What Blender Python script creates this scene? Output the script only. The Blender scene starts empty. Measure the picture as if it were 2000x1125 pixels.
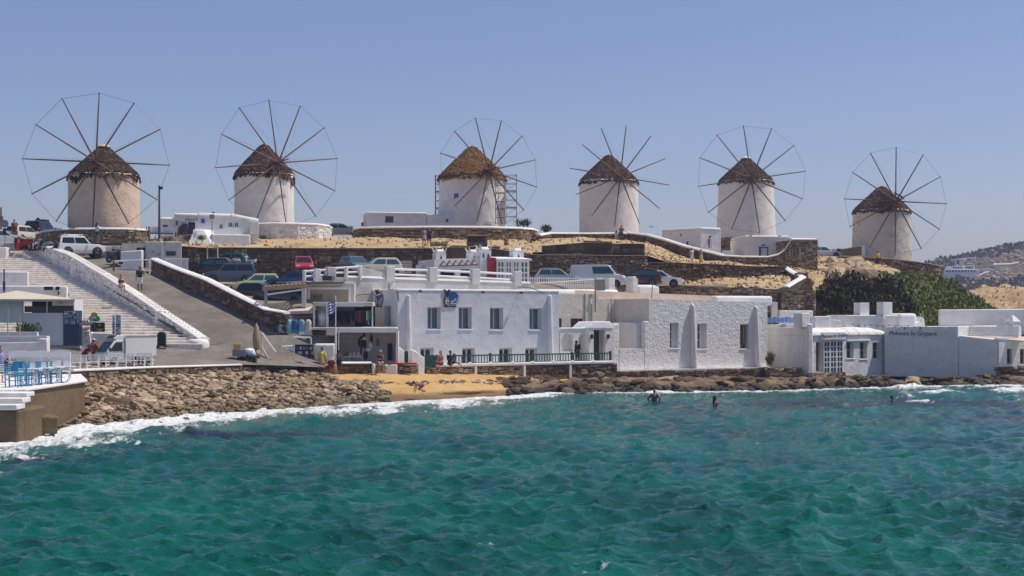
import bpy, bmesh, math, random
import numpy as np
from mathutils import Vector, Matrix, noise
R = math.radians
random.seed(7)
SC = bpy.context.scene
COL = SC.collection
# ------------------------------------------------------------------ camera, sky, sun, exposure
F, YH, ZC = 2900.0, 610.0, 5.6
cam_d = bpy.data.cameras.new('camera'); cam = bpy.data.objects.new('camera', cam_d); COL.objects.link(cam)
cam.location = (0, 0, ZC); cam.rotation_euler = (R(90), 0, 0)
cam_d.sensor_width = 36; cam_d.lens = 36 * F / 2000; cam_d.shift_y = (YH - 562.5) / 2000
cam_d.clip_start = 1; cam_d.clip_end = 20000
SC.camera = cam
SUN_EL, SUN_AZ = R(61), R(80)          # azimuth from +Y towards +X
sun_dir = Vector((math.cos(SUN_EL) * math.sin(SUN_AZ), math.cos(SUN_EL) * math.cos(SUN_AZ), math.sin(SUN_EL)))
w = bpy.data.worlds.new('World'); SC.world = w; w.use_nodes = True
nt = w.node_tree; bg = nt.nodes['Background']
sky = nt.nodes.new('ShaderNodeTexSky'); sky.sky_type = 'NISHITA'; sky.sun_disc = False
sky.sun_elevation = SUN_EL; sky.sun_rotation = SUN_AZ; sky.altitude = 0
sky.air_density = 1.0; sky.dust_density = 0.8; sky.ozone_density = 5.5
wb = nt.nodes.new('ShaderNodeVectorMath'); wb.operation = 'MULTIPLY'; wb.inputs[1].default_value = (1.04, .90, .99)   # camera white balance of the sky
nt.links.new(sky.outputs[0], wb.inputs[0]); nt.links.new(wb.outputs[0], bg.inputs[0]); bg.inputs[1].default_value = 0.108
sl = bpy.data.lights.new('sun', 'SUN'); sl.energy = 4.2; sl.angle = R(0.53); sl.color = (1.0, 0.935, 0.82)
so = bpy.data.objects.new('sun', sl); COL.objects.link(so)
so.rotation_euler = sun_dir.to_track_quat('Z', 'Y').to_euler(); so.location = (60, 40, 90)
SC.view_settings.view_transform = 'Standard'; SC.view_settings.look = 'None'
SC.view_settings.exposure = -0.02; SC.view_settings.gamma = 1.0; SC.view_settings.use_curve_mapping = False
SC.cycles.sample_clamp_direct = 30; SC.cycles.max_bounces = 6; SC.cycles.transparent_max_bounces = 12; SC.cycles.volume_bounces = 0
# ------------------------------------------------------------------ helpers
def P(px, py, d): return Vector(((px - 1000) / F * d, d, ZC + (YH - py) / F * d))
def X(px, d): return (px - 1000) / F * d
def Z(py, d): return ZC + (YH - py) / F * d
def pxm(d): return F / d
class MB:
    def __init__(s): s.v = []; s.f = []
    def add(s, vs, fs):
        o = len(s.v); s.v += [tuple(v) for v in vs]; s.f += [tuple(i + o for i in f) for f in fs]; return s
    def box(s, x0, x1, y0, y1, z0, z1):
        return s.add([(x0,y0,z0),(x1,y0,z0),(x1,y1,z0),(x0,y1,z0),(x0,y0,z1),(x1,y0,z1),(x1,y1,z1),(x0,y1,z1)],
                     [(0,3,2,1),(4,5,6,7),(0,1,5,4),(1,2,6,5),(2,3,7,6),(3,0,4,7)])
    def cbox(s, c, size, rot=None):
        hx, hy, hz = size[0]/2, size[1]/2, size[2]/2
        vs = [Vector((a,b,cc)) for a,b,cc in [(-hx,-hy,-hz),(hx,-hy,-hz),(hx,hy,-hz),(-hx,hy,-hz),(-hx,-hy,hz),(hx,-hy,hz),(hx,hy,hz),(-hx,hy,hz)]]
        if rot is not None:
            m = rot if isinstance(rot, Matrix) else Matrix.Rotation(rot, 3, 'Z')
            vs = [m @ v for v in vs]
        c = Vector(c)
        return s.add([v + c for v in vs], [(0,3,2,1),(4,5,6,7),(0,1,5,4),(1,2,6,5),(2,3,7,6),(3,0,4,7)])
    def hexa(s, b4, t4):
        return s.add(list(b4) + list(t4), [(0,3,2,1),(4,5,6,7),(0,1,5,4),(1,2,6,5),(2,3,7,6),(3,0,4,7)])
    def prism(s, pts, y0, y1):          # pts (x,z) counter-clockwise seen from -y
        n = len(pts)
        vs = [(x, y0, z) for x, z in pts] + [(x, y1, z) for x, z in pts]
        fs = [tuple(range(n)), tuple(range(2*n-1, n-1, -1))] + [(i, i+n, (i+1) % n + n, (i+1) % n) for i in range(n)]
        return s.add(vs, fs)
    def slab(s, pts, z0, z1):           # pts (x,y) counter-clockwise seen from above
        n = len(pts)
        vs = [(x, y, z0) for x, y in pts] + [(x, y, z1) for x, y in pts]
        fs = [tuple(range(n-1, -1, -1)), tuple(range(n, 2*n))] + [(i, (i+1) % n, (i+1) % n + n, i+n) for i in range(n)]
        return s.add(vs, fs)
    def tube(s, p, q, r, r2=None, n=6):
        p, q = Vector(p), Vector(q); r2 = r if r2 is None else r2
        ax = (q - p)
        if ax.length < 1e-6: return s
        m = ax.to_track_quat('Z', 'Y').to_matrix(); vs = []
        for c, rr in ((p, r), (q, r2)):
            for i in range(n):
                a = 2 * math.pi * i / n; vs.append(c + m @ Vector((rr*math.cos(a), rr*math.sin(a), 0)))
        fs = [(i, (i+1) % n, (i+1) % n + n, i+n) for i in range(n)] + [tuple(range(n-1, -1, -1)), tuple(range(n, 2*n))]
        return s.add(vs, fs)
    def path(s, pts, r, n=6):
        for a, b in zip(pts, pts[1:]): s.tube(a, b, r, None, n)
        return s
    def lathe(s, prof, n=24, c=(0,0,0), cap=True, jit=0, a0=0, a1=2*math.pi):
        full = abs(a1 - a0 - 2*math.pi) < 1e-6; m = n if full else n + 1; vs = []
        for r, z in prof:
            for i in range(m):
                a = a0 + (a1 - a0) * i / n; rr = r + (random.uniform(-jit, jit) if jit else 0)
                vs.append((c[0] + rr*math.cos(a), c[1] + rr*math.sin(a), c[2] + z))
        fs = []
        for k in range(len(prof) - 1):
            for i in range(n):
                j = (i + 1) % m; fs.append((k*m+i, k*m+j, (k+1)*m+j, (k+1)*m+i))
        if cap and full: fs += [tuple(range(m-1, -1, -1)), tuple(range((len(prof)-1)*m, len(prof)*m))]
        return s.add(vs, fs)
    def ball(s, c, rx, ry=None, rz=None, n=8, m=6, rot=None):
        ry = rx if ry is None else ry; rz = rx if rz is None else rz; vs = []; c = Vector(c)
        for k in range(1, m):
            t = math.pi * k / m
            for i in range(n):
                a = 2*math.pi*i/n; vs.append(Vector((rx*math.sin(t)*math.cos(a), ry*math.sin(t)*math.sin(a), -rz*math.cos(t))))
        vs += [Vector((0,0,-rz)), Vector((0,0,rz))]
        if rot is not None: vs = [rot @ v for v in vs]
        fs = []
        for k in range(m-2):
            for i in range(n): fs.append((k*n+i, k*n+(i+1) % n, (k+1)*n+(i+1) % n, (k+1)*n+i))
        b = (m-1)*n
        for i in range(n):
            fs.append((b, (i+1) % n, i)); fs.append((b+1, (m-2)*n+i, (m-2)*n+(i+1) % n))
        return s.add([v + c for v in vs], fs)
    def quad(s, a, b, c, d): return s.add([a,b,c,d], [(0,1,2,3)])
    def mesh(s, name, smooth=False):
        me = bpy.data.meshes.new(name); me.from_pydata(s.v, [], s.f); me.update()
        if smooth: me.polygons.foreach_set('use_smooth', [True]*len(me.polygons))
        return me
    def build(s, name, mat, parent=None, smooth=False, bevel=0, seg=2, sub=0):
        me = s.mesh(name, smooth); o = bpy.data.objects.new(name, me); COL.objects.link(o)
        if mat is not None: me.materials.append(mat)
        if parent is not None: o.parent = parent
        if bevel:
            b = o.modifiers.new('bevel', 'BEVEL'); b.width = bevel; b.segments = seg; b.limit_method = 'ANGLE'; b.angle_limit = R(35)
            b.harden_normals = False
            me.polygons.foreach_set('use_smooth', [True]*len(me.polygons)); me.set_sharp_from_angle(angle=R(50))
        if sub:
            m = o.modifiers.new('sub', 'SUBSURF'); m.levels = sub; m.render_levels = sub
        return o
def tag(o, label=None, cat=None, group=None, kind=None):
    if label: o['label'] = label
    if cat: o['category'] = cat
    if group: o['group'] = group
    if kind: o['kind'] = kind
    return o
def thing(name, label, cat, loc=(0,0,0), rz=0, group=None):
    o = bpy.data.objects.new(name, None); COL.objects.link(o); o.empty_display_size = .3
    o.location = loc; o.rotation_euler = (0, 0, rz)
    return tag(o, label, cat, group)
def copy_tree(o, parent=None, label=None, loc=None, rz=None):
    c = o.copy(); COL.objects.link(c)
    if parent is not None: c.parent = parent
    if label: c['label'] = label
    if loc is not None: c.location = loc
    if rz is not None: c.rotation_euler = (0, 0, rz)
    for ch in [x for x in bpy.data.objects if x.parent == o]: copy_tree(ch, c)
    return c
def inst(name, me, parent, loc=(0,0,0), rot=(0,0,0), scale=(1,1,1)):
    o = bpy.data.objects.new(name, me); COL.objects.link(o); o.parent = parent
    o.location = loc; o.rotation_euler = rot; o.scale = scale
    return o
# a facade frame: local x runs along the wall, y into the building, z up
class Frame:
    def __init__(s, px, d, z0, deg):
        s.o = Vector((X(px, d), d, z0)); s.a = R(deg)
        s.e = Vector((math.cos(s.a), math.sin(s.a), 0)); s.n = Vector((-math.sin(s.a), math.cos(s.a), 0))
    def l(s, px, py, y=0.0):            # the point of the wall plane local-y = y that shows at this pixel -> local (x, z)
        r = Vector(((px - 1000)/F, 1, (YH - py)/F)); c = Vector((0, 0, ZC))
        t = (y + s.n.dot(s.o - c)) / s.n.dot(r); p = c + r * t - s.o
        return p.dot(s.e), p.z
    def x(s, px, y=0.0): return s.l(px, YH, y)[0]
    def z(s, px, py, y=0.0): return s.l(px, py, y)[1]
    def r(s, x0, y0, x1, y1, y=0.0):    # pixel rectangle -> local x0,x1,z0,z1
        a = s.l(x0, y0, y); b = s.l(x1, y1, y); c = s.l(x0, y1, y); d = s.l(x1, y0, y)
        return a[0], b[0], (b[1] + c[1])/2, (a[1] + d[1])/2
    def w(s, x, y, z): return s.o + s.e*x + s.n*y + Vector((0,0,z))
    def thing(s, name, label, cat, group=None): return thing(name, label, cat, s.o, s.a, group)
def holed(mb, x0, x1, z0, z1, holes, depth, y=0.0, top=None):
    """front wall face with recessed rectangular openings; top = optional function x -> z of the upper edge"""
    xs = sorted({x0, x1, *[h[0] for h in holes], *[h[1] for h in holes]})
    zs = sorted({z0, z1, *[h[2] for h in holes], *[h[3] for h in holes]})
    ins = lambda x, z: any(h[0] < x < h[1] and h[2] < z < h[3] for h in holes)
    for a, b in zip(xs, xs[1:]):
        for c, d in zip(zs, zs[1:]):
            if ins((a+b)/2, (c+d)/2): continue
            da = db = d
            if top and d == z1: da, db = top(a), top(b)
            mb.quad((a,y,c),(b,y,c),(b,y,db),(a,y,da))
    for h in holes:
        a, b, c, d = h[:4]; dd = h[4] if len(h) > 4 else depth
        mb.quad((a,y,c),(a,y,d),(a,y+dd,d),(a,y+dd,c)); mb.quad((b,y,c),(b,y+dd,c),(b,y+dd,d),(b,y,d))
        mb.quad((a,y,d),(b,y,d),(b,y+dd,d),(a,y+dd,d)); mb.quad((a,y,c),(a,y+dd,c),(b,y+dd,c),(b,y,c))
    return mb
def window(parent, h, y, mat_f, mat_p, cols=2, rows=1, fw=.06, name='window', th=.06, gap=.0):
    """frame with its panes as sub-parts, filling opening h at depth y"""
    a, b, c, d = h[:4]; m = MB()
    m.box(a, a+fw, y, y+th, c, d); m.box(b-fw, b, y, y+th, c, d); m.box(a+fw, b-fw, y, y+th, c, c+fw); m.box(a+fw, b-fw, y, y+th, d-fw, d)
    iw = (b-a-2*fw); ih = (d-c-2*fw); bw = fw*.8
    for i in range(1, cols): x = a+fw+iw*i/cols; m.box(x-bw/2, x+bw/2, y+.004, y+th-.004, c+fw, d-fw)
    for j in range(1, rows):
        z = c+fw+ih*j/rows
        for i in range(cols):
            xa = a+fw+iw*i/cols + (bw/2 if i else 0); xb = a+fw+iw*(i+1)/cols - (bw/2 if i < cols-1 else 0)
            m.box(xa, xb, y+.008, y+th-.008, z-bw/2, z+bw/2)
    f = m.build(name, mat_f, parent)
    for i in range(cols):
        for j in range(rows):
            xa = a+fw+iw*i/cols; xb = a+fw+iw*(i+1)/cols; za = c+fw+ih*j/rows; zb = c+fw+ih*(j+1)/rows
            MB().box(xa+.002, xb-.002, y+th*.45, y+th*.6, za+.002, zb-.002).build('pane', mat_p, f)
    return f
def fbm(p, o=4, h=.9): return noise.fractal(Vector(p), h, 2.1, o)
# ------------------------------------------------------------------ materials
def mat_new(name):
    m = bpy.data.materials.new(name); m.use_nodes = True; t = m.node_tree
    return m, t, t.nodes['Principled BSDF']
def lk(t, a, b): t.links.new(a, b)
def nd(t, typ, **k):
    n = t.nodes.new(typ)
    for a, v in k.items():
        if a in n.inputs: n.inputs[a].default_value = v
        else: setattr(n, a, v)
    return n
def simple(name, col, rough=.6, metal=0, spec=.5, noise_amt=.0, scale=3.0, bump=0, coat=0):
    m, t, b = mat_new(name); b.inputs['Roughness'].default_value = rough; b.inputs['Metallic'].default_value = metal
    b.inputs['Specular IOR Level'].default_value = spec; b.inputs['Coat Weight'].default_value = coat
    c = (*col, 1)
    if noise_amt or bump:
        tc = nd(t, 'ShaderNodeTexCoord'); n = nd(t, 'ShaderNodeTexNoise', Scale=scale, Detail=6.0, Roughness=.6); lk(t, tc.outputs['Object'], n.inputs['Vector'])
    if noise_amt:
        r = nd(t, 'ShaderNodeMapRange'); r.inputs[1].default_value = .3; r.inputs[2].default_value = .7
        r.inputs[3].default_value = 1 - noise_amt; r.inputs[4].default_value = 1 + noise_amt*.5
        lk(t, n.outputs[0], r.inputs[0])
        v = nd(t, 'ShaderNodeVectorMath', operation='SCALE'); v.inputs[0].default_value = col; lk(t, r.outputs[0], v.inputs['Scale'])
        lk(t, v.outputs[0], b.inputs['Base Color'])
    else: b.inputs['Base Color'].default_value = c
    if bump:
        bp = nd(t, 'ShaderNodeBump', Strength=1.0, Distance=bump); lk(t, n.outputs[0], bp.inputs['Height']); lk(t, bp.outputs[0], b.inputs['Normal'])
    return m
def ramp(t, stops, interp='LINEAR'):
    n = nd(t, 'ShaderNodeValToRGB'); n.color_ramp.interpolation = interp; e = n.color_ramp.elements
    while len(e) < len(stops): e.new(0.5)
    for i, (p, c) in enumerate(stops): e[i].position = p; e[i].color = (*c, 1) if len(c) == 3 else c
    return n
def mixc(t, fac, a, b, mode='MIX'):
    n = nd(t, 'ShaderNodeMix', data_type='RGBA', blend_type=mode)
    for sock, v in ((0, fac), (6, a), (7, b)):
        if hasattr(v, 'is_output'): lk(t, v, n.inputs[sock])
        elif sock == 0: n.inputs[0].default_value = v
        else: n.inputs[sock].default_value = (*v, 1)
    return n.outputs[2]
def plaster(name, col=(.80,.77,.735), fine=.008, coarse=.02, stain=.35, stain_col=(.45,.36,.26), streak=.3, fscale=9, cscale=1.3, thr=.62):
    """lime-washed wall: lumpy relief, blotches of worn wash and rain streaks"""
    m, t, b = mat_new(name); b.inputs['Roughness'].default_value = .85; b.inputs['Specular IOR Level'].default_value = .25
    tc = nd(t, 'ShaderNodeTexCoord'); co = tc.outputs['Object']
    n1 = nd(t, 'ShaderNodeTexNoise', Scale=cscale, Detail=5.0, Roughness=.6); lk(t, co, n1.inputs['Vector'])
    n2 = nd(t, 'ShaderNodeTexNoise', Scale=fscale, Detail=6.0, Roughness=.65); lk(t, co, n2.inputs['Vector'])
    mp = nd(t, 'ShaderNodeMapping'); mp.inputs['Scale'].default_value = (2.2, 2.2, .16); lk(t, co, mp.inputs['Vector'])
    n3 = nd(t, 'ShaderNodeTexNoise', Scale=1.6, Detail=6.0, Roughness=.7); lk(t, mp.outputs[0], n3.inputs['Vector'])
    n4 = nd(t, 'ShaderNodeTexNoise', Scale=.5, Detail=8.0, Roughness=.72); lk(t, co, n4.inputs['Vector'])
    tint = ramp(t, [(.35, tuple(c*.9 for c in col)), (.65, tuple(min(1, c*1.03) for c in col))]); lk(t, n1.outputs[0], tint.inputs[0])
    st = nd(t, 'ShaderNodeMapRange'); st.inputs[1].default_value = .58; st.inputs[2].default_value = .78; st.inputs[4].default_value = streak; lk(t, n3.outputs[0], st.inputs[0])
    c1 = mixc(t, st.outputs[0], tint.outputs[0], tuple(c*.72 for c in stain_col))
    s2 = nd(t, 'ShaderNodeMapRange'); s2.inputs[1].default_value = thr; s2.inputs[2].default_value = thr+.12; s2.inputs[4].default_value = stain; lk(t, n4.outputs[0], s2.inputs[0])
    c2 = mixc(t, s2.outputs[0], c1, stain_col); lk(t, c2, b.inputs['Base Color'])
    b1 = nd(t, 'ShaderNodeBump', Strength=1.0, Distance=coarse*4); lk(t, n1.outputs[0], b1.inputs['Height'])
    b2 = nd(t, 'ShaderNodeBump', Strength=1.0, Distance=fine*4); lk(t, n2.outputs[0], b2.inputs['Height']); lk(t, b1.outputs[0], b2.inputs['Normal'])
    lk(t, b2.outputs[0], b.inputs['Normal'])
    return m
def stone_mat(name, cols, rough=.9, moss=None, scale=4.0, bump=.03):
    """each stone takes its own tone (per loose piece and per object)"""
    m, t, b = mat_new(name); b.inputs['Roughness'].default_value = rough; b.inputs['Specular IOR Level'].default_value = .25
    g = nd(t, 'ShaderNodeNewGeometry'); oi = nd(t, 'ShaderNodeObjectInfo')
    ad = nd(t, 'ShaderNodeMath', operation='ADD'); lk(t, g.outputs['Random Per Island'], ad.inputs[0]); lk(t, oi.outputs['Random'], ad.inputs[1])
    fr = nd(t, 'ShaderNodeMath', operation='FRACT'); lk(t, ad.outputs[0], fr.inputs[0])
    rp = ramp(t, [((i+.5)/len(cols), c) for i, c in enumerate(cols)]); lk(t, fr.outputs[0], rp.inputs[0])
    tc = nd(t, 'ShaderNodeTexCoord'); n = nd(t, 'ShaderNodeTexNoise', Scale=scale, Detail=7.0, Roughness=.7); lk(t, tc.outputs['Object'], n.inputs['Vector'])
    mr = nd(t, 'ShaderNodeMapRange'); mr.inputs[1].default_value = .3; mr.inputs[2].default_value = .7; mr.inputs[3].default_value = .55; mr.inputs[4].default_value = 1.3; lk(t, n.outputs[0], mr.inputs[0])
    v = nd(t, 'ShaderNodeVectorMath', operation='SCALE'); lk(t, rp.outputs[0], v.inputs[0]); lk(t, mr.outputs[0], v.inputs['Scale'])
    out = v.outputs[0]
    if moss:
        pz = nd(t, 'ShaderNodeSeparateXYZ'); lk(t, g.outputs['Position'], pz.inputs[0])
        mz = nd(t, 'ShaderNodeMapRange'); mz.inputs[1].default_value = .75; mz.inputs[2].default_value = -.05; mz.inputs[4].default_value = .9; lk(t, pz.outputs[2], mz.inputs[0])
        mm = nd(t, 'ShaderNodeMath', operation='MULTIPLY'); lk(t, mz.outputs[0], mm.inputs[0]); lk(t, mr.outputs[0], mm.inputs[1]); mm.use_clamp = True
        out = mixc(t, mm.outputs[0], out, moss)
        rr = nd(t, 'ShaderNodeMapRange'); rr.inputs[3].default_value = rough; rr.inputs[4].default_value = .35; lk(t, mm.outputs[0], rr.inputs[0]); lk(t, rr.outputs[0], b.inputs['Roughness'])
    lk(t, out, b.inputs['Base Color'])
    bp = nd(t, 'ShaderNodeBump', Strength=1.0, Distance=bump); lk(t, n.outputs[0], bp.inputs['Height']); lk(t, bp.outputs[0], b.inputs['Normal'])
    return m
def ground_mat(name, stops, scale=.35, bump=.06, rough=.95, scale2=3.0, patch=None):
    m, t, b = mat_new(name); b.inputs['Roughness'].default_value = rough; b.inputs['Specular IOR Level'].default_value = .2
    tc = nd(t, 'ShaderNodeTexCoord'); co = tc.outputs['Object']
    n = nd(t, 'ShaderNodeTexNoise', Scale=scale, Detail=9.0, Roughness=.68); lk(t, co, n.inputs['Vector'])
    n2 = nd(t, 'ShaderNodeTexNoise', Scale=scale2, Detail=6.0, Roughness=.7); lk(t, co, n2.inputs['Vector'])
    a = nd(t, 'ShaderNodeMix', data_type='FLOAT'); a.inputs[0].default_value = .4; lk(t, n.outputs[0], a.inputs[2]); lk(t, n2.outputs[0], a.inputs[3])
    rp = ramp(t, stops); lk(t, a.outputs[0], rp.inputs[0]); out = rp.outputs[0]
    if patch:           # sand soaked by the wash
        g = nd(t, 'ShaderNodeNewGeometry'); sp = nd(t, 'ShaderNodeSeparateXYZ'); lk(t, g.outputs['Position'], sp.inputs[0]); wv = nd(t, 'ShaderNodeMath', operation='MULTIPLY_ADD'); wv.inputs[1].default_value = .35; lk(t, n.outputs[0], wv.inputs[0]); lk(t, sp.outputs[2], wv.inputs[2])
        wm = nd(t, 'ShaderNodeMapRange'); wm.inputs[1].default_value = .66; wm.inputs[2].default_value = .46; lk(t, wv.outputs[0], wm.inputs[0]); out = mixc(t, wm.outputs[0], out, patch)
        rr = nd(t, 'ShaderNodeMapRange'); rr.inputs[3].default_value = rough; rr.inputs[4].default_value = .3; lk(t, wm.outputs[0], rr.inputs[0]); lk(t, rr.outputs[0], b.inputs['Roughness'])
    lk(t, out, b.inputs['Base Color'])
    bp = nd(t, 'ShaderNodeBump', Strength=1.0, Distance=bump); lk(t, n2.outputs[0], bp.inputs['Height']); lk(t, bp.outputs[0], b.inputs['Normal'])
    return m
def glass(name, col, rough=.08):
    m, t, b = mat_new(name); b.inputs['Base Color'].default_value = (*col, 1); b.inputs['Roughness'].default_value = rough
    b.inputs['Specular IOR Level'].default_value = .6
    return m
M = {}
M['white'] = plaster('lime_plaster')
M['white_clean'] = plaster('fresh_lime_plaster', (.82,.82,.81), .004, .012, .08, (.6,.55,.5), .1)
M['hotel'] = plaster('hotel_plaster', (.69,.69,.72), .004, .016, .12, (.6,.58,.58), .15, 5, .8)
M['rough'] = plaster('rough_cast_plaster', (.86,.83,.80), .03, .026, .25, (.55,.5,.45), .18, 5.5, 2.2)
M['cream'] = plaster('cream_plaster', (.74,.68,.56), .006, .015, .25, (.52,.36,.22), .35)
M['pink'] = plaster('pinkish_roof_plaster', (.72,.60,.50), .006, .015, .3, (.5,.34,.2), .3)
M['greywall'] = plaster('grey_weathered_plaster', (.62,.60,.55), .006, .015, .35, (.38,.33,.27), .4)
M['mill_beige'] = plaster('warm_mill_plaster', (.70,.54,.41), .01, .03, .35, (.5,.4,.31), .3)
M['mill_white'] = plaster('mill_plaster', (.82,.785,.74), .005, .016, .15, (.55,.47,.38), .2)
M['mill_worn'] = plaster('peeling_mill_plaster', (.68,.61,.53), .014, .04, .75, (.27,.2,.14), .5, 9, 1.3, .57)
M['mortar'] = simple('dark_mortar', (.10,.08,.06), .95, noise_amt=.4, scale=2)
M['stone_tan'] = stone_mat('tan_stone', [(.29,.20,.11),(.42,.31,.19),(.17,.11,.06),(.50,.40,.28),(.33,.24,.145),(.23,.18,.13)])
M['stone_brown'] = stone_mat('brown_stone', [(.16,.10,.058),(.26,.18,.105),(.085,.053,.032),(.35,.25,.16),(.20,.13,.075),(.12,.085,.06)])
M['stone_white'] = stone_mat('whitewashed_stone', [(.74,.72,.69),(.80,.79,.77),(.68,.65,.6),(.78,.77,.74)], bump=.02)
M['rubble'] = stone_mat('shore_stone', [(.33,.23,.13),(.50,.38,.24),(.17,.11,.06),(.58,.48,.35),(.40,.28,.16),(.27,.22,.17),(.45,.31,.22),(.11,.08,.05)], moss=(.045,.038,.016))
M['rock'] = stone_mat('sea_rock', [(.085,.058,.036),(.13,.092,.058),(.055,.038,.024),(.21,.155,.105)], moss=(.016,.015,.009), scale=1.5, bump=.12)
M['rock_tan'] = stone_mat('tan_rock', [(.44,.32,.2),(.38,.27,.17),(.5,.39,.26)], scale=1.2, bump=.15)
M['sand'] = ground_mat('beach_sand', [(.3,(.42,.25,.09)),(.5,(.55,.35,.145)),(.7,(.60,.41,.19))], .5, .09, scale2=2.6, patch=(.20,.115,.05))
M['earth'] = ground_mat('dry_earth', [(.3,(.20,.13,.06)),(.44,(.40,.28,.15)),(.56,(.52,.385,.22)),(.72,(.58,.45,.28))], .45, .12, scale2=1.6)
M['asphalt'] = ground_mat('worn_asphalt', [(.3,(.11,.09,.075)),(.5,(.19,.165,.14)),(.7,(.32,.28,.24))], .35, .015, scale2=5)
M['lot'] = ground_mat('dusty_parking', [(.3,(.17,.14,.11)),(.5,(.27,.23,.18)),(.7,(.38,.32,.25))], .4, .03, scale2=2)
M['shelf'] = ground_mat('rock_shelf', [(.3,(.12,.08,.045)),(.5,(.26,.18,.10)),(.7,(.40,.29,.17))], .8, .1, scale2=3)
M['hill'] = ground_mat('far_hillside', [(.3,(.045,.045,.022)),(.5,(.13,.10,.07)),(.7,(.25,.2,.15))], .028, 1.2, scale2=.12)
M['step'] = ground_mat('whitewashed_steps', [(.3,(.42,.35,.28)),(.44,(.72,.64,.55)),(.58,(.86,.80,.72))], 2.2, .05, scale2=5)
M['concrete'] = plaster('stained_concrete', (.17,.12,.065), .012, .03, .5, (.05,.034,.017), .95, 6, 1.0, .5)
M['thatch_grey'] = None
M['wood'] = simple('weathered_wood', (.20,.135,.085), .8, noise_amt=.4, scale=6, bump=.01)
M['spar'] = simple('mill_spar_wood', (.16,.10,.065), .75, noise_amt=.3, scale=4)
M['redwood'] = simple('red_stained_hub', (.16,.035,.03), .7, noise_amt=.4, scale=5)
M['wire'] = simple('thin_cable', (.09,.085,.09), .5)
M['pale_wood'] = simple('pale_wood', (.45,.30,.16), .7, noise_amt=.2, scale=5)
M['orange_wood'] = simple('orange_wood', (.45,.2,.06), .6)
M['wpaint'] = simple('white_paint', (.78,.78,.77), .5, noise_amt=.06, scale=2)
M['green'] = simple('green_paint', (.012,.075,.06), .45)
M['blue'] = simple('blue_paint', (.02,.12,.42), .5)
M['turq'] = simple('turquoise_paint', (.008,.30,.56), .5)
M['black'] = simple('black_matt', (.012,.012,.013), .6)
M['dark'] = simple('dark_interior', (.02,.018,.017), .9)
M['dgreen'] = simple('dark_green_door', (.008,.03,.024), .5)
M['red'] = simple('red_cloth', (.40,.02,.03), .8)
M['crimson'] = simple('crimson_panel', (.30,.008,.025), .6)
M['cloth_cream'] = simple('cream_canvas', (.62,.54,.42), .9, noise_amt=.12, scale=2)
M['beige'] = simple('beige_board', (.42,.36,.28), .8, noise_amt=.1)
M['metal'] = simple('grey_metal', (.35,.35,.36), .4, .7)
M['steel'] = simple('steel_tube', (.25,.25,.26), .45, .6)
M['pole'] = simple('dark_pole', (.05,.05,.055), .5)
M['rust'] = simple('rusty_iron', (.25,.10,.03), .9, noise_amt=.5, scale=5)
M['glass'] = glass('dark_window_glass', (.015,.03,.035))
M['glass_teal'] = glass('curtained_window_glass', (.06,.14,.15), .15)
M['carglass'] = glass('car_glass', (.012,.02,.022), .05)
M['carglass_teal'] = glass('tinted_windscreen', (.03,.09,.10), .05)
M['tyre'] = simple('tyre_rubber', (.015,.015,.016), .8)
M['rim'] = simple('alloy_rim', (.35,.35,.36), .35, .8)
M['lamp_red'] = simple('tail_light_lens', (.45,.01,.012), .2)
M['lamp_clear'] = simple('headlight_lens', (.65,.68,.7), .1)
M['orange'] = simple('orange_plastic', (.6,.09,.02), .5)
M['grey'] = simple('grey_plastic', (.2,.21,.24), .6)
M['sky_blue'] = simple('sky_blue_paint', (.25,.42,.72), .5)
def thatch(name, stops, sc=1.0):
    m, t, b = mat_new(name); b.inputs['Roughness'].default_value = .95; b.inputs['Specular IOR Level'].default_value = .15
    g = nd(t, 'ShaderNodeNewGeometry'); tc = nd(t, 'ShaderNodeTexCoord')
    n = nd(t, 'ShaderNodeTexNoise', Scale=2.5*sc, Detail=7.0, Roughness=.75); lk(t, tc.outputs['Object'], n.inputs['Vector'])
    a = nd(t, 'ShaderNodeMix', data_type='FLOAT'); a.inputs[0].default_value = .38; lk(t, n.outputs[0], a.inputs[2]); lk(t, g.outputs['Random Per Island'], a.inputs[3])
    rp = ramp(t, stops); lk(t, a.outputs[0], rp.inputs[0]); lk(t, rp.outputs[0], b.inputs['Base Color'])
    bp = nd(t, 'ShaderNodeBump', Strength=1.0, Distance=.1); lk(t, n.outputs[0], bp.inputs['Height']); lk(t, bp.outputs[0], b.inputs['Normal'])
    return m
M['thatch_grey'] = thatch('grey_thatch', [(.15,(.022,.012,.008)),(.42,(.055,.032,.022)),(.6,(.10,.064,.046)),(.85,(.20,.145,.11))])
M['thatch_gold'] = thatch('golden_thatch', [(.1,(.06,.025,.008)),(.4,(.15,.072,.022)),(.65,(.24,.13,.045)),(.9,(.38,.24,.11))])
def leaf_mat(name, stops):
    m, t, b = mat_new(name); b.inputs['Roughness'].default_value = .7; b.inputs['Specular IOR Level'].default_value = .2
    g = nd(t, 'ShaderNodeNewGeometry'); tc = nd(t, 'ShaderNodeTexCoord')
    n = nd(t, 'ShaderNodeTexNoise', Scale=.55, Detail=4.0); lk(t, tc.outputs['Object'], n.inputs['Vector'])
    a = nd(t, 'ShaderNodeMix', data_type='FLOAT'); a.inputs[0].default_value = .45; lk(t, n.outputs[0], a.inputs[2]); lk(t, g.outputs['Random Per Island'], a.inputs[3])
    rp = ramp(t, stops); lk(t, a.outputs[0], rp.inputs[0]); lk(t, rp.outputs[0], b.inputs['Base Color'])
    return m
M['tamarisk'] = leaf_mat('tamarisk_leaf', [(.2,(.022,.026,.007)),(.5,(.065,.062,.016)),(.75,(.14,.115,.037)),(.9,(.23,.185,.075))])
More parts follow.
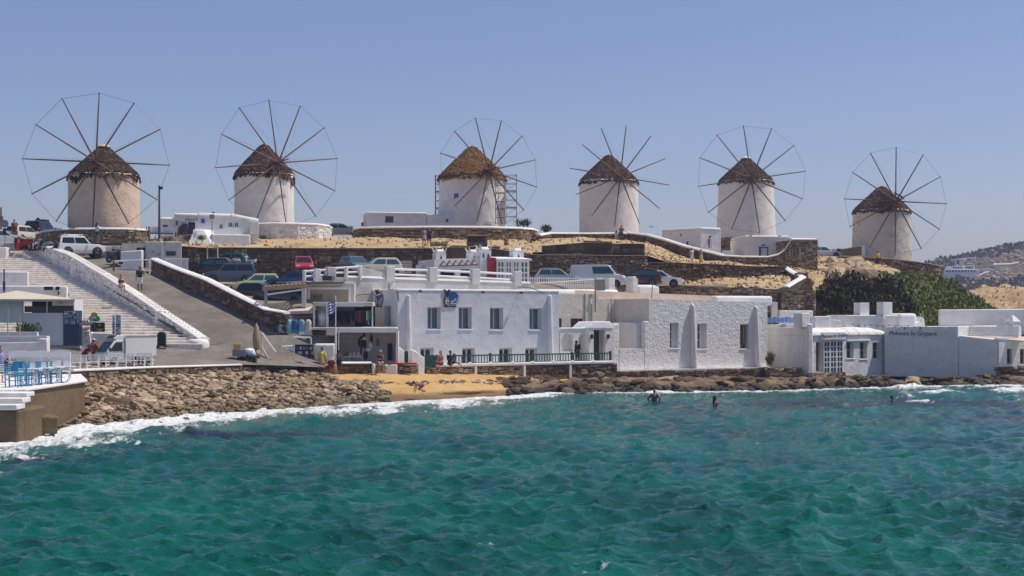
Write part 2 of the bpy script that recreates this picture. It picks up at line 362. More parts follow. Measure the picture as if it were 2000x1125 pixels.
M['iceplant'] = leaf_mat('ground_cover_leaf', [(.2,(.07,.095,.010)),(.5,(.155,.185,.022)),(.8,(.27,.26,.055))])
M['shrub'] = leaf_mat('shrub_leaf', [(.2,(.03,.045,.012)),(.5,(.065,.085,.022)),(.8,(.12,.13,.04))])
M['drygrass'] = leaf_mat('dry_grass', [(.2,(.16,.09,.03)),(.6,(.32,.2,.07)),(.9,(.42,.3,.12))])
PAINT = {}
def paint(name, col, rough=.3, coat=.5):
    if name not in PAINT: PAINT[name] = simple(name, col, rough, coat=coat)
    return PAINT[name]
# ------------------------------------------------------------------ sea
def lattice(x, y, seed=0):
    xi = np.floor(x).astype(np.int64); yi = np.floor(y).astype(np.int64); xf = x - xi; yf = y - yi
    def h(a, b):
        n = (a*374761393 + b*668265263 + seed*1442695041) & 0xffffffff
        n = ((n ^ (n >> 13)) * 1274126177) & 0xffffffff
        return ((n ^ (n >> 16)) & 0xffff) / 65535.0
    u = xf*xf*(3-2*xf); v = yf*yf*(3-2*yf)
    return (h(xi,yi)*(1-u)+h(xi+1,yi)*u)*(1-v) + (h(xi,yi+1)*(1-u)+h(xi+1,yi+1)*u)*v
def vfbm(x, y, o=4, seed=0):
    s = 0; a = .5; t = 0
    for k in range(o): s = s + a*lattice(x*2**k+17*k, y*2**k+31*k, seed+k); t += a; a *= .55
    return s/t
SH_PX = [-200,0,60,200,300,430,500,600,700,850,1000,1070,1265,1500,1750,1900,2000,2200]
SH_PY = [885,862,849,834,826,812,804,797,790,782,774,768,767,764,756,753,752,750]
SH_D = [F*ZC/(y-YH) for y in SH_PY]
def shore_d(px): return np.interp(px, SH_PX, SH_D)
FW_PX = [-200,0,120,260,420,500,650,800,950,1040,1100,1200,1300,1420,1520,1650,1760,1850,1950,2200]
FW_W  = [13,12.5,11.5,10,9.5,9.5,10,10.5,10,7.5,2.6,1.5,3,1.8,2.5,3,4.5,5,5.5,5]
def make_sea():
    nr, nc = 540, 740
    u = np.linspace(-.44, .44, nc); iv = np.linspace(1/27.5, 1/128, nr); D = 1/iv
    Yg, Ug = np.meshgrid(D, u, indexing='ij'); Xg = Ug*Yg
    px = 1000 + F*Ug; sd = shore_d(px); dist = sd - Yg
    dx = .88/nc*Yg; dy = np.abs(np.gradient(D))[:, None]*np.ones((1, nc))
    Zg = np.zeros_like(Xg); Xo = np.zeros_like(Xg); Yo = np.zeros_like(Xg)
    rng = np.random.RandomState(11)
    grp = .65 + .7*vfbm(Xg/9, Yg/14, 3, 5)
    L = 10**rng.uniform(math.log10(.26), math.log10(4.6), 150)
    for l in L:
        th = rng.normal(R(112), R(38)); k = 2*math.pi/l; cx, cy = math.cos(th), math.sin(th)
        a = .0104*l**.8 if l < 1.3 else .0104*1.3**.8*(1.3/l)**.4
        sp = np.abs(cx)*dx + np.abs(cy)*dy; damp = np.clip((l/np.maximum(sp, 1e-4)-2.2)/3, 0, 1)
        ph = k*(cx*Xg + cy*Yg) + rng.uniform(0, 6.283); am = a*damp*grp
        Zg += am*np.sin(ph); q = .62
        Xo += -cx*am*q*-np.cos(ph); Yo += -cy*am*q*-np.cos(ph)
    # swells about to break over the shallows
    def swell(p, q, A, wd, seed):
        p = P(*p); q = P(*q); e = (q-p); ln = math.hypot(e.x, e.y); ex, ey = e.x/ln, e.y/ln
        s = ((Xg-p.x)*ex + (Yg-p.y)*ey)/ln; t = -(Xg-p.x)*ey + (Yg-p.y)*ex
        t = t + 1.6*(vfbm(Xg/3, Yg/4, 2, seed)-.5)
        return A*np.exp(-np.where(t > 0, t/wd*1.5, t/(wd*1.6))**2)*np.clip(np.minimum(s+.15, 1.15-s)*4, 0, 1)*(.7+.6*vfbm(Xg/2, Yg/3, 2, seed+1))
    calm = np.clip(dist/7, .12, 1); Zg *= calm; Xo *= calm; Yo *= calm
    sw1 = swell((60, 915, 53.2), (660, 868, 63), .42, 1.5, 40); sw2 = swell((290, 850, 67.5), (560, 824, 76), .26, 1.5, 44)
    sw3 = swell((1780, 772, 100), (2060, 768, 103), .3, 1.2, 47); sw4 = swell((860, 812, 80), (1060, 812, 80), .16, 1.0, 49)
    Zg += sw1 + sw2 + sw3 + sw4
    w = np.interp(px, FW_PX, FW_W)
    n1 = vfbm(Xg*.55, Yg*.30, 5, 3); n2 = vfbm(Xg*1.9+3*n1, Yg*.8+3*n1, 4, 8); n3 = vfbm(Xg*5, Yg*2.2, 3, 21)
    e = 1 - dist/w
    foam = np.clip(e*1.3 + .06 + (n1-.5)*2.2 + (n2-.5)*1.6 + (n3-.5)*.9, 0, 1)*np.clip(e*6+1.2, 0, 1)
    foam = np.where(dist < -1.2, 0, foam)
    lace = np.clip(1-np.abs(n2-.5)*16, 0, 1)*np.clip(1.6-dist/(w*1.6), 0, 1)*.55*(n1 > .47)
    foam = np.maximum(foam, lace*np.clip(1.5*(e+.55), 0, 1))
    crest1 = np.clip((sw1-.33)*4, 0, 1)*np.clip((n1-.56)*6, 0, 1)*np.clip((n3-.42)*5, 0, 1)
    foam = np.maximum(foam, crest1)
    cres2 = np.clip((sw2-.16)*7, 0, 1)*np.clip((n1-.42)*6, 0, 1)*np.clip((n3-.3)*4, 0, 1); foam = np.maximum(foam, cres2)
    foam = np.maximum(foam, np.clip((sw3-.1)*7, 0, 1)*np.clip((n1-.42)*6, 0, 1))
    for (a, b, rx, ry, s) in ((1795,785,1.1,.9,.9),(1770,776,.9,.8,.7),(948,1057,.22,.2,.9),(1165,1115,.35,.3,.6),(1480,862,.5,.4,.4),(1840,906,.5,.4,.5),(255,868,1.0,.5,.6),(680,904,.3,.3,.3)):
        q = P(a, b, F*ZC/(b-YH)); g = np.exp(-((Xg-q.x)/rx)**2-((Yg-q.y)/ry)**2)
        foam = np.maximum(foam, np.clip(g*1.3*s + (n3-.62)*2.2*g, 0, 1))
    Zg += foam*.10*(n2+.3)*np.clip(dist+.6, 0, 1)*(.5+n3)
    spray = np.clip(1-np.abs(dist-.4)/.9, 0, 1)*np.clip((vfbm(Xg*.5, Yg*.1, 3, 77)-.5)*4, 0, 1); Zg += spray*.3*(px < 520) + spray*.28*((px > 1250) & (n1 > .4))
    shal = np.clip(1.1-dist/14, 0, 1)*np.interp(px, [0,300,420,560,1100,1300,1450,2000], [.35,.3,.6,1,1,.8,.2,.1])
    shal = np.clip(shal + .25*np.clip(1-dist/40, 0, 1)*np.interp(px, [0, 600, 1000, 1400, 1700], [0, .4, 1, .8, .2])*n1*1.6, 0, 1)
    weed = np.zeros_like(Xg)
    for (a, b, rx, ry, s) in ((100,1062,1.4,.5,.5),(330,875,4.2,1.0,.6),(470,852,4.5,1.4,.6),(600,850,2.4,2.0,.5),(90,905,3.6,2.0,.6),(240,1012,.9,.6,.5),(1600,790,7,3.5,.62),(1900,790,6,5,.6),(1990,815,5,4,.5)):
        q = P(a, b, F*ZC/(b-YH)); g = np.exp(-((Xg-q.x)/rx)**2-((Yg-q.y)/ry)**2)
        weed = np.maximum(weed, np.clip(g*1.5*s + (n1-.5)*1.6*g, 0, 1))
    churn = np.clip(e*1.5+.4+(n1-.5)*2, 0, 1)*np.interp(px, [0,300,400,500,620,800,1050,1250,1330,1500], [.25,.35,.8,1,.45,.35,.8,.9,.4,.1])
    verts = np.stack([Xg+Xo, Yg+Yo, Zg], -1).reshape(-1, 3)
    me = bpy.data.meshes.new('sea'); nv = nr*nc; me.vertices.add(nv); me.vertices.foreach_set('co', verts.ravel().astype(np.float32))
    i = np.arange(nr*nc).reshape(nr, nc); q = np.stack([i[:-1,:-1], i[:-1,1:], i[1:,1:], i[1:,:-1]], -1).reshape(-1, 4); nf = len(q)
    me.loops.add(nf*4); me.polygons.add(nf); me.loops.foreach_set('vertex_index', q.ravel().astype(np.int32))
    me.polygons.foreach_set('loop_start', np.arange(0, nf*4, 4, dtype=np.int32)); me.polygons.foreach_set('use_smooth', np.ones(nf, bool)); me.update(calc_edges=True)
    for nm, arr in (('foam', foam), ('shallow', shal), ('weed', weed), ('churn', churn)):
        at = me.attributes.new(nm, 'FLOAT', 'POINT'); at.data.foreach_set('value', arr.ravel().astype(np.float32))
    o = bpy.data.objects.new('sea', me); COL.objects.link(o); me.materials.append(M['sea']); tag(o, kind='structure')
def sea_mat():
    m, t, b = mat_new('sea_water'); m.node_tree.nodes.remove
    at = {}
    for k in ('foam', 'shallow', 'weed', 'churn'):
        n = nd(t, 'ShaderNodeAttribute', attribute_name=k); at[k] = n.outputs['Fac']
    g = nd(t, 'ShaderNodeNewGeometry'); pos = g.outputs['Position']
    def noise_(sc, det, mapping=None, rough=.6):
        n = nd(t, 'ShaderNodeTexNoise', Scale=sc, Detail=det, Roughness=rough)
        if mapping: mp = nd(t, 'ShaderNodeMapping'); mp.inputs['Scale'].default_value = mapping; lk(t, pos, mp.inputs['Vector']); lk(t, mp.outputs[0], n.inputs['Vector'])
        else: lk(t, pos, n.inputs['Vector'])
        return n.outputs[0]
    nA = noise_(.16, 5.0, (1, .55, 1)); nB = noise_(1.0, 5.0, (1, .45, 1))
    deep = ramp(t, [(.32, (.0005,.047,.046)), (.5, (.001,.092,.077)), (.68, (.0015,.135,.10))]); lk(t, nA, deep.inputs[0])
    c = mixc(t, at['shallow'], deep.outputs[0], (.016,.135,.125))
    ch = nd(t, 'ShaderNodeMath', operation='MULTIPLY'); ch.inputs[1].default_value = .75; lk(t, at['churn'], ch.inputs[0])
    c = mixc(t, ch.outputs[0], c, (.20,.175,.115))
    c = mixc(t, at['weed'], c, (.004,.02,.032))
    fr = nd(t, 'ShaderNodeMath', operation='MULTIPLY_ADD'); fr.inputs[1].default_value = 1.0; lk(t, at['foam'], fr.inputs[0])
    nF = noise_(5.0, 6.0, (1, .5, 1), .75)
    ad = nd(t, 'ShaderNodeMapRange'); ad.inputs[1].default_value = .35; ad.inputs[2].default_value = .65; ad.inputs[3].default_value = -.6; ad.inputs[4].default_value = .08; lk(t, nF, ad.inputs[0]); lk(t, ad.outputs[0], fr.inputs[2])
    ms = nd(t, 'ShaderNodeMapRange'); ms.inputs[1].default_value = .16; ms.inputs[2].default_value = .8; lk(t, fr.outputs[0], ms.inputs[0])
    b.inputs['Roughness'].default_value = .045; b.inputs['IOR'].default_value = 1.33; lk(t, c, b.inputs['Base Color'])
    n1 = noise_(3.4, 7.0, (.5, 1, 1), .66); n2 = noise_(12.0, 5.0, (.5, 1, 1), .65)
    b1 = nd(t, 'ShaderNodeBump', Strength=1.0, Distance=.13); lk(t, n1, b1.inputs['Height'])
    b2 = nd(t, 'ShaderNodeBump', Strength=1.0, Distance=.045); lk(t, n2, b2.inputs['Height']); lk(t, b1.outputs[0], b2.inputs['Normal']); lk(t, b2.outputs[0], b.inputs['Normal'])
    fo = nd(t, 'ShaderNodeBsdfDiffuse'); fo.inputs[0].default_value = (.80,.82,.82,1)
    b3 = nd(t, 'ShaderNodeBump', Strength=1.0, Distance=.12); lk(t, nF, b3.inputs['Height']); lk(t, b3.outputs[0], fo.inputs['Normal'])
    mx = nd(t, 'ShaderNodeMixShader'); lk(t, ms.outputs[0], mx.inputs[0]); lk(t, b.outputs[0], mx.inputs[1]); lk(t, fo.outputs[0], mx.inputs[2])
    lk(t, mx.outputs[0], t.nodes['Material Output'].inputs[0]); return m
M['sea'] = sea_mat(); make_sea()
far_sea = MB().box(-1200, 1200, -150, 1150, -3.2, -.75).build('open_sea', simple('deep_sea', (.004,.05,.06), .1)); tag(far_sea, kind='structure')
# ------------------------------------------------------------------ ground
def cr(a, b, c, d, t): return .5*((2*b) + (c-a)*t + (2*a-5*b+4*c-d)*t*t + (3*b-a-3*c+d)*t**3)
def resample(A, n, axis):
    A = np.moveaxis(A, axis, 0); m = len(A); out = []
    for s in np.linspace(0, m-1, n):
        i = min(int(s), m-2); t = s-i
        out.append(cr(A[max(i-1, 0)], A[i], A[i+1], A[min(i+2, m-1)], t))
    return np.moveaxis(np.array(out), 0, axis)
def patch(name, rows, mat, nu, nv, amp=0.0, sc=.5, kind='structure', hold=(0,0), sharp=0):
    """a piece of ground through rows of points (near to far)"""
    A = np.array([[tuple(p) for p in r] for r in rows], float)
    A = resample(resample(A, nv, 0), nu, 1)
    if amp:
        for i in range(nv):
            for j in range(nu):
                v = fbm((A[i,j,0]*sc, A[i,j,1]*sc, 3.3), 5)
                if sharp: v = abs(v)*1.6 - .35
                k = 1.0
                if hold[0] and i < hold[0]: k = i/hold[0]
                if hold[1] and nv-1-i < hold[1]: k = (nv-1-i)/hold[1]
                A[i,j,2] += amp*v*k
    vs = A.reshape(-1, 3).tolist(); fs = [(i*nu+j, i*nu+j+1, (i+1)*nu+j+1, (i+1)*nu+j) for i in range(nv-1) for j in range(nu-1)]
    mb = MB(); mb.v = vs; mb.f = fs; o = mb.build(name, mat, None, True); tag(o, kind=kind); GROUND[name] = A
    return o
GROUND = {}
def ground_z(name, x, y):
    A = GROUND[name]; d2 = (A[:,:,0]-x)**2 + (A[:,:,1]-y)**2; i = np.unravel_index(np.argmin(d2), d2.shape); return A[i][2]
def PZ(px, d, z): return Vector((X(px, d), d, z))
# sandy beach
c_ = [520,600,680,760,840,920,1000,1060,1130]
rows = [[PZ(p, shore_d(p)-9, -.9) for p in c_], [PZ(p, shore_d(p), -.05) for p in c_]]
rows.append([P(p, y, d) for p, y, d in zip(c_, [770,768,766,765,762,760,757,752,750], [92,93,94,95,96,97.5,101,104,107])])
rows.append([P(p, y, d) for p, y, d in zip(c_, [742,744,744,744,744,743,744,741,741], [96,96.6,97,97.4,98.4,100,102.6,105.5,108.5])])
rows.append([P(p, y, d) for p, y, d in zip(c_, [728,729,730,731,732,733,735,737,738], [100,99.8,99.8,100,100.6,102,104.3,107,109.5])])
rows.append([P(p, y, d) for p, y, d in zip(c_, [724,725,726,727,728,729,731,733,734], [104,104,104,104,104.5,106,108,111,113])])
patch('beach', rows, M['sand'], 110, 60, .10, .8)
# rocky shelf along the foot of the houses
c_ = [1020,1090,1170,1265,1350,1430,1500,1580,1660,1740,1830,1910,1990,2080]
sd_ = [float(shore_d(p)) for p in c_]
rows = [[PZ(p, d-2.5, -1.2) for p, d in zip(c_, sd_)], [PZ(p, d+.3, 0.0) for p, d in zip(c_, sd_)],
        [PZ(p, d+1.6, -.2 if 1735 < p < 1915 else .62) for p, d in zip(c_, sd_)], [PZ(p, d+5, -.25) if 1735 < p < 1915 else P(p, 741, d+5) for p, d in zip(c_, sd_)],
        [P(p, y+(14 if 1735 < p < 1915 else 0), d) for p, y, d in zip(c_, [737,737,738,738,738,738,738,737,736,737,739,742,742,742], [106.5,109,111,112,114,116,117.5,119,121,121.5,120,118,121,125])],
        [PZ(p, 128, .5) for p in c_]]
patch('rock_shelf', rows, ground_mat('dark_rock_ledge', [(.3,(.08,.05,.03)),(.5,(.19,.13,.075)),(.7,(.40,.29,.17))], .8, .16, scale2=2.4, patch=(.022,.016,.01)), 180, 46, .25, .8, hold=(0, 12))
# slope of loose stones below the promenade
c_ = [40,150,250,350,450,540,620,700,760]
rows = [[PZ(p, shore_d(p)-7, -1.3) for p in c_], [PZ(p, shore_d(p), -.05) for p in c_],
        [P(p, y, d) for p, y, d in zip(c_, [800,795,785,777,770,766,768,774,780], [75.5,76.5,79,82,86,90,91.5,92,92.3])],
        [P(p, y, d) for p, y, d in zip(c_, [760,752,746,741,735,729,738,752,768], [79,81,84,87.5,92.2,97,96,94.6,94])],
        [P(p, y, d) for p, y, d in zip(c_, [752,745,740,736,730,727,734,750,770], [82,83.5,86.3,89.5,94,99,98,96,95])]]
patch('stony_shore', rows, M['shelf'], 120, 60, .22, .9)
# promenade and the road that climbs the hill
far_ = [(40,690,89),(90,682,92),(240,677,95.5),(300,676.5,97),(395,675,98),(460,668,98.6),(530,655,99.5),(640,655,101)]
near_ = [(20,735,77.5),(90,729,80),(240,719.5,85.5),(300,718,87),(395,714,90.5),(460,712,93),(515,713,95.5),(640,718,98.5)]
rows = [[P(*p) + Vector((0,0,0)) for p in near_], [P(a[0], a[1]*.7+b[1]*.3, (a[2]+b[2])/2) for a, b in zip(near_, far_)], [P(*p) for p in far_]]
patch('promenade', rows, M['asphalt'], 40, 20, .03, .3)
rl = [(385,676,98.2),(345,640,100.5),(290,600,105),(235,568,110),(185,538,115.5),(140,514,121),(90,496,127),(10,482,133),(-100,476,138)]
rr = [(640,650,101.2),(520,636,101),(440,599,105.2),(385,571,109.8),(328,545,115),(290,524,119.5),(262,508,124),(262,494,128.5),(262,484,132)]
patch('road', [[P(a[0]-15, a[1]+1, a[2]), P(a[0]*.67+b[0]*.33, a[1]*.67+b[1]*.33, a[2]*.67+b[2]*.33), P(a[0]*.33+b[0]*.67, a[1]*.33+b[1]*.67, a[2]*.33+b[2]*.67), P(*b)] for a, b in zip(rl, rr)], M['asphalt'], 24, 60, .05, .25)
c_ = [300,350,400,480,560,660,760,860,1000,1150,1300,1420]
rows = [[PZ(p, d+.02, z-2.6) for p, d, z in zip(c_, [117.5,113,109,104.2,101.5,106,110,113,117.5,121,125.6,126.6], [8.9,8.05,7.2,6.0,5.7,7.2,7.8,8.0,7.8,7.7,7.7,7.8])], [PZ(p, d, z) for p, d, z in zip(c_, [117.5,113,109,104.2,101.5,106,110,113,117.5,121,125.6,126.6], [8.9,8.05,7.2,6.0,5.7,7.2,7.8,8.0,7.8,7.7,7.7,7.8])],
        [PZ(p, d, z) for p, d, z in zip(c_, [122,119,116,114,113,115,117.5,119,122,125,127.5,128], [9.3,8.7,7.9,7.4,7.35,8.1,8.3,8.3,8.0,7.8,7.8,7.9])],
        [PZ(p, 130, z) for p, z in zip(c_, [9.9,9.3,8.9,8.8,8.7,8.7,8.6,8.5,8.3,8.1,8.1,8.2])]]
patch('parking_lot', rows, M['lot'], 60, 30, .06, .4)
# terraces of dry earth between the walls
def pr(cols, ys, ds): return [P(p, y, d) for p, y, d in zip(cols, ys, ds)]
c_ = [190,290,400,500,650,780,860,940,1040]
patch('dry_terrace', [pr(c_, [478,476,483.5,485,485,485,486,493,497], [127,129,129.3,129.3,129.3,129.3,129.3,130,131]),
      pr(c_, [474,471,475,474,473,474,474,478,482], [129,133,135,136,137,138,138,138,138]),
      pr(c_, [472,467,466,463,463,465,465,466,468], [131,139,142,146,148,150,151,152,153])], M['earth'], 130, 30, .22, .55, hold=(4, 0))
c_ = [1030,1130,1200,1258,1300,1340,1420,1500,1580]
patch('dry_slope', [pr(c_, [493,491,491,498,510,513.5,517.5,522.5,535], [133,134,135,135.3,135.6,136.3,137.3,138.3,139.3]),
      pr(c_, [478,474,474,481,497,511,515,519,528], [142,144,146,146,145,145,145,146,148]),
      pr(c_, [468,464,467,471,480,488,495,497,500], [154,159,162,162,162,162,162,163,164])], M['earth'], 110, 30, .22, .5, hold=(4, 0))
c_ = [1540,1590,1640,1700,1760,1850]
patch('rocky_hill', [pr(c_, [645]*6, [131,134,140,148,154,158]), pr(c_, [590,575,560,552,556,600], [132,134,138,147,154,158]), pr(c_, [545,534,528,530,540,585], [141,145,151,157,162,164]),
      pr(c_, [503,500,501,507,516,562], [164,166,168,170,171,169])], M['earth'], 90, 60, .45, .35, hold=(0, 8))
c_ = [1240,1340,1440,1545]
patch('walled_yard', [pr(c_, [557,558,561,566], [125.6,126.3,127.2,128.4]), pr(c_, [546,543,540,540], [133,134,135,136])], M['earth'], 60, 14, .25, .6)
c_ = [1560,1620,1680,1740,1800,1860,1910,1960,2030]
patch('green_slope', [pr(c_, [660]*9, [126]*9), pr(c_, [618,612,600,598,600,606,612,628,640], [131,133,136,139,142,144,146,150,152]),
      pr(c_, [575,560,548,536,536,556,592,616,630], [134,138,146,153,160,163,163,165,168])], ground_mat('mossy_slope', [(.3,(.03,.035,.01)),(.6,(.08,.08,.025)),(.75,(.22,.16,.08))], .3, .1), 80, 40, .35, .4)
c_ = [-200,100,300,520,700,920,1190,1330,1457,1600,1722,1850]
zf = [12.0,12.3,12.4,13.3,13.2,13.5,13.5,12.4,11.6,11.3,10.9,8.0]; df = [138,136,141,147,151,154,161,162,163,166,171,169]
patch('hilltop', [[PZ(p, d, z-.9) for p, d, z in zip(c_, df, zf)], [PZ(p, 186, z-.5) for p, z in zip(c_, zf)], [PZ(p, 250, z-3.5) for p, z in zip(c_, zf)], [PZ(p, 320, -2) for p in c_]], M['earth'], 80, 30, .2, .3)
# sandy knoll and the far hillside across the bay
c_ = [1840,1885,1915,1950,2000,2060,2160]
patch('sandy_knoll', [pr(c_, [640]*7, [205]*7), pr(c_, [612,604,598,594,592,590,590], [212]*7), pr(c_, [604,588,574,566,567,563,560], [232]*7), [PZ(p, 270, -2) for p in c_]],
      ground_mat('pale_knoll', [(.3,(.19,.12,.06)),(.46,(.42,.29,.16)),(.7,(.58,.43,.27))], .16, .3, scale2=.9), 90, 50, 1.0, .16, sharp=1)
c_ = [1760,1800,1840,1880,1930,1965,2000,2080,2200]
patch('far_hillside', [[PZ(p, 560, -2) for p in c_], pr(c_, [590,586,578,574,572,570,568,566,560], [620]*9), pr(c_, [560,548,540,536,530,526,522,515,505], [680]*9),
      pr(c_, [552,535,518,508,497,490,483,472,462], [740]*9), [PZ(p, 900, -2) for p in c_]], M['hill'], 120, 60, 1.6, .035, sharp=1)
c_ = [-260,0,250,420,560,700,900,1100,1300,1500,1650,1800,1900]
rows = [[PZ(p, 99, z) for p, z in zip(c_, [.5,.5,1,1,1,-.6,-2,-2,-2,-2,-2,-2,-2])],
        [PZ(p, 112, z) for p, z in zip(c_, [5.0,5.0,6.0,5.5,5.0,2,-1.5,-2,-2,-2,-2,-2,-2])],
        [PZ(p, 122, z) for p, z in zip(c_, [7.8,7.8,8.0,7.2,7.2,7.0,6.0,1,-.5,-1.5,-2,-2,-2])],
        [PZ(p, 129, z) for p, z in zip(c_, [8.8,8.8,8.2,7.8,7.8,7.8,7.4,7,6.5,3,1,-1,-2])],
        [PZ(p, 133, z) for p, z in zip(c_, [9,9.5,10,10,10,10,10,9,8,6,3,0,-2])],
        [PZ(p, 142, z) for p, z in zip(c_, [9,9.5,10,10,10,10,10,9.5,8.5,7,5,3,0])], [PZ(p, 170, z) for p, z in zip(c_, [9.5]*9+[8.5,8,6,3])], [PZ(p, 210, z) for p, z in zip(c_, [9.0]*9+[8,7,5,2])], [PZ(p, 318, -3) for p in c_]]
patch('hill_core', rows, M['earth'], 60, 60, .1, .3)
# ------------------------------------------------------------------ rubble walls
def stone_shape(seed):
    rnd = random.Random(seed); j = lambda a: rnd.uniform(-a, a); vs = []
    for x, z in ((0,0),(1,0),(1,1),(0,1)): vs.append((x+j(.11), 0, z+j(.13)))
    for x, z in ((.12,.14),(.88,.14),(.88,.86),(.12,.86)): vs.append((x+j(.10), -1+j(.45), z+j(.13)))
    return vs
ST_F = [(4,5,6,7),(0,1,5,4),(1,2,6,5),(2,3,7,6),(3,0,4,7)]
def stone_meshes(mat, n=7):
    out = []
    for k in range(n):
        me = bpy.data.meshes.new('stone'); me.from_pydata(stone_shape(100+k), [], ST_F); me.update(); me.materials.append(mat); out.append(me)
    return out
STM = {}
def rubble_wall(name, label, pts, thick=.5, stone=(.45,.28), mat='stone_brown', core='mortar', cap=None, cap_h=.12, cap_over=.05, single=False, proud=.07, cat='wall', seed=1, ends=True, cap_r=False, skipf=0.0, parent=None, group=None):
    """pts: (point on the front foot line, foot z, top z); stones set in recessed mortar, front and end faces"""
    rnd = random.Random(seed); pts = [(Vector((p[0].x, p[0].y)), p[1], p[2]) for p in pts]
    o0 = Vector((pts[0][0].x, pts[0][0].y, pts[0][1])); root = parent or thing(name, label, cat, o0, 0, group)
    if parent is not None: o0 = Vector((0,0,0))
    n = len(pts); nrm = []
    for i in range(n):
        d = Vector((0,0))
        if i: d += (pts[i][0]-pts[i-1][0]).normalized()
        if i < n-1: d += (pts[i+1][0]-pts[i][0]).normalized()
        d.normalize(); nrm.append(Vector((-d.y, d.x)))         # points into the wall
    loc = lambda v2, z: (v2.x-o0.x, v2.y-o0.y, z-o0.z)
    mb = MB(); vs = []
    for i, (p, zb, zt) in enumerate(pts):
        q = p + nrm[i]*thick
        vs += [loc(p, zb-.3), loc(q, zb-.3), loc(q, zt), loc(p, zt)]
    fs = []
    for i in range(n-1):
        a, b = i*4, i*4+4
        for k in range(4): fs.append((a+k, b+k, b+(k+1) % 4, a+(k+1) % 4))
    fs += [(3,2,1,0), tuple(range((n-1)*4, n*4))]
    fs = [f if k >= len(fs)-2 else f for k, f in enumerate(fs)]
    mb.add(vs, [tuple(reversed(f)) for f in fs]); mb.build('core', M[core], root)
    # faces to be clad: polyline plus both ends
    segs = [(pts[i][0], pts[i+1][0], pts[i][1], pts[i+1][1], pts[i][2], pts[i+1][2], (nrm[i]+nrm[i+1]).normalized()) for i in range(n-1)]
    if ends:
        for i, sgn in ((0, -1), (n-1, 1)):
            p, zb, zt = pts[i]; q = p + nrm[i]*thick
            a, b = (q, p) if sgn < 0 else (p, q)
            e = (b-a).normalized(); segs.append((a, b, zb, zb, zt, zt, Vector((-e.y, e.x))))
    key = mat; STM.setdefault(key, stone_meshes(M[mat])); ms = MB(); cnt = 0
    for a, b, za, zb_, ta, tb, nn in segs:
        ln = (b-a).length; e = (b-a)/ln; hmax = max(ta-za, tb-zb_); z = -.1
        while z < hmax - .05:
            h = stone[1]*rnd.uniform(.6, 1.45); x = -rnd.uniform(0, stone[0]*.5)
            while x < ln - .03:
                wd = stone[0]*rnd.uniform(.35, 1.65); x0 = max(x, 0); x1 = min(x+wd, ln); x += wd
                if x1-x0 < .08: continue
                t = (x0+x1)/2/ln; base = za+(zb_-za)*t; top = ta+(tb-ta)*t; hh = min(h*rnd.uniform(.62, 1.3), top-base-z)
                if hh < .06 or rnd.random() < skipf: continue
                zj = base+z+rnd.uniform(-.22, .22)*h*(z > .1); dp = proud*rnd.uniform(.5, 1.5)
                g = .012; pw = x1-x0-g*2; ph = hh-g*2; org = a + e*(x0+g)
                if single and cnt < 300:
                    me = rnd.choice(STM[key]); s = inst('stone', me, root, loc(org, zj+g), (0, 0, math.atan2(e.y, e.x)), (pw, dp, ph)); cnt += 1
                else:
                    sv = stone_shape(rnd.randrange(10**6)); out = []
                    for vx, vy, vz in sv:
                        w2 = org + e*(vx*pw) + nn*(vy*dp); out.append(loc(w2, zj+g+vz*ph))
                    ms.add(out, ST_F)
            z += h
    if ms.v: tag(ms.build('stonework', M[mat], root), kind='stuff')
    if cap:
        vs = []; prof = []
        for i, (p, zb, zt) in enumerate(pts):
            a = p - nrm[i]*(cap_over+proud); q = p + nrm[i]*(thick+cap_over)
            jz = rnd.uniform(-.02, .02)
            m1 = a*.8+q*.2; m2 = a*.2+q*.8; r = cap_h*(.55 if cap_r else .25)
            vs += [loc(a, zt+.003), loc(q, zt+.003), loc(q, zt+cap_h-r+jz), loc(m2, zt+cap_h+jz), loc(m1, zt+cap_h+jz), loc(a, zt+cap_h-r+jz)]
        fs = []
        for i in range(n-1):
            a, b = i*6, i*6+6
            for k in range(6): fs.append((a+(k+1) % 6, b+(k+1) % 6, b+k, a+k))
        fs += [tuple(range(6)), tuple(range((n-1)*6+5, (n-1)*6-1, -1))]
        mc = MB().add(vs, fs); mc.build('coping', M[cap], root, bevel=.02)
    return root
def wl(*ps):        # (px, y_top, y_foot, d) -> wall points
    return [(P(a, c, d), Z(c, d), Z(b, d)) for a, b, c, d in ps]
def arc_wall(cx, cd, r, a0, a1, zb, zt, n=14, ry=None):
    out = []; ry = r if ry is None else ry
    for i in range(n):
        a = R(a0 + (a1-a0)*i/(n-1)); p = Vector((X(cx, cd) + r*math.cos(a), cd + ry*math.sin(a), 0)); out.append((p, zb, zt))
    return out
# wall beside the climbing road, dark in its own shade, with a white coping
rubble_wall('road_wall', 'brown rubble wall with white coping along the climbing road', wl((297,508,541,118),(340,526,560,113.6),(400,548,592,108.2),(460,578,617,104),(517,606,642,100.9),(557,613,645,100.2)), .55, (.42,.28), 'stone_brown', cap='white', cap_h=.16, cap_r=True, seed=3)
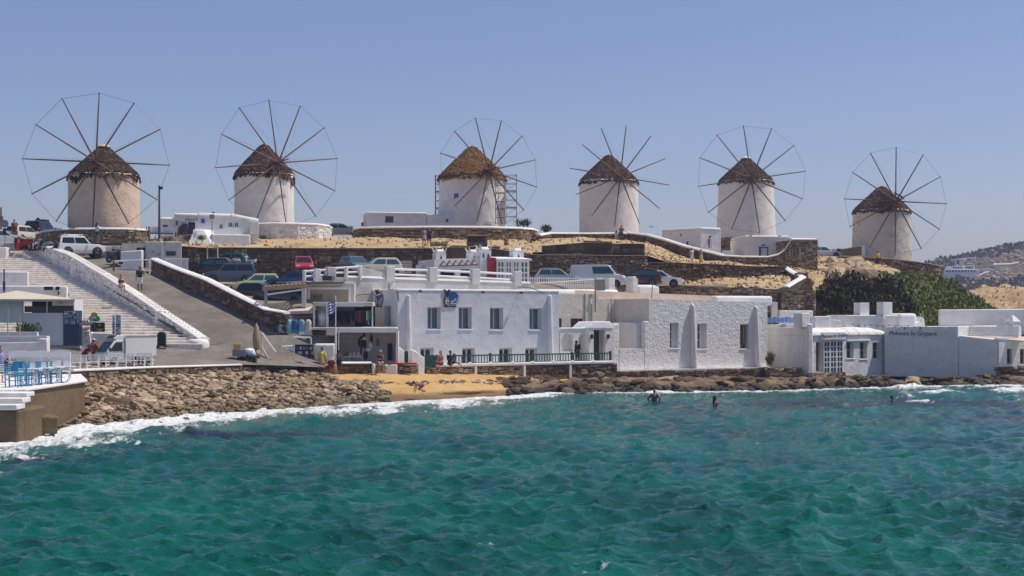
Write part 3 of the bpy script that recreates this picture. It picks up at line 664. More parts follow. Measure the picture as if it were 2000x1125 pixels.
# terrace wall behind the parking lot
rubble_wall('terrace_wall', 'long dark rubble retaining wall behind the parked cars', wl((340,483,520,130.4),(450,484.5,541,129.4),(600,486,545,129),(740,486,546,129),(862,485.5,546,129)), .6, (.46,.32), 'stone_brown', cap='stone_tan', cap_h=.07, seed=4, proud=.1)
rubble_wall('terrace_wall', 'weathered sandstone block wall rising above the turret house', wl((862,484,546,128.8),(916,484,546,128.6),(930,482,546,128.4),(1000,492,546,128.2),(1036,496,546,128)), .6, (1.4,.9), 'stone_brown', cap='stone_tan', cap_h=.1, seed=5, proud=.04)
rubble_wall('dry_stone_wall', 'rough dry stone wall behind the white van', wl((1028,497,548,126.8),(1060,499,548,126.6),(1130,499,548,127),(1200,500,550,127.6),(1262,500,552,128.2)), .7, (.40,.22), 'stone_tan', cap='stone_tan', cap_h=.07, seed=6, proud=.12)
rubble_wall('block_wall', 'low smooth sandstone wall below the mill terrace', wl((1060,481,500,131.5),(1140,475,500,132),(1195,474,500,132.5)), .5, (2.2,.7), 'stone_brown', cap='stone_tan', cap_h=.08, seed=7, proud=.03)
rubble_wall('block_wall', 'low cracked sandstone wall at the top of the dry stone wall', wl((1196,477,502,130.6),(1230,476,502,130.4),(1258,477,502,130.2)), .8, (1.5,.6), 'stone_brown', cap='stone_tan', cap_h=.06, seed=8, proud=.04)
bw = rubble_wall('sandstone_pier', 'square sandstone pier topping the retaining wall', wl((914,461,486,130),(952,462,486,130.2)), 1.0, (1.2,.55), 'stone_brown', cap='stone_tan', cap_h=.12, seed=9, proud=.05)
rubble_wall('ruined_wall', 'low stub of broken wall on the dry terrace', wl((842,473,484,131),(873,472,484,131.2)), .5, (.6,.28), 'stone_tan', seed=10)
# terraces that carry the mills
rubble_wall('mill_terrace_wall', 'rubble terrace wall with white coping under the large beige mill', [(p, Z(474,128.5), Z(450.5,128.5)) for p in [P(72,470,136),P(84,470,131.5),P(110,470,128.6),P(150,470,127.4),P(200,470,127),P(250,470,127.4),P(284,470,129),P(292,470,132)]], .5, (.4,.27), 'stone_tan', cap='white', cap_h=.2, cap_r=True, seed=11, single=False)
rubble_wall('mill_terrace_wall', 'whitewashed rubble terrace wall under the second mill', [(p, Z(467,142), Z(439,142)) for p in [P(496,460,143),P(540,460,141.6),P(580,460,141.8),P(620,460,143),P(642,460,145.5),P(648,460,149)]], .5, (.5,.3), 'stone_white', core='white', cap='white', cap_h=.22, cap_r=True, seed=12, proud=.05)
rubble_wall('mill_terrace_wall', 'long curved rubble terrace wall under the golden thatched mill', [(p, Z(468,149), Z(446,149)) for p in [P(690,460,156),P(692,460,152.5),P(705,460,150.2),P(760,460,149),P(850,460,148.6),P(950,460,149),P(1015,460,150.4),P(1042,460,152.5),P(1050,460,156)]], .5, (.5,.32), 'stone_tan', cap='white', cap_h=.24, cap_r=True, seed=13, proud=.09)
rubble_wall('mill_terrace_wall', 'low brown terrace wall with white coping under the bare spoked mill', wl((1054,461,475,153),(1075,457.5,475,156),(1150,457.5,475,158),(1226,457.5,476,159.5)), .6, (.45,.3), 'stone_brown', cap='white', cap_h=.2, cap_r=True, seed=14)
rubble_wall('sloping_wall', 'brown rubble wall with white coping sloping down past the cube house', wl((1226,456.5,478,158),(1262,461,489,156.5),(1300,471,505,154.5),(1340,484,517,152.5),(1382,494,520,150.5),(1408,500.5,521,149)), .6, (.45,.3), 'stone_brown', cap='white', cap_h=.24, cap_r=True, seed=15)
rubble_wall('yard_wall', 'tan rubble wall with a curved white coping sweeping up to the stone annex', wl((1408,500.5,524,148.9),(1450,503,526,148),(1500,503.5,527,147.2),(1520,499,530,147),(1533,490,532,146.9),(1541,477,534,146.8),(1546,469,536,146.8)), .6, (.42,.28), 'stone_tan', cap='white', cap_h=.2, cap_r=True, seed=16, ends=False)
rubble_wall('field_wall', 'rough brown rubble wall below the footpath with the strolling couple', wl((1262,513,558,131),(1330,514,552,131.8),(1400,516.5,546,133.2),(1473,521,542,134.6)), .6, (.42,.28), 'stone_brown', cap='stone_tan', cap_h=.05, seed=17, proud=.12)
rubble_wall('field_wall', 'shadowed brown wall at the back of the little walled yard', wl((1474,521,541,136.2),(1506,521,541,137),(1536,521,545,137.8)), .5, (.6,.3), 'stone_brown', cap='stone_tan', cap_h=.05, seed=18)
rubble_wall('corner_wall', 'tan rubble wall with a white coping bent like an arrow point beside the steps', wl((1530,524,546,138.5),(1546,534,556,136),(1563,543,566,132.6),(1548,551,574,130.2),(1529,563,576,128)), .5, (.4,.28), 'stone_tan', cap='white', cap_h=.16, cap_r=True, seed=19)
rubble_wall('low_wall', 'sunlit tan rubble wall behind the rough white house roof', wl((1278,560,586,124.6),(1340,558.5,590,125),(1430,562,595,125.6),(1524,567,612,126.6),(1592,569,612,127.6)), .5, (.36,.24), 'stone_tan', cap='stone_tan', cap_h=.05, seed=20)
rubble_wall('mill_terrace_wall', 'rubble terrace wall rounding the headland under the last mill', wl((1640,502,516,164),(1690,503.5,522,164.5),(1740,507,530,165),(1790,513,545,165.4),(1826,519,557,166),(1838,521,558,168),(1842,520,556,172)), .7, (.55,.36), 'stone_tan', cap='stone_tan', cap_h=.14, seed=21, proud=.12)
# ------------------------------------------------------------------ windmills
def windmill(label, px, d, r_px, y_eave, y_base, y_apex, hub, sail_px, mat='mill_white', thatchm='thatch_grey', flare=.03, cap_white=0, ang0=0.0, rim=True, hubcol='redwood', ragged=.25, tips=True, lean=None, base_px=None, bow=2.6, holes=(), roof_fat=1.0, shaft=None):
    base = Z(y_base, d); o = Vector((X(px, d), d, base)); s = d/F; rr = r_px*s; h = Z(y_eave, d)-base; ha = Z(y_apex, d)-base
    t = thing('windmill', label, 'windmill', o, 0, 'thatched windmills along the ridge')
    rb = (base_px or r_px*(1+flare))*s
    n = 64; prof = [(rb, -1.2)]
    for k in range(13):
        u = k/12; prof.append((rb+(rr-rb)*u**.8, h*u))
    prof.append((rr*.4, h+.02)); m = MB()
    vs = []
    for r_, z in prof:
        for i in range(n):
            a = 2*math.pi*i/n; q = r_+.05*fbm((math.cos(a)*2.2+px, math.sin(a)*2.2, z*.6), 3); vs.append((q*math.cos(a), q*math.sin(a), z))
    fs = [(k*n+i, k*n+(i+1) % n, (k+1)*n+(i+1) % n, (k+1)*n+i) for k in range(len(prof)-1) for i in range(n)]
    m.add(vs, fs); tw = m.build('tower', M[mat], t, True)
    # roof: core cone with layered bundles of straw
    er = rr*1.06*roof_fat; hz = h-.12; rh = ha-hz
    prof = [(er*.96, hz-.02), (er*.86, hz+rh*.14), (er*.56, hz+rh*.47), (er*.28, hz+rh*.76), (er*.13, hz+rh*.94), (.02, ha-.1)]
    MB().lathe(prof, 32, (0,0,0), True, .05).build('roof_core', M[thatchm], t, True)
    m = MB(); rnd = random.Random(px); lay = 15
    def rad(u):
        zs = [(p[1]-hz)/rh for p in prof]; return np.interp(u, zs, [p[0] for p in prof])
    for L in range(lay):
        u = L/lay; nb = max(12, int(190*rad(u)/er))
        for i in range(nb):
            a = 2*math.pi*(i+rnd.uniform(-.5, .5))/nb; u0 = u+rnd.uniform(-.03, .03); u1 = min(1, u0+1.9/lay)
            r0 = rad(max(u0, 0))+.06+rnd.uniform(0, .10); r1 = rad(u1)+.03; z0 = hz+rh*u0; z1 = hz+rh*u1
            if L == 0: z0 -= rnd.uniform(.05, .25) + ragged*abs(noise.noise((math.cos(a)*2+px, math.sin(a)*2, 0)))*2.2*rnd.uniform(.6, 1.2); r0 += .02
            wd = rnd.uniform(.05, .15); ta = Vector((-math.sin(a), math.cos(a), 0)); ra = Vector((math.cos(a), math.sin(a), 0))
            b = ra*r0 + Vector((0,0,z0)) + ta*rnd.uniform(-.08, .08); c = ra*r1 + Vector((0,0,z1)); k = .09
            m.add([b-ta*wd*.8, b+ta*wd*.8, b-ra*k+ta*wd*.5-Vector((0,0,.05)), c+ta*wd*.6, c-ta*wd*.6], [(0,1,3,4),(2,1,0),(0,4,2),(1,2,3)])
    tag(m.build('thatch', M[thatchm], t), kind='stuff')
    if cap_white: MB().lathe([(er*.2, 0), (er*.16, .16), (er*.05, .28), (.01, .32)], 14, (0,0,hz+rh*.93)).build('roof_cap', M['mill_beige' if cap_white == 1 else 'mill_white'], t, True, 0)
    # wind shaft, hub, spokes and rim cable
    H = P(hub[0], hub[1], d-rr-.9); H = Vector((H.x, H.y, H.z)) - o
    hx = H.x; yaw = math.asin(max(-.6, min(.6, hx/(rr+.9)))); ax = Vector((math.sin(yaw), -math.cos(yaw), .06)).normalized()
    W = thing('sail_wheel', None, None, H); W.parent = t; W.name = 'sail_wheel'
    # the wheel is one part with spokes, cable and hub under it
    qm = ax.to_track_quat('Z', 'Y').to_matrix(); up = Vector((0,0,1)); ux = ax.cross(up).normalized()*-1; uz = ux.cross(ax)*-1
    if uz.z < 0: uz = -uz
    if ux.x < 0: ux = -ux
    hubm = MB().tube(-ax*1.9, ax*.35, .2, .17, 10)
    for k in range(6):
        a = math.pi*k/6; e = ux*math.cos(a)+uz*math.sin(a); hubm.tube(-e*.75+ax*.1*(k % 3-1), e*.75+ax*.1*(k % 3-1), .085, .085, 5)
    hubm.tube(ax*.3, ax*bow, .07, .04, 6); hubm.build('hub', M[hubcol], W)
    SR = sail_px*(d-rr-.9)/F; tip = []; rnd = random.Random(px+5)
    for k in range(12):
        a = math.pi/2 + ang0 + 2*math.pi*k/12; e = ux*math.cos(a)+uz*math.sin(a); L = SR*rnd.uniform(.97, 1.02); off = ax*.1*(k % 3-1)
        MB().tube(off+e*.3, off+e*L, .085, .05, 6).build('spoke', M['spar'], W); tip.append(off+e*L)
    c = MB()
    for k in range(12):
        if rim: c.tube(tip[k]*.99, tip[(k+1) % 12]*.99, .014, .014, 4)
        c.tube(tip[k]*.98, ax*(bow-.1), .008, .008, 3)
    c.build('cable', M['wire'], W)
    return t, o, rr, rb, h
def mill_opening(t, o, rr, d, x0, y0, x1, y1, mat, frame=None, name='window'):
    """a small opening with its leaf, bedded in the round wall"""
    a = P(x0, y0, d-rr)-o; b = P(x1, y1, d-rr)-o; cx = (a.x+b.x)/2; w_ = b.x-a.x; y = -math.sqrt(max(.01, rr*rr-cx*cx)); yaw = math.atan2(cx, -y)
    m = MB(); f = MB(); hw = w_/2/math.cos(yaw); z0, z1 = b.z, a.z
    def put(mb, x0, x1, y0, y1, z0, z1):
        rm = Matrix.Rotation(yaw, 3, 'Z'); vs = []
        for z in (z0, z1):
            for x, yy in ((x0,y0),(x1,y0),(x1,y1),(x0,y1)): vs.append(rm @ Vector((x, yy, 0)) + Vector((cx, y, z)))
        mb.hexa(vs[:4], vs[4:])
    put(f, -hw-.07, hw+.07, -.06, .3, z0-.07, z1+.07); fo = f.build(name, M[frame or 'mill_white'], t)
    put(m, -hw, hw, -.075, .1, z0, z1); m.build('leaf', M[mat], fo)
    return fo
t, o, rr, rb, h = windmill('large beige mill above the climbing road, hub stained red', 203, 132, 67, 342, 449, 284, (187,316), 140, 'mill_beige', 'thatch_grey', .02, 1, R(-2), True, 'redwood', .45, bow=1.6)
t, o, rr, rb, h = windmill('off-white mill with ragged dark thatch behind the whitewashed terrace wall', 516, 148, 57.5, 341, 439, 281, (543,318), 128, 'mill_white', 'thatch_grey', .0, 0, R(7), True, 'redwood', .6)
t, o, rr, rb, h = windmill('white mill under a fresh golden thatch with scaffolding at its side', 922, 160, 64, 347, 440, 285, (955,333), 106, 'mill_white', 'thatch_gold', .04, 0, R(14), True, 'redwood', .35, roof_fat=1.03)
M3 = (t, o, rr); mill_opening(t, o, rr, 160, 887, 377, 896, 390, 'blue'); mill_opening(t, o, rr, 160, 888, 423.5, 896, 436, 'blue', name='door')
t, o, rr, rb, h = windmill('white mill with bare spokes and no rim cable above the brown terrace wall', 1189, 172, 57, 354, 453, 302, (1212,345), 102, 'mill_white', 'thatch_grey', .02, 0, R(-8), False, 'spar', .2)
t, o, rr, rb, h = windmill('white mill with one dark window standing on a stone base behind the cube house', 1457, 172, 53, 354, 466, 307, (1468,349), 108, 'mill_white', 'thatch_grey', .1, 2, R(8), True, 'redwood', .15)
mill_opening(t, o, rr, 172, 1468, 393, 1474, 404, 'dark')
rubble_wall('stone_base', None, [(Vector((rb*1.04*math.cos(R(a)), rb*1.04*math.sin(R(a)), 0)), Z(500,172)-o.z, -.02) for a in range(190, 351, 16)], .5, (.8,.45), 'stone_tan', seed=31, ends=False, parent=t)
t, o, rr, rb, h = windmill('squat worn mill with peeling plaster on the headland above the green slope', 1722, 172, 54.5, 411, 512, 363, (1750,393), 107, 'mill_worn', 'thatch_grey', .06, 0, R(-2), True, 'redwood', .15, bow=2.2)
mill_opening(t, o, rr, 172, 1666, 483, 1671.5, 500, 'wood', name='door')
m = MB()
rnd = random.Random(4)
Hb = P(1741, 396, 172-rr-.35)-o          # tangle of red beams behind the wheel
for k in range(34): m.cbox(Hb+Vector((rnd.uniform(-1.3,1.0), rnd.uniform(.0,.9), rnd.uniform(-1.0,.9))), (rnd.uniform(.5,1.3), .14, .14), Matrix.Rotation(rnd.uniform(-1.5,1.5), 3, 'Y'))
m.build('beam_frame', M['redwood'], t)
# scaffolding tower against the third mill
def scaffold(label, px0, px1, y0, y1, d, dep, n):
    a = P(px0, y1, d); b = P(px1, y1, d); t = thing('scaffold', label, 'scaffold', a, 0); w_ = b.x-a.x; hh = Z(y0, d)-a.z
    for i in (0, 1):
        for j in (0, 1): MB().tube((i*w_, j*dep, 0), (i*w_, j*dep, hh), .035, None, 6).build('upright', M['steel'], t)
    for k in range(1, n+1):
        z = hh*k/n; m = MB()
        m.tube((0,0,z-.1),(w_,0,z-.1),.028); m.tube((0,dep,z-.1),(w_,dep,z-.1),.028); m.tube((0,0,z-.1),(0,dep,z-.1),.028); m.tube((w_,0,z-.1),(w_,dep,z-.1),.028)
        m.build('ledger', M['steel'], t)
        if k < n and k % 2 == 0: MB().box(.05, w_-.05, .05, dep-.05, z, z+.05).build('plank_deck', M['pale_wood'], t)
        zz = hh*(k-1)/n; MB().tube((0,-.03,zz),(w_,-.03,z-.1),.02).build('brace', M['steel'], t)
    return t
scaffold('tall tube scaffold beside the golden thatched mill, open to the sky', 988, 1009, 340, 437, 158, 1.2, 6)
scaffold('tube scaffold standing in front of the golden thatched mill wall', 968, 986, 345, 438, 155.4, .5, 6)
scaffold('narrow tube scaffold on the shaded side of the golden thatched mill', 850, 858, 341, 438, 160, 1.2, 6)
# ------------------------------------------------------------------ houses on the shore
def frame_at(o, deg):
    f = Frame.__new__(Frame); f.o = Vector(o); f.a = R(deg); f.e = Vector((math.cos(f.a), math.sin(f.a), 0)); f.n = Vector((-math.sin(f.a), math.cos(f.a), 0)); return f
def text_mesh(name, body, h, mat, parent, loc, rot=(R(90),0,0), shear=0, ext=.01, align='CENTER', sx=1.0, spacing=1.0):
    c = bpy.data.curves.new('lettering', 'FONT'); c.body = body; c.size = h; c.extrude = ext; c.align_x = align; c.align_y = 'CENTER'; c.shear = shear; c.space_character = spacing; c.resolution_u = 3
    t = bpy.data.objects.new('lettering', c); COL.objects.link(t); dg = bpy.context.evaluated_depsgraph_get()
    me = bpy.data.meshes.new_from_object(t.evaluated_get(dg)); bpy.data.objects.remove(t)
    o = bpy.data.objects.new(name, me); COL.objects.link(o); me.materials.clear(); me.materials.append(mat); o.parent = parent; o.location = loc; o.rotation_euler = rot; o.scale = (sx, 1, 1)
    return o
def parapet(parent, x0, x1, y0, y1, z, w=.3, h=.22, mat='white', bev=.09, sides='fblr', name='parapet'):
    m = MB()
    if 'f' in sides: m.box(x0-.04, x1+.04, y0-.04, y0+w, z, z+h)
    if 'b' in sides: m.box(x0-.04, x1+.04, y1-w, y1+.04, z, z+h)
    if 'l' in sides: m.box(x0-.04, x0+w, y0+w+.003, y1-w-.003, z, z+h-.003)
    if 'r' in sides: m.box(x1-w, x1+.04, y0+w+.003, y1-w-.003, z, z+h-.003)
    return m.build(name, M[mat], parent, bevel=bev, seg=3)
def body(parent, x0, x1, y0, y1, z0, z1, holes=(), depth=.35, mat='white', top=None, lholes=(), roofmat=None, roof_drop=.12, bottom=False):
    """outer walls as one mesh with recessed openings in the front (and left) face, and a roof deck"""
    m = MB(); holed(m, x0, x1, z0, z1, holes, depth, y0, top)
    tl = top(x0) if top else z1; tr = top(x1) if top else z1
    sub = MB(); holed(sub, 0, y1-y0, z0, tl, [(y1-y0-(h[1]-y0), y1-y0-(h[0]-y0), h[2], h[3]) for h in lholes], depth)
    m.add([(x0+v[1], y1-v[0], v[2]) for v in sub.v], sub.f)
    m.quad((x1,y0,z0),(x1,y1,z0),(x1,y1,tr),(x1,y0,tr)); m.quad((x0,y1,z0),(x0,y1,tl),(x1,y1,tr),(x1,y1,z0))
    w_ = m.build('wall', M[mat], parent)
    MB().add([(x0,y0,tl-.001),(x1,y0,tr-.001),(x1,y1,tr-.001),(x0,y1,tl-.001)], [(0,1,2,3)]).build('roof', M[roofmat or mat], parent)
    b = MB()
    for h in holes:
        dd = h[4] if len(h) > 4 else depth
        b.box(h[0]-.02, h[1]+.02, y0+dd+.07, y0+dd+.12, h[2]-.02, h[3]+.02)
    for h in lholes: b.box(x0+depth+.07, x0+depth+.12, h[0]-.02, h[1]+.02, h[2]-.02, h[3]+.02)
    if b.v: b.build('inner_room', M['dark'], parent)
    return w_
HF = Frame(777, 103, 1.0, 30)
hx1 = HF.x(1092); hz = HF.z(930, 570.5); hot = HF.thing('guest_house', 'long white guest house with four shuttered upper windows and a round blue sign', 'house')
terr = HF.z(1000, 712)
ups = [HF.r(835,600,861,643), HF.r(896,600,921.5,643), HF.r(957,601,983,644), HF.r(1034,602,1058,644)]
los = [(HF.x(a), HF.x(b), terr, HF.z((a+b)/2, 679.5)) for a, b in ((821,847),(903,928),(975,1000),(1026,1050.5))]
SD = frame_at(HF.w(0, 9.5, 0), -60); ldoor = (9.5-SD.x(763.5), 9.5-SD.x(750), SD.z(756, 637), SD.z(756, 598))
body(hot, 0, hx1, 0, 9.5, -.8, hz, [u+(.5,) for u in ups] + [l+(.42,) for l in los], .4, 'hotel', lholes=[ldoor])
parapet(hot, 0, hx1, 0, 9.5, hz, .34, .2, 'white_clean', .1)
for h in ups:
    window(hot, h, .44, M['wpaint'], M['glass_teal'], 2, 1, .07); MB().box(h[0]-.06, h[1]+.06, -.05, .1, h[2]-.09, h[2]+.003).build('sill', M['white_clean'], hot, bevel=.02)
for h in los:
    f = window(hot, h, .36, M['greywall'], M['glass'], 2, 1, .12, 'door')
m = MB().box(.33, .39, ldoor[0]+.1, ldoor[1]-.1, ldoor[2], ldoor[3]).build('door', M['beige'], hot)
for p in (796.5, 1072.5):
    x = HF.x(p); zt = HF.z(p, 577.5)
    MB().hexa([(x-.09,-.62,-.8),(x+.09,-.62,-.8),(x+.09,.05,-.8),(x-.09,.05,-.8)], [(x-.08,-.28,zt),(x+.08,-.28,zt),(x+.08,.05,zt+.06),(x-.08,.05,zt+.06)]).build('buttress', M['white_clean'], hot, bevel=.05)
def wall_lamp(label, f, px, py, y=0.0):
    x, z = f.l(px, py, y); o = f.w(x, y, z); t = thing('wall_lamp', label, 'lamp', o, f.a, 'spotlights on the guest house parapet')
    MB().tube((0,.05,0),(0,-.42,.05),.02).build('arm', M['black'], t); MB().hexa([(-.07,-.5,-.09),(.07,-.5,-.09),(.07,-.34,-.02),(-.07,-.34,-.02)], [(-.07,-.48,.05),(.07,-.48,.05),(.07,-.34,.08),(-.07,-.34,.08)]).build('lamp_head', M['black'], t)
for p, q, l in ((816,568.5,'black spotlight above the first upper window of the guest house'),(938,571,'black spotlight above the wall between second and third windows'),(1013,572,'black spotlight near the cable end above the guest house'),(872,569,'black spotlight hidden behind the donkey ears sign')): wall_lamp(l, HF, p, q)
# donkey and disc emblem: same sign on the front and on the side wall
def emblem(label, f, px, py, pw):
    x, z = f.l(px, py); o = f.w(x, -.02, z); t = thing('emblem_sign', label, 'sign', o, f.a, 'donkey and blue disc signs'); k = pw
    MB().add([(k*.19+k*.40*math.cos(a), -.05, k*.40*math.sin(a)) for a in np.linspace(0, 2*math.pi, 29)[:-1]] + [(k*.19+k*.40*math.cos(a), 0, k*.40*math.sin(a)) for a in np.linspace(0, 2*math.pi, 29)[:-1]], [tuple(range(28))] + [(i, i+28, (i+1) % 28+28, (i+1) % 28) for i in range(28)]).build('disc', simple('deep_blue_sign', (.008,.07,.26), .4), t)
    dk = simple('sign_dark_brown', (.035,.012,.022), .5); tan = simple('sign_muzzle_tan', (.5,.38,.27), .5)
    def ov(cx, cz, rx, rz, y, n, mat, name, y2=.0): return MB().prism([(cx+rx*math.cos(a), cz+rz*math.sin(a)) for a in np.linspace(0, 2*math.pi, 21)[:-1]], y, y2).build(name, mat, t)
    ov(-k*.26, -k*.18, k*.21, k*.26, -.07, 20, dk, 'muzzle_outline'); ov(-k*.25, -k*.03, k*.16, k*.25, -.075, 20, dk, 'head'); ov(-k*.245, -k*.19, k*.165, k*.19, -.085, 20, tan, 'muzzle')
    MB().box(-k*.36, -k*.13, -.095, -.086, -k*.235, -k*.215).build('mouth', dk, t)
    for sx in (-1, 1): MB().prism([(-k*.25+sx*k*.03, k*.15), (-k*.25+sx*k*.22, k*.56), (-k*.25+sx*k*.11, k*.56), (-k*.25+sx*k*.15*.1, k*.3)] if sx < 0 else [(-k*.25-k*.03, k*.15), (-k*.25+k*.10, k*.15), (-k*.25+k*.22, k*.56), (-k*.25+k*.11, k*.55)], -.075, 0).build('ear', dk, t)
    for sx in (-1, 1): ov(-k*.25+sx*k*.07, k*.05, k*.025, k*.04, -.085, 20, M['wpaint'], 'eye')
    text_mesh('lettering', 'best', k*.24, M['wpaint'], t, (k*.22, -.06, -k*.12), (R(90), R(-33), 0))
    bar = MB()
    for a in range(-115, 6, 20): bar.cbox((k*.19+k*.33*math.cos(R(a)), -.055, k*.33*math.sin(R(a))), (k*.10, .012, k*.045), Matrix.Rotation(-R(a+90), 3, 'Y'))
    bar.build('rim_band', M['wpaint'], t)
    MB().box(-k*.44, -k*.12, -.04, .0, -k*.52, -k*.45).build('name_bar', dk, t); MB().box(-k*.07, k*.42, -.04, .0, -k*.52, -k*.45).build('name_bar', dk, t)
    return t
emblem('donkey head and round blue sign above the first two guest house windows', HF, 879, 583, 1.16)
emblem('donkey head and round blue sign on the narrow side wall beside the shop', SD, 741, 583, 1.16)
# terrace in front: stone base, white kerb, green railing
tz = lambda px, py, y: HF.z(px, py, y)
def hw(px0, px1, y, zt, zb): return [(HF.w(HF.x(px0, y), y, 0), HF.o.z+zb, HF.o.z+zt), (HF.w(HF.x(px1, y), y, 0), HF.o.z+zb, HF.o.z+zt)]
TY = -2.0; zk = tz(960, 715, TY); z0 = -.25
for a, b, l, mt in ((833,927,'terrace base wall of round stones under the seated couple','stone_tan'),(930,1021,'terrace base wall of round stones under the middle of the green railing','stone_tan'),(1027,1111,'dark terrace base wall with a boulder against it','stone_brown'),(1116,1205,'dark terrace base wall of stones under the green railing end','stone_brown')):
    rubble_wall('terrace_wall', l, hw(a, b, TY, zk, z0-(.35 if a > 1000 else 0)), .4, (.42,.3), mt, single=True, seed=a, proud=.06, ends=False, core='mortar')
ter = HF.thing('terrace', 'narrow white terrace ledge along the guest house front', 'terrace')
xa, xb = HF.x(852, TY), HF.x(1197, TY)
MB().box(HF.x(833, TY)+.05, xb, TY+.03, -.003, -.8, terr-.05).build('floor', M['white'], ter)
MB().box(xa, xb, TY-.1, TY+.4, zk+.003, zk+.22).build('kerb', M['white_clean'], ter, bevel=.06)
for p in (928.5, 1024, 1113.5): MB().box(HF.x(p, TY)-.09, HF.x(p, TY)+.09, TY-.08, TY+.03, z0-.5, zk).build('pier', M['white_clean'], ter)
for p in (918, 958, 1001, 1040, 1080, 1118, 1158): MB().ball((HF.x(p, TY), TY+.02, zk+.21), .16, .14, .09).build('knob', M['white_clean'], ter, True)
rail = HF.thing('railing', 'dark green wooden balustrade along the guest house terrace', 'railing'); ry = TY+.15; za = tz(1000, 708.5, ry); zb = tz(1000, 691.5, ry)
x0, x1 = HF.x(887, ry), HF.x(1194, ry)
MB().box(x0, x1, ry-.05, ry+.05, zb-.09, zb).build('top_rail', M['green'], rail); MB().box(x0, x1, ry-.04, ry+.04, za, za+.07).build('bottom_rail', M['green'], rail)
for p in (887, 957.5, 1039, 1117, 1192): x = HF.x(p, ry); MB().box(x-.07, x+.07, ry-.07, ry+.07, za-.05, zb+.1).build('post', M['green'], rail)
n = 58; bal = MB().box(-.025, .025, -.025, .025, 0, zb-za-.16).mesh('baluster'); bal.materials.append(M['green'])
for k in range(n): inst('baluster', bal, rail, (x0+.15+(x1-x0-.3)*k/(n-1), ry, za+.072))
pan = HF.thing('fence_panel', 'short dark green boarded fence beside the white stair pier', 'fence'); xp, xq = HF.x(829.5, TY+.2), HF.x(856, TY+.2)
for k in range(9): MB().box(xp+(xq-xp)*k/9, xp+(xq-xp)*(k+.82)/9, TY+.16, TY+.2, z0, tz(840, 694, TY+.2)+.02*(k % 3)).build('board', M['green'], pan)
MB().box(xp, xq, TY+.203, TY+.24, za+.3, za+.4).build('rail', M['green'], pan)
# gate between curved white piers
gp = HF.thing('gate', 'dark green wooden gate between two curved white stair piers', 'gate'); gy = -1.2
ga, gb = HF.x(790.5, gy), HF.x(801.5, gy); gz0, gz1 = tz(796, 709, gy), tz(796, 686, gy)
for k in range(4): MB().box(ga+(gb-ga)*k/4+.004, ga+(gb-ga)*(k+1)/4-.008, gy, gy+.05, gz0, gz1).build('board', M['dgreen'], gp)
MB().box(ga, gb, gy+.053, gy+.09, gz0+.3, gz0+.42).build('cross_bar', M['dgreen'], gp)
for lab, (p0, p1), (ya, yb, yc) in (('curved white pier on the shop side of the green gate', (777.5,789.5), (677.5,684,708)),('curved stepped white pier on the railing side of the green gate', (802.5,829.5), (683,698,735))):
    t = HF.thing('stair_pier', lab, 'pier'); yy = gy-.25 if p0 < 790 else TY-.15
    xA, xB = HF.x(p0, yy), HF.x(p1, yy); a_, b_, c_z = tz(p0, ya, yy), tz(p1, yb, yy), tz(p1, yc, yy)-.1
    pts = [(xA, c_z), (xB, c_z), (xB, b_)] + [(xB-(xB-xA)*k/6, b_+(a_-b_)*math.sin(k/6*math.pi/2)**1.3) for k in range(1, 7)]
    MB().prism(pts, yy, yy+.45).build('pier_wall', M['white_clean'], t, bevel=.06, seg=3)
# ------------------------------------------------------------------ terrace storey above the guest house, with posts and double rails
UY = 4.2
up = HF.thing('upper_terrace', 'weathered grey-white terrace wall above the guest house with square posts', 'terrace')
def ux(p): return HF.x(p, UY)
def uz(p, q): return HF.z(p, q, UY)
topf = lambda x: uz(690, 541.5) + (uz(1034, 553)-uz(690, 541.5))*(x-ux(690))/(ux(1034)-ux(690))
m = MB(); holed(m, ux(676), ux(1036), 3.0, 99, [], .2, UY, topf); xA, xB = ux(676), ux(1036)
m.quad((xA,UY,3.0),(xA,UY,topf(xA)),(xA,UY+6,topf(xA)),(xA,UY+6,3.0)); m.quad((xB,UY,3.0),(xB,UY+6,3.0),(xB,UY+6,topf(xB)),(xB,UY,topf(xB))); m.quad((xA,UY,topf(xA)),(xB,UY,topf(xB)),(xB,UY+6,topf(xB)),(xA,UY+6,topf(xA)))
m.build('wall', M['greywall'], up)
m = MB()
for k in range(14):
    a = xA+(xB-xA)*k/14; b = xA+(xB-xA)*(k+1)/14
    m.hexa([(a,UY-.05,topf(a)-.03),(b,UY-.05,topf(b)-.03),(b,UY+.3,topf(b)-.03),(a,UY+.3,topf(a)-.03)], [(a,UY+.02,topf(a)+.12),(b,UY+.02,topf(b)+.12),(b,UY+.25,topf(b)+.12),(a,UY+.25,topf(a)+.12)])
m.build('coping', M['white'], up)
posts = [(647,521.5,542),(762,519.5,546),(846,522,549),(929,525.5,553),(1011,530,557)]
for p, a, b in posts:
    x = ux(p); h = .34; MB().box(x-h, x+h, UY-.12, UY+.42, uz(p, b)-.1, uz(p, a)).build('post', M['greywall'], up, bevel=.05)
for (p, a, b), (p2, a2, b2) in zip(posts, posts[1:]):
    if p == 647: continue
    for f1 in (.22, .62): MB().tube((ux(p)+.35, UY+.15, uz(p, a+(b-a)*f1)), (ux(p2)-.35, UY+.15, uz(p2, a2+(b2-a2)*f1)), .085, None, 8).build('rail', M['wpaint'], up)
for (pa, qa), (pb, qb) in (((654,524),(703,521)),((654,533),(703,531)),((596,530),(640,527)),((596,540),(640,537))): MB().tube((ux(pa), UY+.1, uz(pa, qa)), (ux(pb), UY+.1, uz(pb, qb)), .08, None, 8).build('rail', M['wpaint'], up)
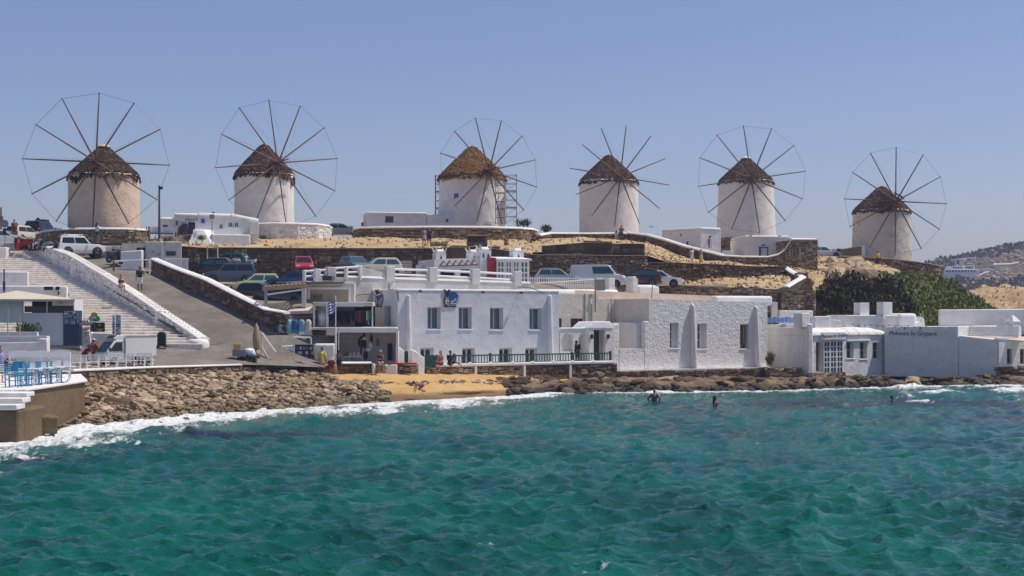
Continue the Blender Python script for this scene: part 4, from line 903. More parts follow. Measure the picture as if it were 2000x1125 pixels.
for p, a, b in ((595,527,547),(620,525,552),(677,521,542),(704,519,545)): MB().box(ux(p)-(.22 if p == 620 else .08), ux(p)+(.22 if p == 620 else .08), UY-.1, UY+.25, uz(p, b)-.1, uz(p, a)).build('post', M['wpaint'], up, bevel=.03)
xq, xr = ux(705), ux(757); MB().prism([(xq, uz(705, 545)), (xr, uz(757, 546)), (xr, uz(757, 534)), (xq, uz(705, 520))], UY+.02, UY+.22).build('sloping_wall', M['greywall'], up)
MB().box(ux(590), xA-.003, UY, UY+5, uz(620, 549)-.5, uz(620, 549)).build('floor_slab', M['white'], up)
for p, a, b in ((757,512,535),(787,506,535),(812,517,543),(828,517,543)):
    pass
t = HF.thing('spotlight', 'black floodlight box standing on the shop roof edge', 'lamp'); x, z = ux(636), uz(636, 548); MB().box(x-.35, x+.2, UY-.6, UY-.25, z, z+.32).build('housing', M['black'], t); MB().tube((x+.3, UY-.55, z+.16), (x+.3, UY-.3, z+.16), .17, None, 12).build('lens', M['steel'], t)
# ------------------------------------------------------------------ cream house behind, porch with niches and dark door
CY = 4.6
cr_ = HF.thing('cream_house', 'cream courtyard house set back between the guest house and the rough white house', 'house')
ca, cb, cc = HF.x(1040, CY), HF.x(1168, CY), HF.x(1276, CY); zt1 = HF.z(1100, 574, CY); zt2 = HF.z(1220, 584, CY)
h1 = HF.r(1114.5,622,1139.5,641,CY); h2 = HF.r(1090,622,1098,640,CY); h3 = HF.r(1232,651,1246,681,CY)
body(cr_, ca, cb, CY, CY+5, -.5, zt1, [h1, h2], .3, 'cream')
body(cr_, cb+.004, cc, CY+.05, CY+5, -.5, zt2, [h3], .25, 'cream', roofmat='pink')
MB().box(h3[0], h3[1], CY+.2, CY+.27, h3[2], h3[3]).build('door', simple('ochre_door', (.30,.20,.09), .7), cr_)
window(cr_, h1, CY+.2, M['dgreen'], M['glass'], 2, 1, .08); window(cr_, h2, CY+.2, M['dgreen'], M['glass'], 1, 1, .06)
xA, xB = HF.x(1037, CY), HF.x(1203, CY+1.2); m = MB()
m.lathe([(.36, 0), (.36, xB-xA)], 14); mm = MB(); mm.v = [(xA+v[2], CY+1.2+v[1], zt1+.06+v[0]*.9) for v in m.v]; mm.f = m.f; mm.build('rounded_parapet', M['white_clean'], cr_, True)
xA, xB = HF.x(1240, CY+3), HF.x(1284, CY+3); z = HF.z(1260, 570, CY+3); MB().box(xA, xB, CY+2.6, CY+3.4, z-.4, HF.z(1260, 556.5, CY+3)).build('vault', M['white_clean'], cr_, bevel=.25, seg=4)
x = HF.x(1231, CY+2.5); MB().prism([(x-.1, HF.z(1231, 570, CY+2.5)), (x+.42, HF.z(1231, 570, CY+2.5)), (x+.42, HF.z(1231, 546, CY+2.5)), (x+.2, HF.z(1231, 540, CY+2.5)), (x-.1, HF.z(1231, 541, CY+2.5))], CY+2, CY+3).build('chimney', M['white'], cr_, bevel=.04)
x = HF.x(1191, CY+2.5); MB().box(x-.3, x+.3, CY+2.2, CY+2.9, zt1, HF.z(1191, 543.5, CY+2.5)).build('chimney', M['white'], cr_, bevel=.04)
for p, y0, y1 in ((1142,573,630),(1155.5,574,640),(1193.5,584,640)):
    MB().tube((HF.x(p, CY), CY-.04, HF.z(p, y1, CY)), (HF.x(p, CY), CY-.04, HF.z(p, y0, CY)), .03).build('conduit', M['rust'] if p == 1142 else M['steel'], cr_)
MB().box(HF.x(1152, CY), HF.x(1157.5, CY), CY-.12, CY-.003, HF.z(1155, 594, CY), HF.z(1155, 583, CY)).build('meter_box', M['wpaint'], cr_)
t = HF.thing('rusty_pole', 'rusty iron mast fixed to the cream house wall corner', 'pole'); x = HF.x(1162.5, CY-.15); MB().tube((x, CY-.15, HF.z(1163, 609, CY-.15)), (x, CY-.15, HF.z(1163, 543, CY-.15)), .05).build('mast', M['rust'], t)
t = HF.thing('rusty_pole', 'thin rusty rod on the pinkish roof parapet', 'pole'); x = HF.x(1281, CY-.3); MB().tube((x, CY+.3, zt2-.2), (x+.1, CY+.3, HF.z(1281, 554, CY)), .03).build('rod', M['rust'], t)
PY = .25
por = HF.thing('porch', 'white entrance porch with two arched niches and a dark open door', 'porch')
na, nb = HF.x(1093.5, PY), HF.x(1150, PY); nz = HF.z(1120, 643.5, PY)
def arched(mb, x0, x1, z0, z1, arches, y, depth, n=9):
    xs = [x0]
    for a in arches: xs += [a[0]+(a[1]-a[0])*k/n for k in range(n+1)]
    xs.append(x1)
    for a, b in zip(xs, xs[1:]):
        if b-a < 1e-6: continue
        q = next((A for A in arches if A[0]-1e-6 <= a and b <= A[1]+1e-6), None)
        if not q: mb.quad((a,y,z0),(b,y,z0),(b,y,z1),(a,y,z1)); continue
        def arc(x):
            r = (q[1]-q[0])/2; c = (q[0]+q[1])/2; return q[3]-r*.9 + .9*math.sqrt(max(0, r*r-(x-c)**2))
        za, zb = arc(a), arc(b); mb.quad((a,y,za),(b,y,zb),(b,y,z1),(a,y,z1)); mb.quad((a,y,za),(a,y+depth,za),(b,y+depth,zb),(b,y,zb))
        if q[2] > z0: mb.quad((a,y,z0),(b,y,z0),(b,y,q[2]),(a,y,q[2])); mb.quad((a,y,q[2]),(b,y,q[2]),(b,y+depth,q[2]),(a,y+depth,q[2]))
        if abs(a-q[0]) < 1e-6: mb.quad((a,y,max(z0,q[2])),(a,y,za),(a,y+depth,za),(a,y+depth,max(z0,q[2])))
        if abs(b-q[1]) < 1e-6: mb.quad((b,y,max(z0,q[2])),(b,y+depth,max(z0,q[2])),(b,y+depth,zb),(b,y,zb))
a1 = (HF.x(1097.5, PY), HF.x(1119.5, PY), HF.z(1108, 686.5, PY), HF.z(1108, 651, PY)); a2 = (HF.x(1130.5, PY), HF.x(1148.5, PY), terr-.3, HF.z(1139, 651, PY))
m = MB(); arched(m, na, nb, terr-.5, nz, [a1, a2], PY, .35); m.build('wall', M['white'], por)
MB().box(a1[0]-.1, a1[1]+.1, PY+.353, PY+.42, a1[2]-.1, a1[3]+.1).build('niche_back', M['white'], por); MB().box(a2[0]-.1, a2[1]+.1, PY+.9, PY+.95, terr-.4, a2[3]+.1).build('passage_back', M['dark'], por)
MB().box(na, nb+.05, PY-.06, PY+.5, nz+.003, nz+.14).build('coping', M['white_clean'], por, bevel=.05)
qy = -.35; qa, qb = HF.x(1150.5, qy), HF.x(1197, qy); qz = HF.z(1172, 643, qy); dh = (HF.x(1159.5, qy), HF.x(1182.5, qy), terr-.3, HF.z(1170, 644, qy)-.02)
m = MB(); holed(m, qa, qb, terr-.5, qz+.05, [dh], .5, qy); m.quad((qa,qy,terr-.5),(qa,qy,qz+.05),(qa,2,qz+.05),(qa,2,terr-.5)); m.quad((qb,qy,terr-.5),(qb,2,terr-.5),(qb,2,qz+.05),(qb,qy,qz+.05)); m.build('front_wall', M['white'], por)
zt = HF.z(1172, 628, qy); MB().hexa([(qa-.05,qy-.06,qz+.053),(qb+.03,qy-.06,qz+.053),(qb+.03,2.1,qz+.053),(qa-.05,2.1,qz+.053)], [(qa+.42,qy+.02,zt),(qb-.2,qy+.02,zt),(qb-.2,1.8,zt),(qa+.42,1.8,zt)]).build('roof', M['white_clean'], por, bevel=.06)
MB().box(dh[0], dh[0]+(dh[1]-dh[0])*.64, qy+.42, qy+.48, dh[2], dh[3]).build('door', M['dgreen'], por); MB().box(dh[0]+(dh[1]-dh[0])*.66, dh[1], qy+.3, qy+.36, dh[2], dh[3]).build('open_leaf', M['beige'], por)
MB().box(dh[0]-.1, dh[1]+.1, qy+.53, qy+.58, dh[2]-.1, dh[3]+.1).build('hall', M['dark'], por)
for p in (1155, 1187): x, z = HF.l(p, 657, qy); MB().box(x-.1, x+.1, qy-.16, qy-.003, z-.16, z+.16).build('lantern', M['black'], por, bevel=.04)
# ------------------------------------------------------------------ rough white house
rw = HF.thing('rough_house', 'large white house with lumpy rough-cast front and tall fin buttresses', 'house')
ra, rb_ = HF.x(1267.5), HF.x(1499); rza, rzb = HF.z(1268, 583.5), HF.z(1499, 590.5); rbot = HF.z(1300, 720)
rt = lambda x: rza+(rzb-rza)*(x-ra)/(rb_-ra)
rh = [HF.r(1308.5,630.5,1325,680), HF.r(1362,632,1380.5,681.5), HF.r(1445.5,633.5,1462,681)]
m = MB(); holed(m, ra, rb_, rbot, max(rza, rzb), rh, .45, 0, rt)
MB().quad((ra,.004,rbot),(ra,.004,rza),(ra,7,rza),(ra,7,rbot)).build('side_wall', M['cream'], rw); m.quad((rb_,0,rbot),(rb_,7,rbot),(rb_,7,rzb),(rb_,0,rzb)); m.build('wall', M['rough'], rw)
MB().quad((ra,.0,rza-.06),(rb_,.0,rzb-.06),(rb_,7,rzb-.06),(ra,7,rza-.06)).build('roof', M['pink'], rw)
MB().add([(ra,5.2,rza-.3),(HF.x(1402,5.2),5.2,rza-.3),(HF.x(1402,5.2),5.2,HF.z(1400,578,5.2)),(ra-3.4,5.2,HF.z(1165,567,5.2)),(ra-3.4,5.2,rza-.3)], [(0,1,2,3,4)]).build('back_parapet', M['pink'], rw)
xA, xB = HF.x(1394, 3), HF.x(1505, 3); z1_ = HF.z(1450, 578, 3); MB().box(xA, xB, 2.7, 3.5, rza-.5, z1_).build('rounded_parapet', M['white_clean'], rw, bevel=.2, seg=4)
MB().box(rb_-.02, rb_+.35, .6, 3.2, rbot, rzb-.15).build('corner_pier', M['white'], rw, bevel=.12, seg=3)
MB().box(ra, rb_, -.03, .3, rza-.08, rza-.02) 
for h in rh[:2]: window(rw, (h[0], h[0]+(h[1]-h[0])*.62, h[2], h[3]), .38, M['wpaint'], M['glass'], 1, 3, .07); MB().box(h[0]+(h[1]-h[0])*.62, h[1], .39, .44, h[2], h[3]).build('shutter', M['wpaint'], rw)
h = rh[2]; window(rw, (h[0], h[0]+(h[1]-h[0])*.6, h[2]+.1, h[3]), .38, M['pale_wood'], M['glass'], 1, 3, .06); MB().cbox((h[0]+(h[1]-h[0])*.62, .22, (h[2]+h[3])/2+.15), (.5, .05, (h[3]-h[2])*.8), R(50)).build('shutter', M['beige'], rw)
for h in rh: MB().box(h[0]-.08, h[1]+.06, -.05, .12, h[2]-.1, h[2]+.003).build('sill', M['white_clean'], rw, bevel=.02)
for p, q in ((1351.5,594),(1475,598)):
    x = HF.x(p); zt = HF.z(p, q); MB().hexa([(x-.11,-.58,rbot),(x+.11,-.58,rbot),(x+.11,.03,rbot),(x-.11,.03,rbot)], [(x-.09,-.3,zt-.15),(x+.09,-.3,zt-.15),(x+.09,.03,zt+.1),(x-.09,.03,zt+.1)]).build('buttress', M['white'], rw, bevel=.06, seg=3)
yw = [(1197,1209.5,632),(1209.5,1257.5,680.5),(1257.5,1267.3,627)]
for k, (a, b, q) in enumerate(yw):
    xA, xB = HF.x(a)+.003, HF.x(b); MB().box(xA, xB, -.02*k, .42, rbot, HF.z((a+b)/2, q)).build('yard_wall', M['rough'], rw, bevel=.0 if k == 1 else .08, seg=3)
MB().box(HF.x(1197)+.01, HF.x(1209), .425, 3, rbot, HF.z(1200, 637)).build('yard_wall', M['white'], rw); MB().box(HF.x(1249.5)-.01, HF.x(1267)+.05, .43, 4.5, rbot, HF.z(1262, 630)).build('yard_wall', M['white'], rw, bevel=.08)
BY = -.55
for a, b, l in ((1208,1320,'dark stone plinth under the first window of the rough white house'),(1322,1378,'dark stone plinth below the first fin buttress'),(1380,1500,'dark stone plinth under the last window of the rough white house')):
    zt = HF.z(1350, 722, BY); rubble_wall('plinth', l, hw(a, b, BY, zt, -1.2), .6, (.45,.26), 'stone_brown', single=True, seed=a, ends=False, proud=.08)
MB().box(HF.x(1200), rb_, BY, .0, rbot-.3, rbot-.02).build('ledge', M['white'], rw)
pl2 = [(P(1502, 730, 117.2), .35, 1.2), (P(1566, 730, 118.6), .3, 1.18)]
rubble_wall('plinth', 'low stone wall before the gap with the leafy plant', pl2, .5, (.4,.24), 'stone_tan', single=True, seed=77, proud=.08)
# ------------------------------------------------------------------ boutique with the glazed door, and its shaded neighbour
GF = Frame(1578, 118.5, .3, 37); gb_ = HF; gx1 = GF.x(1730); gz = GF.z(1650, 655)
bo = GF.thing('boutique_house', 'white vaulted boutique with a many-paned white door and three small windows', 'shop')
gd = GF.r(1593.5,668,1606,726,0); gg = GF.r(1607,665,1645,729,0); gw = [GF.r(1653,668,1667.5,700), GF.r(1679,668,1693.5,701), GF.r(1704,668.5,1719,701)]
gbot = -.4
body(bo, 0, gx1, 0, 7, gbot, gz, [gd+(.5,)]+[w_+(.4,) for w_ in gw], .4, 'white')
# vaulted top: quarter-round roof edge
zc = GF.z(1650, 640); n = 8; m = MB(); rad_ = zc-gz
prof = [(-.14, gz+.003)] + [(-.14+(1-math.cos(k/n*math.pi/2))*1.2, gz+.003+rad_*math.sin(k/n*math.pi/2)) for k in range(1, n+1)] + [(6.8, zc), (6.8, gz+.003)]
xs = np.linspace(0, gx1, 9)
for a, b in zip(xs, xs[1:]):
    k = len(prof); j = .03*random.uniform(-1, 1); m.add([(a+.01, y, z+j*(z > gz+.1)) for y, z in prof] + [(b-.01, y, z+j*(z > gz+.1)) for y, z in prof], [tuple(range(k)), tuple(range(2*k-1, k-1, -1))] + [(i, i+k, (i+1) % k+k, (i+1) % k) for i in range(k)])
m.build('vaulted_roof', M['white'], bo, bevel=.03)
for w_ in gw: window(bo, w_, .34, M['greywall'], M['glass'], 2, 2, .05); MB().box(w_[0]-.08, w_[1]+.08, -.05, .1, w_[2]-.09, w_[2]+.003).build('sill', M['white_clean'], bo, bevel=.02)
x0, x1 = gg[0], gg[1]; lw = (x1-x0)/3
for k in range(3): window(bo, (x0+lw*k+.006, x0+lw*(k+1)-.006, gg[2], gg[3]), -.1, M['wpaint'], M['glass'], 2, 6, .085, 'glazed_door', .07)
MB().box(gd[0], gd[1], .42, .47, gd[2], gd[3]).build('door', M['wood'], bo)
MB().box(GF.x(1603)-.05, GF.x(1646)+.05, -.3, -.003, GF.z(1625, 663.5), GF.z(1625, 648.5)).build('sign_board', M['wpaint'], bo, bevel=.03)
ink = simple('sign_ink', (.015,.015,.03), .6)
text_mesh('lettering', 'Mykonos by Gryparis', .40, ink, bo, (GF.x(1624.5), -.315, GF.z(1624.5, 655.5)), (R(90), R(-2), 0), .25, .006, sx=.92)
MB().box(GF.x(1654), GF.x(1698), -.16, -.003, GF.z(1676, 666.5), GF.z(1676, 663.5)).build('lintel', M['white'], bo, bevel=.03)
MB().ball((GF.x(1721), -.15, GF.z(1721, 665)), .12).build('lamp_globe', simple('brass', (.5,.32,.1), .4, .6), bo, True)
xA = GF.x(1562, .8); MB().box(-.75, .25, -.02, .9, GF.z(1570, 640), GF.z(1570, 611)).build('chimney', M['white'], bo, bevel=.08, seg=3)
rubble_wall('plinth', 'low stone wall in front of the many-paned boutique door', [(GF.w(GF.x(1584, -.8), -.8, 0), .2, GF.o.z+GF.z(1600, 728, -.8)), (GF.w(GF.x(1651, -.8), -.8, 0), .2, GF.o.z+GF.z(1620, 728, -.8))], .5, (.42,.26), 'stone_tan', single=True, seed=91, proud=.08)
# wall running back beside the boutique
p0 = P(1577.5, 735, 118.4); p1 = P(1496, 700, 124.5); ang = math.degrees(math.atan2(p0.y-p1.y, p0.x-p1.x)); WF = frame_at(Vector((p1.x, p1.y, .3)), ang)
sw = WF.thing('side_wall', 'shaded white garden wall running back beside the boutique', 'wall'); L = (p0.to_2d()-p1.to_2d()).length
pts = [(0, WF.z(1497, 720)), (L, -.6), (L, WF.z(1577, 632)), (L*.55, WF.z(1540, 633)), (0, WF.z(1497, 634))]
MB().prism(pts, 0, .5).build('wall_panel', M['white'], sw, bevel=.1, seg=3)
# shaded wall with the painted name, continuing round to the sea corner
p0 = P(1727, 735, 123.6); p1 = P(1951, 740, 117.3); ang = math.degrees(math.atan2(p1.y-p0.y, p1.x-p0.x)); NF = frame_at(Vector((p0.x, p0.y, .35)), ang)
nb2 = NF.thing('name_wall_house', 'white house whose long shaded side carries a painted shop name', 'house'); nL = (p1.to_2d()-p0.to_2d()).length
xm = NF.x(1871); zb1, zb2 = NF.z(1735, 736), NF.z(1940, 740); zt1, zt2, zt3 = NF.z(1735, 638.5), NF.z(1868, 637), NF.z(1874, 655)
m = MB(); m.prism([(0, zb1), (xm, NF.z(1871, 737)), (xm, zt2), (0, zt1)], 0, 8); m.build('wall', M['white'], nb2, bevel=.06)
m = MB(); m.prism([(xm+.003, NF.z(1871, 737)-.05), (nL, zb2-.3), (nL, NF.z(1945, 663)), (xm+(nL-xm)*.5, NF.z(1910, 659)), (xm+.003, zt3)], .03, .75); m.build('corner_wall', M['white'], nb2, bevel=.12, seg=3)
text_mesh('lettering', 'Mykonos by Gryparis', .52, ink, nb2, (NF.x(1782), -.02, NF.z(1782, 651.5)), (R(90), 0, 0), .22, .006, sx=.93)
for p in (1767, 1798, 1847): MB().box(NF.x(p)-.04, NF.x(p)+.04, -.12, -.003, NF.z(p, 643), NF.z(p, 638)).build('spout', M['rust'] if p != 1847 else M['wpaint'], nb2)
yy = 2.2; MB().prism([(NF.x(1873, yy), NF.z(1873, 665, yy)), (NF.x(1990, yy), NF.z(1990, 672, yy)), (NF.x(1990, yy), NF.z(1975, 638, yy)), (NF.x(1873, yy), NF.z(1873, 637, yy))], yy, yy+.5).build('inner_parapet', M['white_clean'], nb2)
for k in range(3): MB().path([Vector((NF.x(1873+q*29, 1.2+k*.3), 1.2+k*.3, NF.z(1873+q*29, 648+k*4+q*1.6, 1.2+k*.3))) for q in range(5)], .045).build('pipe', M['white_clean'], nb2)
MB().quad((xm, .75, zt3-.1), (nL+3, .75, zt3-.45), (nL+3, 2.2, zt3-.1), (xm, 2.2, zt3-.05)).build('roof', M['pink'], nb2)
CF = Frame(1951, 117.2, .35, 28); co_ = CF.thing('corner_house', 'white seaside house corner with brown stained windows above rough stone', 'house')
cw = [CF.r(1966.5,681,1977,711), CF.r(1992,681.5,2003,711)]; cz = CF.z(1975, 664); cbt = CF.z(1975, 716)
body(co_, .03, CF.x(2090), 0, 6, cbt, cz, [w_+(.3,) for w_ in cw], .3, plaster('stained_lime_plaster', (.78,.76,.72), .02, .03, .5, (.35,.24,.1), .95, 5, 1.2, .55).name and 'white') if False else body(co_, .03, CF.x(2090), 0, 6, cbt, cz, [w_+(.3,) for w_ in cw], .3, 'white')
for w_ in cw: window(co_, w_, .22, M['orange_wood'], M['glass'], 1, 2, .07)
xA = CF.x(2090); m = MB().lathe([(.3, 0), (.3, xA)], 12); mm = MB(); mm.v = [(v[2], .28+v[1], cz-.05+v[0]*.8) for v in m.v]; mm.f = m.f; mm.build('rounded_edge', M['white'], co_, True)
x = CF.x(1978, 1.5); z = CF.z(1978, 661, 1.5); MB().box(x-.42, x+.42, 1.1, 1.95, z-.3, CF.z(1978, 634, 1.5)).build('chimney', M['white'], co_, bevel=.05)
zz = CF.z(1978, 634, 1.5); MB().hexa([(x-.45,1.05,zz+.25),(x+.45,1.05,zz+.25),(x+.45,2.0,zz+.25),(x-.45,2.0,zz+.25)], [(x-.04,1.48,CF.z(1978,615,1.5)),(x+.04,1.48,CF.z(1978,615,1.5)),(x+.04,1.56,CF.z(1978,615,1.5)),(x-.04,1.56,CF.z(1978,615,1.5))]).build('chimney_cap', M['white'], co_)
for a in (-.35, .35):
    for b in (1.15, 1.9): MB().box(x+a-.06, x+a+.06, b-.05, b+.05, zz+.002, zz+.248).build('chimney_post', M['white'], co_)
rubble_wall('sea_wall', 'dark rough stone base under the seaside corner house', [(CF.w(.1, -.12, 0), -.6, CF.o.z+cbt), (CF.w(CF.x(2090), -.12, 0), -.6, CF.o.z+cbt)], .6, (.5,.25), 'stone_brown', seed=95, proud=.15)
bw2 = thing('rear_wall', 'long plain white wall rising behind the seaside houses', 'wall', P(1836, 640, 127)); z1 = Z(604.5, 127)-bw2.location.z
m = MB().prism([(0, -2), (9, -2), (9, z1+.06), (0, z1)], 0, .6); m.build('wall_panel', M['white'], bw2, bevel=.1, seg=3)
# rooftops behind the boutique
def blk(name, label, cat, px0, px1, y0, y1, d, dep=1.5, mat='white', bev=.08, deg=12):
    f = Frame(px0, d, Z(y1, d), deg); t = f.thing(name, label, cat); MB().box(0, f.x(px1), 0, dep, -.3, f.z((px0+px1)/2, y0)).build('block', M[mat], t, bevel=bev, seg=3); return t, f
blk('chimney', 'squat white rooftop chimney before the dark bush, second of the pair', 'chimney', 1725, 1743, 590, 616, 124, .75, bev=.02, deg=32); blk('chimney', 'squat white rooftop chimney before the dark bush, first of the pair', 'chimney', 1680, 1698, 591, 616, 124, .75, bev=.02, deg=32)
t, f = blk('roof_house', 'low white rooftop room behind the boutique with a domed end', 'house', 1652, 1788, 615.5, 640, 123.4, 4)
MB().box(f.x(1753), f.x(1788)+.05, -.25, 2.5, -.3, f.z(1770, 612)).build('domed_end', M['white_clean'], t, bevel=.28, seg=4)
MB().prism([(f.x(1790), -.4), (f.x(1808), -.4), (f.x(1806), f.z(1806, 628)), (f.x(1803), f.z(1803, 619)), (f.x(1801), f.z(1801, 619)), (f.x(1799), f.z(1799, 627)), (f.x(1790), f.z(1790, 630))], 0, 1.2).build('gable', M['white_clean'], t, bevel=.05)
MB().box(f.x(1679), f.x(1688), -.25, -.01, -.3, f.z(1683, 617)).build('pier', M['white_clean'], t)
t, f = blk('roof_wall', 'low white stepped rooftop wall left of the boutique string lights', 'wall', 1592, 1622, 617.5, 634, 122, 1.5); MB().prism([(f.x(1622), -.3), (f.x(1648), -.3), (f.x(1642), f.z(1642, 625)), (f.x(1622), f.z(1622, 624))], .1, 1.3).build('step', M['white'], t, bevel=.05)
blk('roof_wall', 'rounded white rooftop wall behind the boutique chimney', 'wall', 1550, 1590, 617, 634, 123, 1.2, bev=.3)
blk('yard_wall', 'plain white yard wall in front of the dark stone hut', 'wall', 1522, 1588, 606.5, 632, 125.5, .4)
hut = rubble_wall('stone_hut', 'dark shaded stone hut below the hillside steps', wl((1533,568.5,606,127.4),(1588,569,606,127.2)), 3, (.5,.3), 'stone_brown', seed=97)
MB().prism([(0,0),(.9,0),(.65,2.6),(.05,2.0)], 0, .3)
t, f = blk('leaning_slab', 'pale slab leaning by the dark doorway behind the rough white house', 'slab', 1508, 1519, 590, 622, 124.5, .3, 'cream', .02)
t, f = blk('dark_doorway', 'narrow dark doorway in the sunlit tan rubble wall', 'doorway', 1519, 1525, 572, 596, 126.4, .3, 'dark', .01, 3)
for k in range(11):
    if k == 0: sl_ = thing('lounger_stack', 'row of folded pale blue loungers on the flat white roof', 'loungers', P(1497, 628, 121.5))
    MB().box(k*.33, k*.33+.3, 0, .8, -.1, .28+.05*(k % 3)).build('folded_lounger', M['sky_blue'], sl_)
sg = thing('string_light', 'string of dark bulbs sagging above the boutique roof', 'string lights', P(1665, 632, 119))
pts = [P(1665+k*12, 632+2.5*math.sin(k*1.05)**2+(k*.35), 119.2)-sg.location for k in range(13)]; MB().path(pts, .012, 4).build('cord', M['black'], sg)
for p in pts: MB().ball(p-Vector((0,0,.09)), .055, n=6, m=4).build('bulb', M['black'], sg)
# ------------------------------------------------------------------ houses on the hill
BLUE = M['blue']
# long white house below the second mill: shaded front with shop goods, sunlit side
f = Frame(313, 133.5, Z(469,133.5), 15); h = f.thing('hill_house', 'white souvenir house with bright blue shutters below the second mill', 'house')
f0x, f1x, f2x = 0, f.x(341), f.x(386.5); z1, z2 = f.z(335, 431), f.z(372, 423)
w1 = f.r(318,439,328,450); sh1 = f.r(343,431.5,347.5,439.5); dr = f.r(370.5,434,381,452); lw1 = f.r(342,453,344,463); lw2 = f.r(346,453,348,463)
body(h, f0x, f1x, 0, 6, -.8, z1, [w1], .2, 'white', roofmat='white_clean'); parapet(h, f0x, f1x, 0, 6, z1, .4, .3, 'white_clean', .14, 'fl')
body(h, f1x+.003, f2x, -.05, 6, -.8, z2, [dr, lw1, lw2], .2, 'white'); parapet(h, f1x, f2x, -.05, 6, z2, .4, .3, 'white_clean', .14, 'f')
window(h, w1, .12, BLUE, M['glass'], 2, 1, .08); MB().box(sh1[0], sh1[1], -.12, -.055, sh1[2], sh1[3]).build('shutter', BLUE, h)
MB().box(dr[0]-.12, dr[0]+.12, -.09, -.055, dr[2], dr[3]).build('door', simple('navy_door', (.012,.02,.13), .6), h)
for q in (lw1, lw2): MB().box(q[0], q[1], .05, .1, q[2], q[3]).build('window', simple('navy_glass', (.01,.03,.12), .3), h)
text_mesh('lettering', 'Music', .5, simple('faded_ink', (.25,.18,.2), .8), h, (f.x(373.5), -.07, f.z(373.5, 429)), (R(90), R(-8), 0), .2, .005)
f2 = frame_at(f.w(f2x, -.05, 0), 14); ex = f2.x(505); zA = f2.z(400, 422.5)
tp = lambda x: zA + (f2.z(500, 432)-zA)*max(0, (x-f2.x(450)))/(f2.x(500)-f2.x(450)) if x > f2.x(450) else zA
wb = [f2.r(428,437,436,447), f2.r(446,433.5,455,443.5), f2.r(457.5,434,466,444)]
m = MB(); holed(m, 0.004, ex, -1.2, zA, wb, .15, 0, tp); off = f2.o-f.o; rm = Matrix.Rotation(f2.a-f.a, 3, 'Z'); iv = Matrix.Rotation(-f.a, 3, 'Z')
wing = thing('hill_house_wing', 'sunlit white wing with one blue shutter and three small windows beside the souvenir house', 'house', f2.o, f2.a)
m.quad((ex,0,-1.2),(ex,5,-1.2),(ex,5,tp(ex)),(ex,0,tp(ex))); m.quad((0,0,zA),(ex*.6,0,zA),(ex*.6,5,zA),(0,5,zA)); m.quad((ex*.6,0,zA),(ex,0,tp(ex)),(ex,5,tp(ex)),(ex*.6,5,zA)); m.build('wall', M['white_clean'], wing)
for a, b in ((0.0, f2.x(450)), (f2.x(450), ex)):
    za, zb = tp(a), tp(b); MB().hexa([(a,-.12,za+.003),(b,-.12,zb+.003),(b,.4,zb+.003),(a,.4,za+.003)], [(a,.0,za+.32),(b,.0,zb+.26),(b,.4,zb+.26),(a,.4,za+.32)]).build('parapet', M['white_clean'], wing, bevel=.1)
MB().box(f2.x(393), f2.x(399.5), -.08, -.003, f2.z(396, 436), f2.z(396, 427.5)).build('shutter', BLUE, wing)
for q in wb: window(wing, q, .06, M['wpaint'], M['glass_teal'], 2, 1, .05); MB().box(q[0]-.1, q[1]+.1, -.1, .02, q[2]-.12, q[2]).build('sill', M['white_clean'], wing)
MB().box(f2.x(402), f2.x(409), -.07, -.003, f2.z(405, 442), f2.z(405, 431)).build('panel', M['wpaint'], wing)
MB().hexa([(-1.3,-1.6,-1.0),(1.6,-1.6,-1.0),(1.6,-.003,-1.0),(-1.3,-.003,-1.0)], [(-.2,-.9,f2.z(390,449)),(.5,-.9,f2.z(390,449)),(1.4,-.003,f2.z(390,449)),(-1.3,-.003,f2.z(390,449))]).build('stair_cheek', M['white_clean'], wing, bevel=.1)
MB().box(f2.x(410), f2.x(487), -1.1, -.003, -1.2, f2.z(450, 459)).build('bench', M['white_clean'], wing, bevel=.08)
MB().box(f2.x(487)+.01, ex-.02, -.8, -.004, f2.z(495, 458), f2.z(495, 434)).build('cupboard', M['wpaint'], wing, bevel=.03)
rack = f.thing('goods_rack', 'souvenirs and clothes hung outside the blue shuttered house', 'goods'); rnd = random.Random(3)
cols = [simple('cloth_%d' % i, c, .8) for i, c in enumerate([(.5,.48,.45),(.03,.05,.22),(.12,.06,.05),(.3,.28,.3),(.05,.03,.09),(.55,.5,.42)])]
for k in range(16):
    x = f.x(346+k*1.7); zt = f.z(358, rnd.uniform(437, 452)); MB().box(x, x+rnd.uniform(.25,.5), -.6-rnd.uniform(0,.3), -.55, zt-rnd.uniform(.4,.9), zt).build('garment', rnd.choice(cols), rack)
MB().box(f.x(355), f.x(366), -.14, -.06, f.z(360, 436), f.z(360, 432)).build('sign_board', cols[0], rack)
t = f.thing('board_sign', 'white leaning menu board at the foot of the hill house steps', 'sign'); MB().hexa([(f.x(375),-2.2,-.6),(f.x(383),-2.2,-.6),(f.x(383),-2.1,-.6),(f.x(375),-2.1,-.6)], [(f.x(375),-1.9,f.z(379,452)),(f.x(383),-1.9,f.z(379,452)),(f.x(383),-1.8,f.z(379,452)),(f.x(375),-1.8,f.z(379,452))]).build('board', M['wpaint'], t)
m = MB()
for k in range(4): m.box(f.x(376.5), f.x(381.5)-.12*(k % 2), -2.16+.05*k, -2.12+.05*k, f.z(379, 463-k*2.4), f.z(379, 462.2-k*2.4))
m.build('printed_lines', cols[4], t)
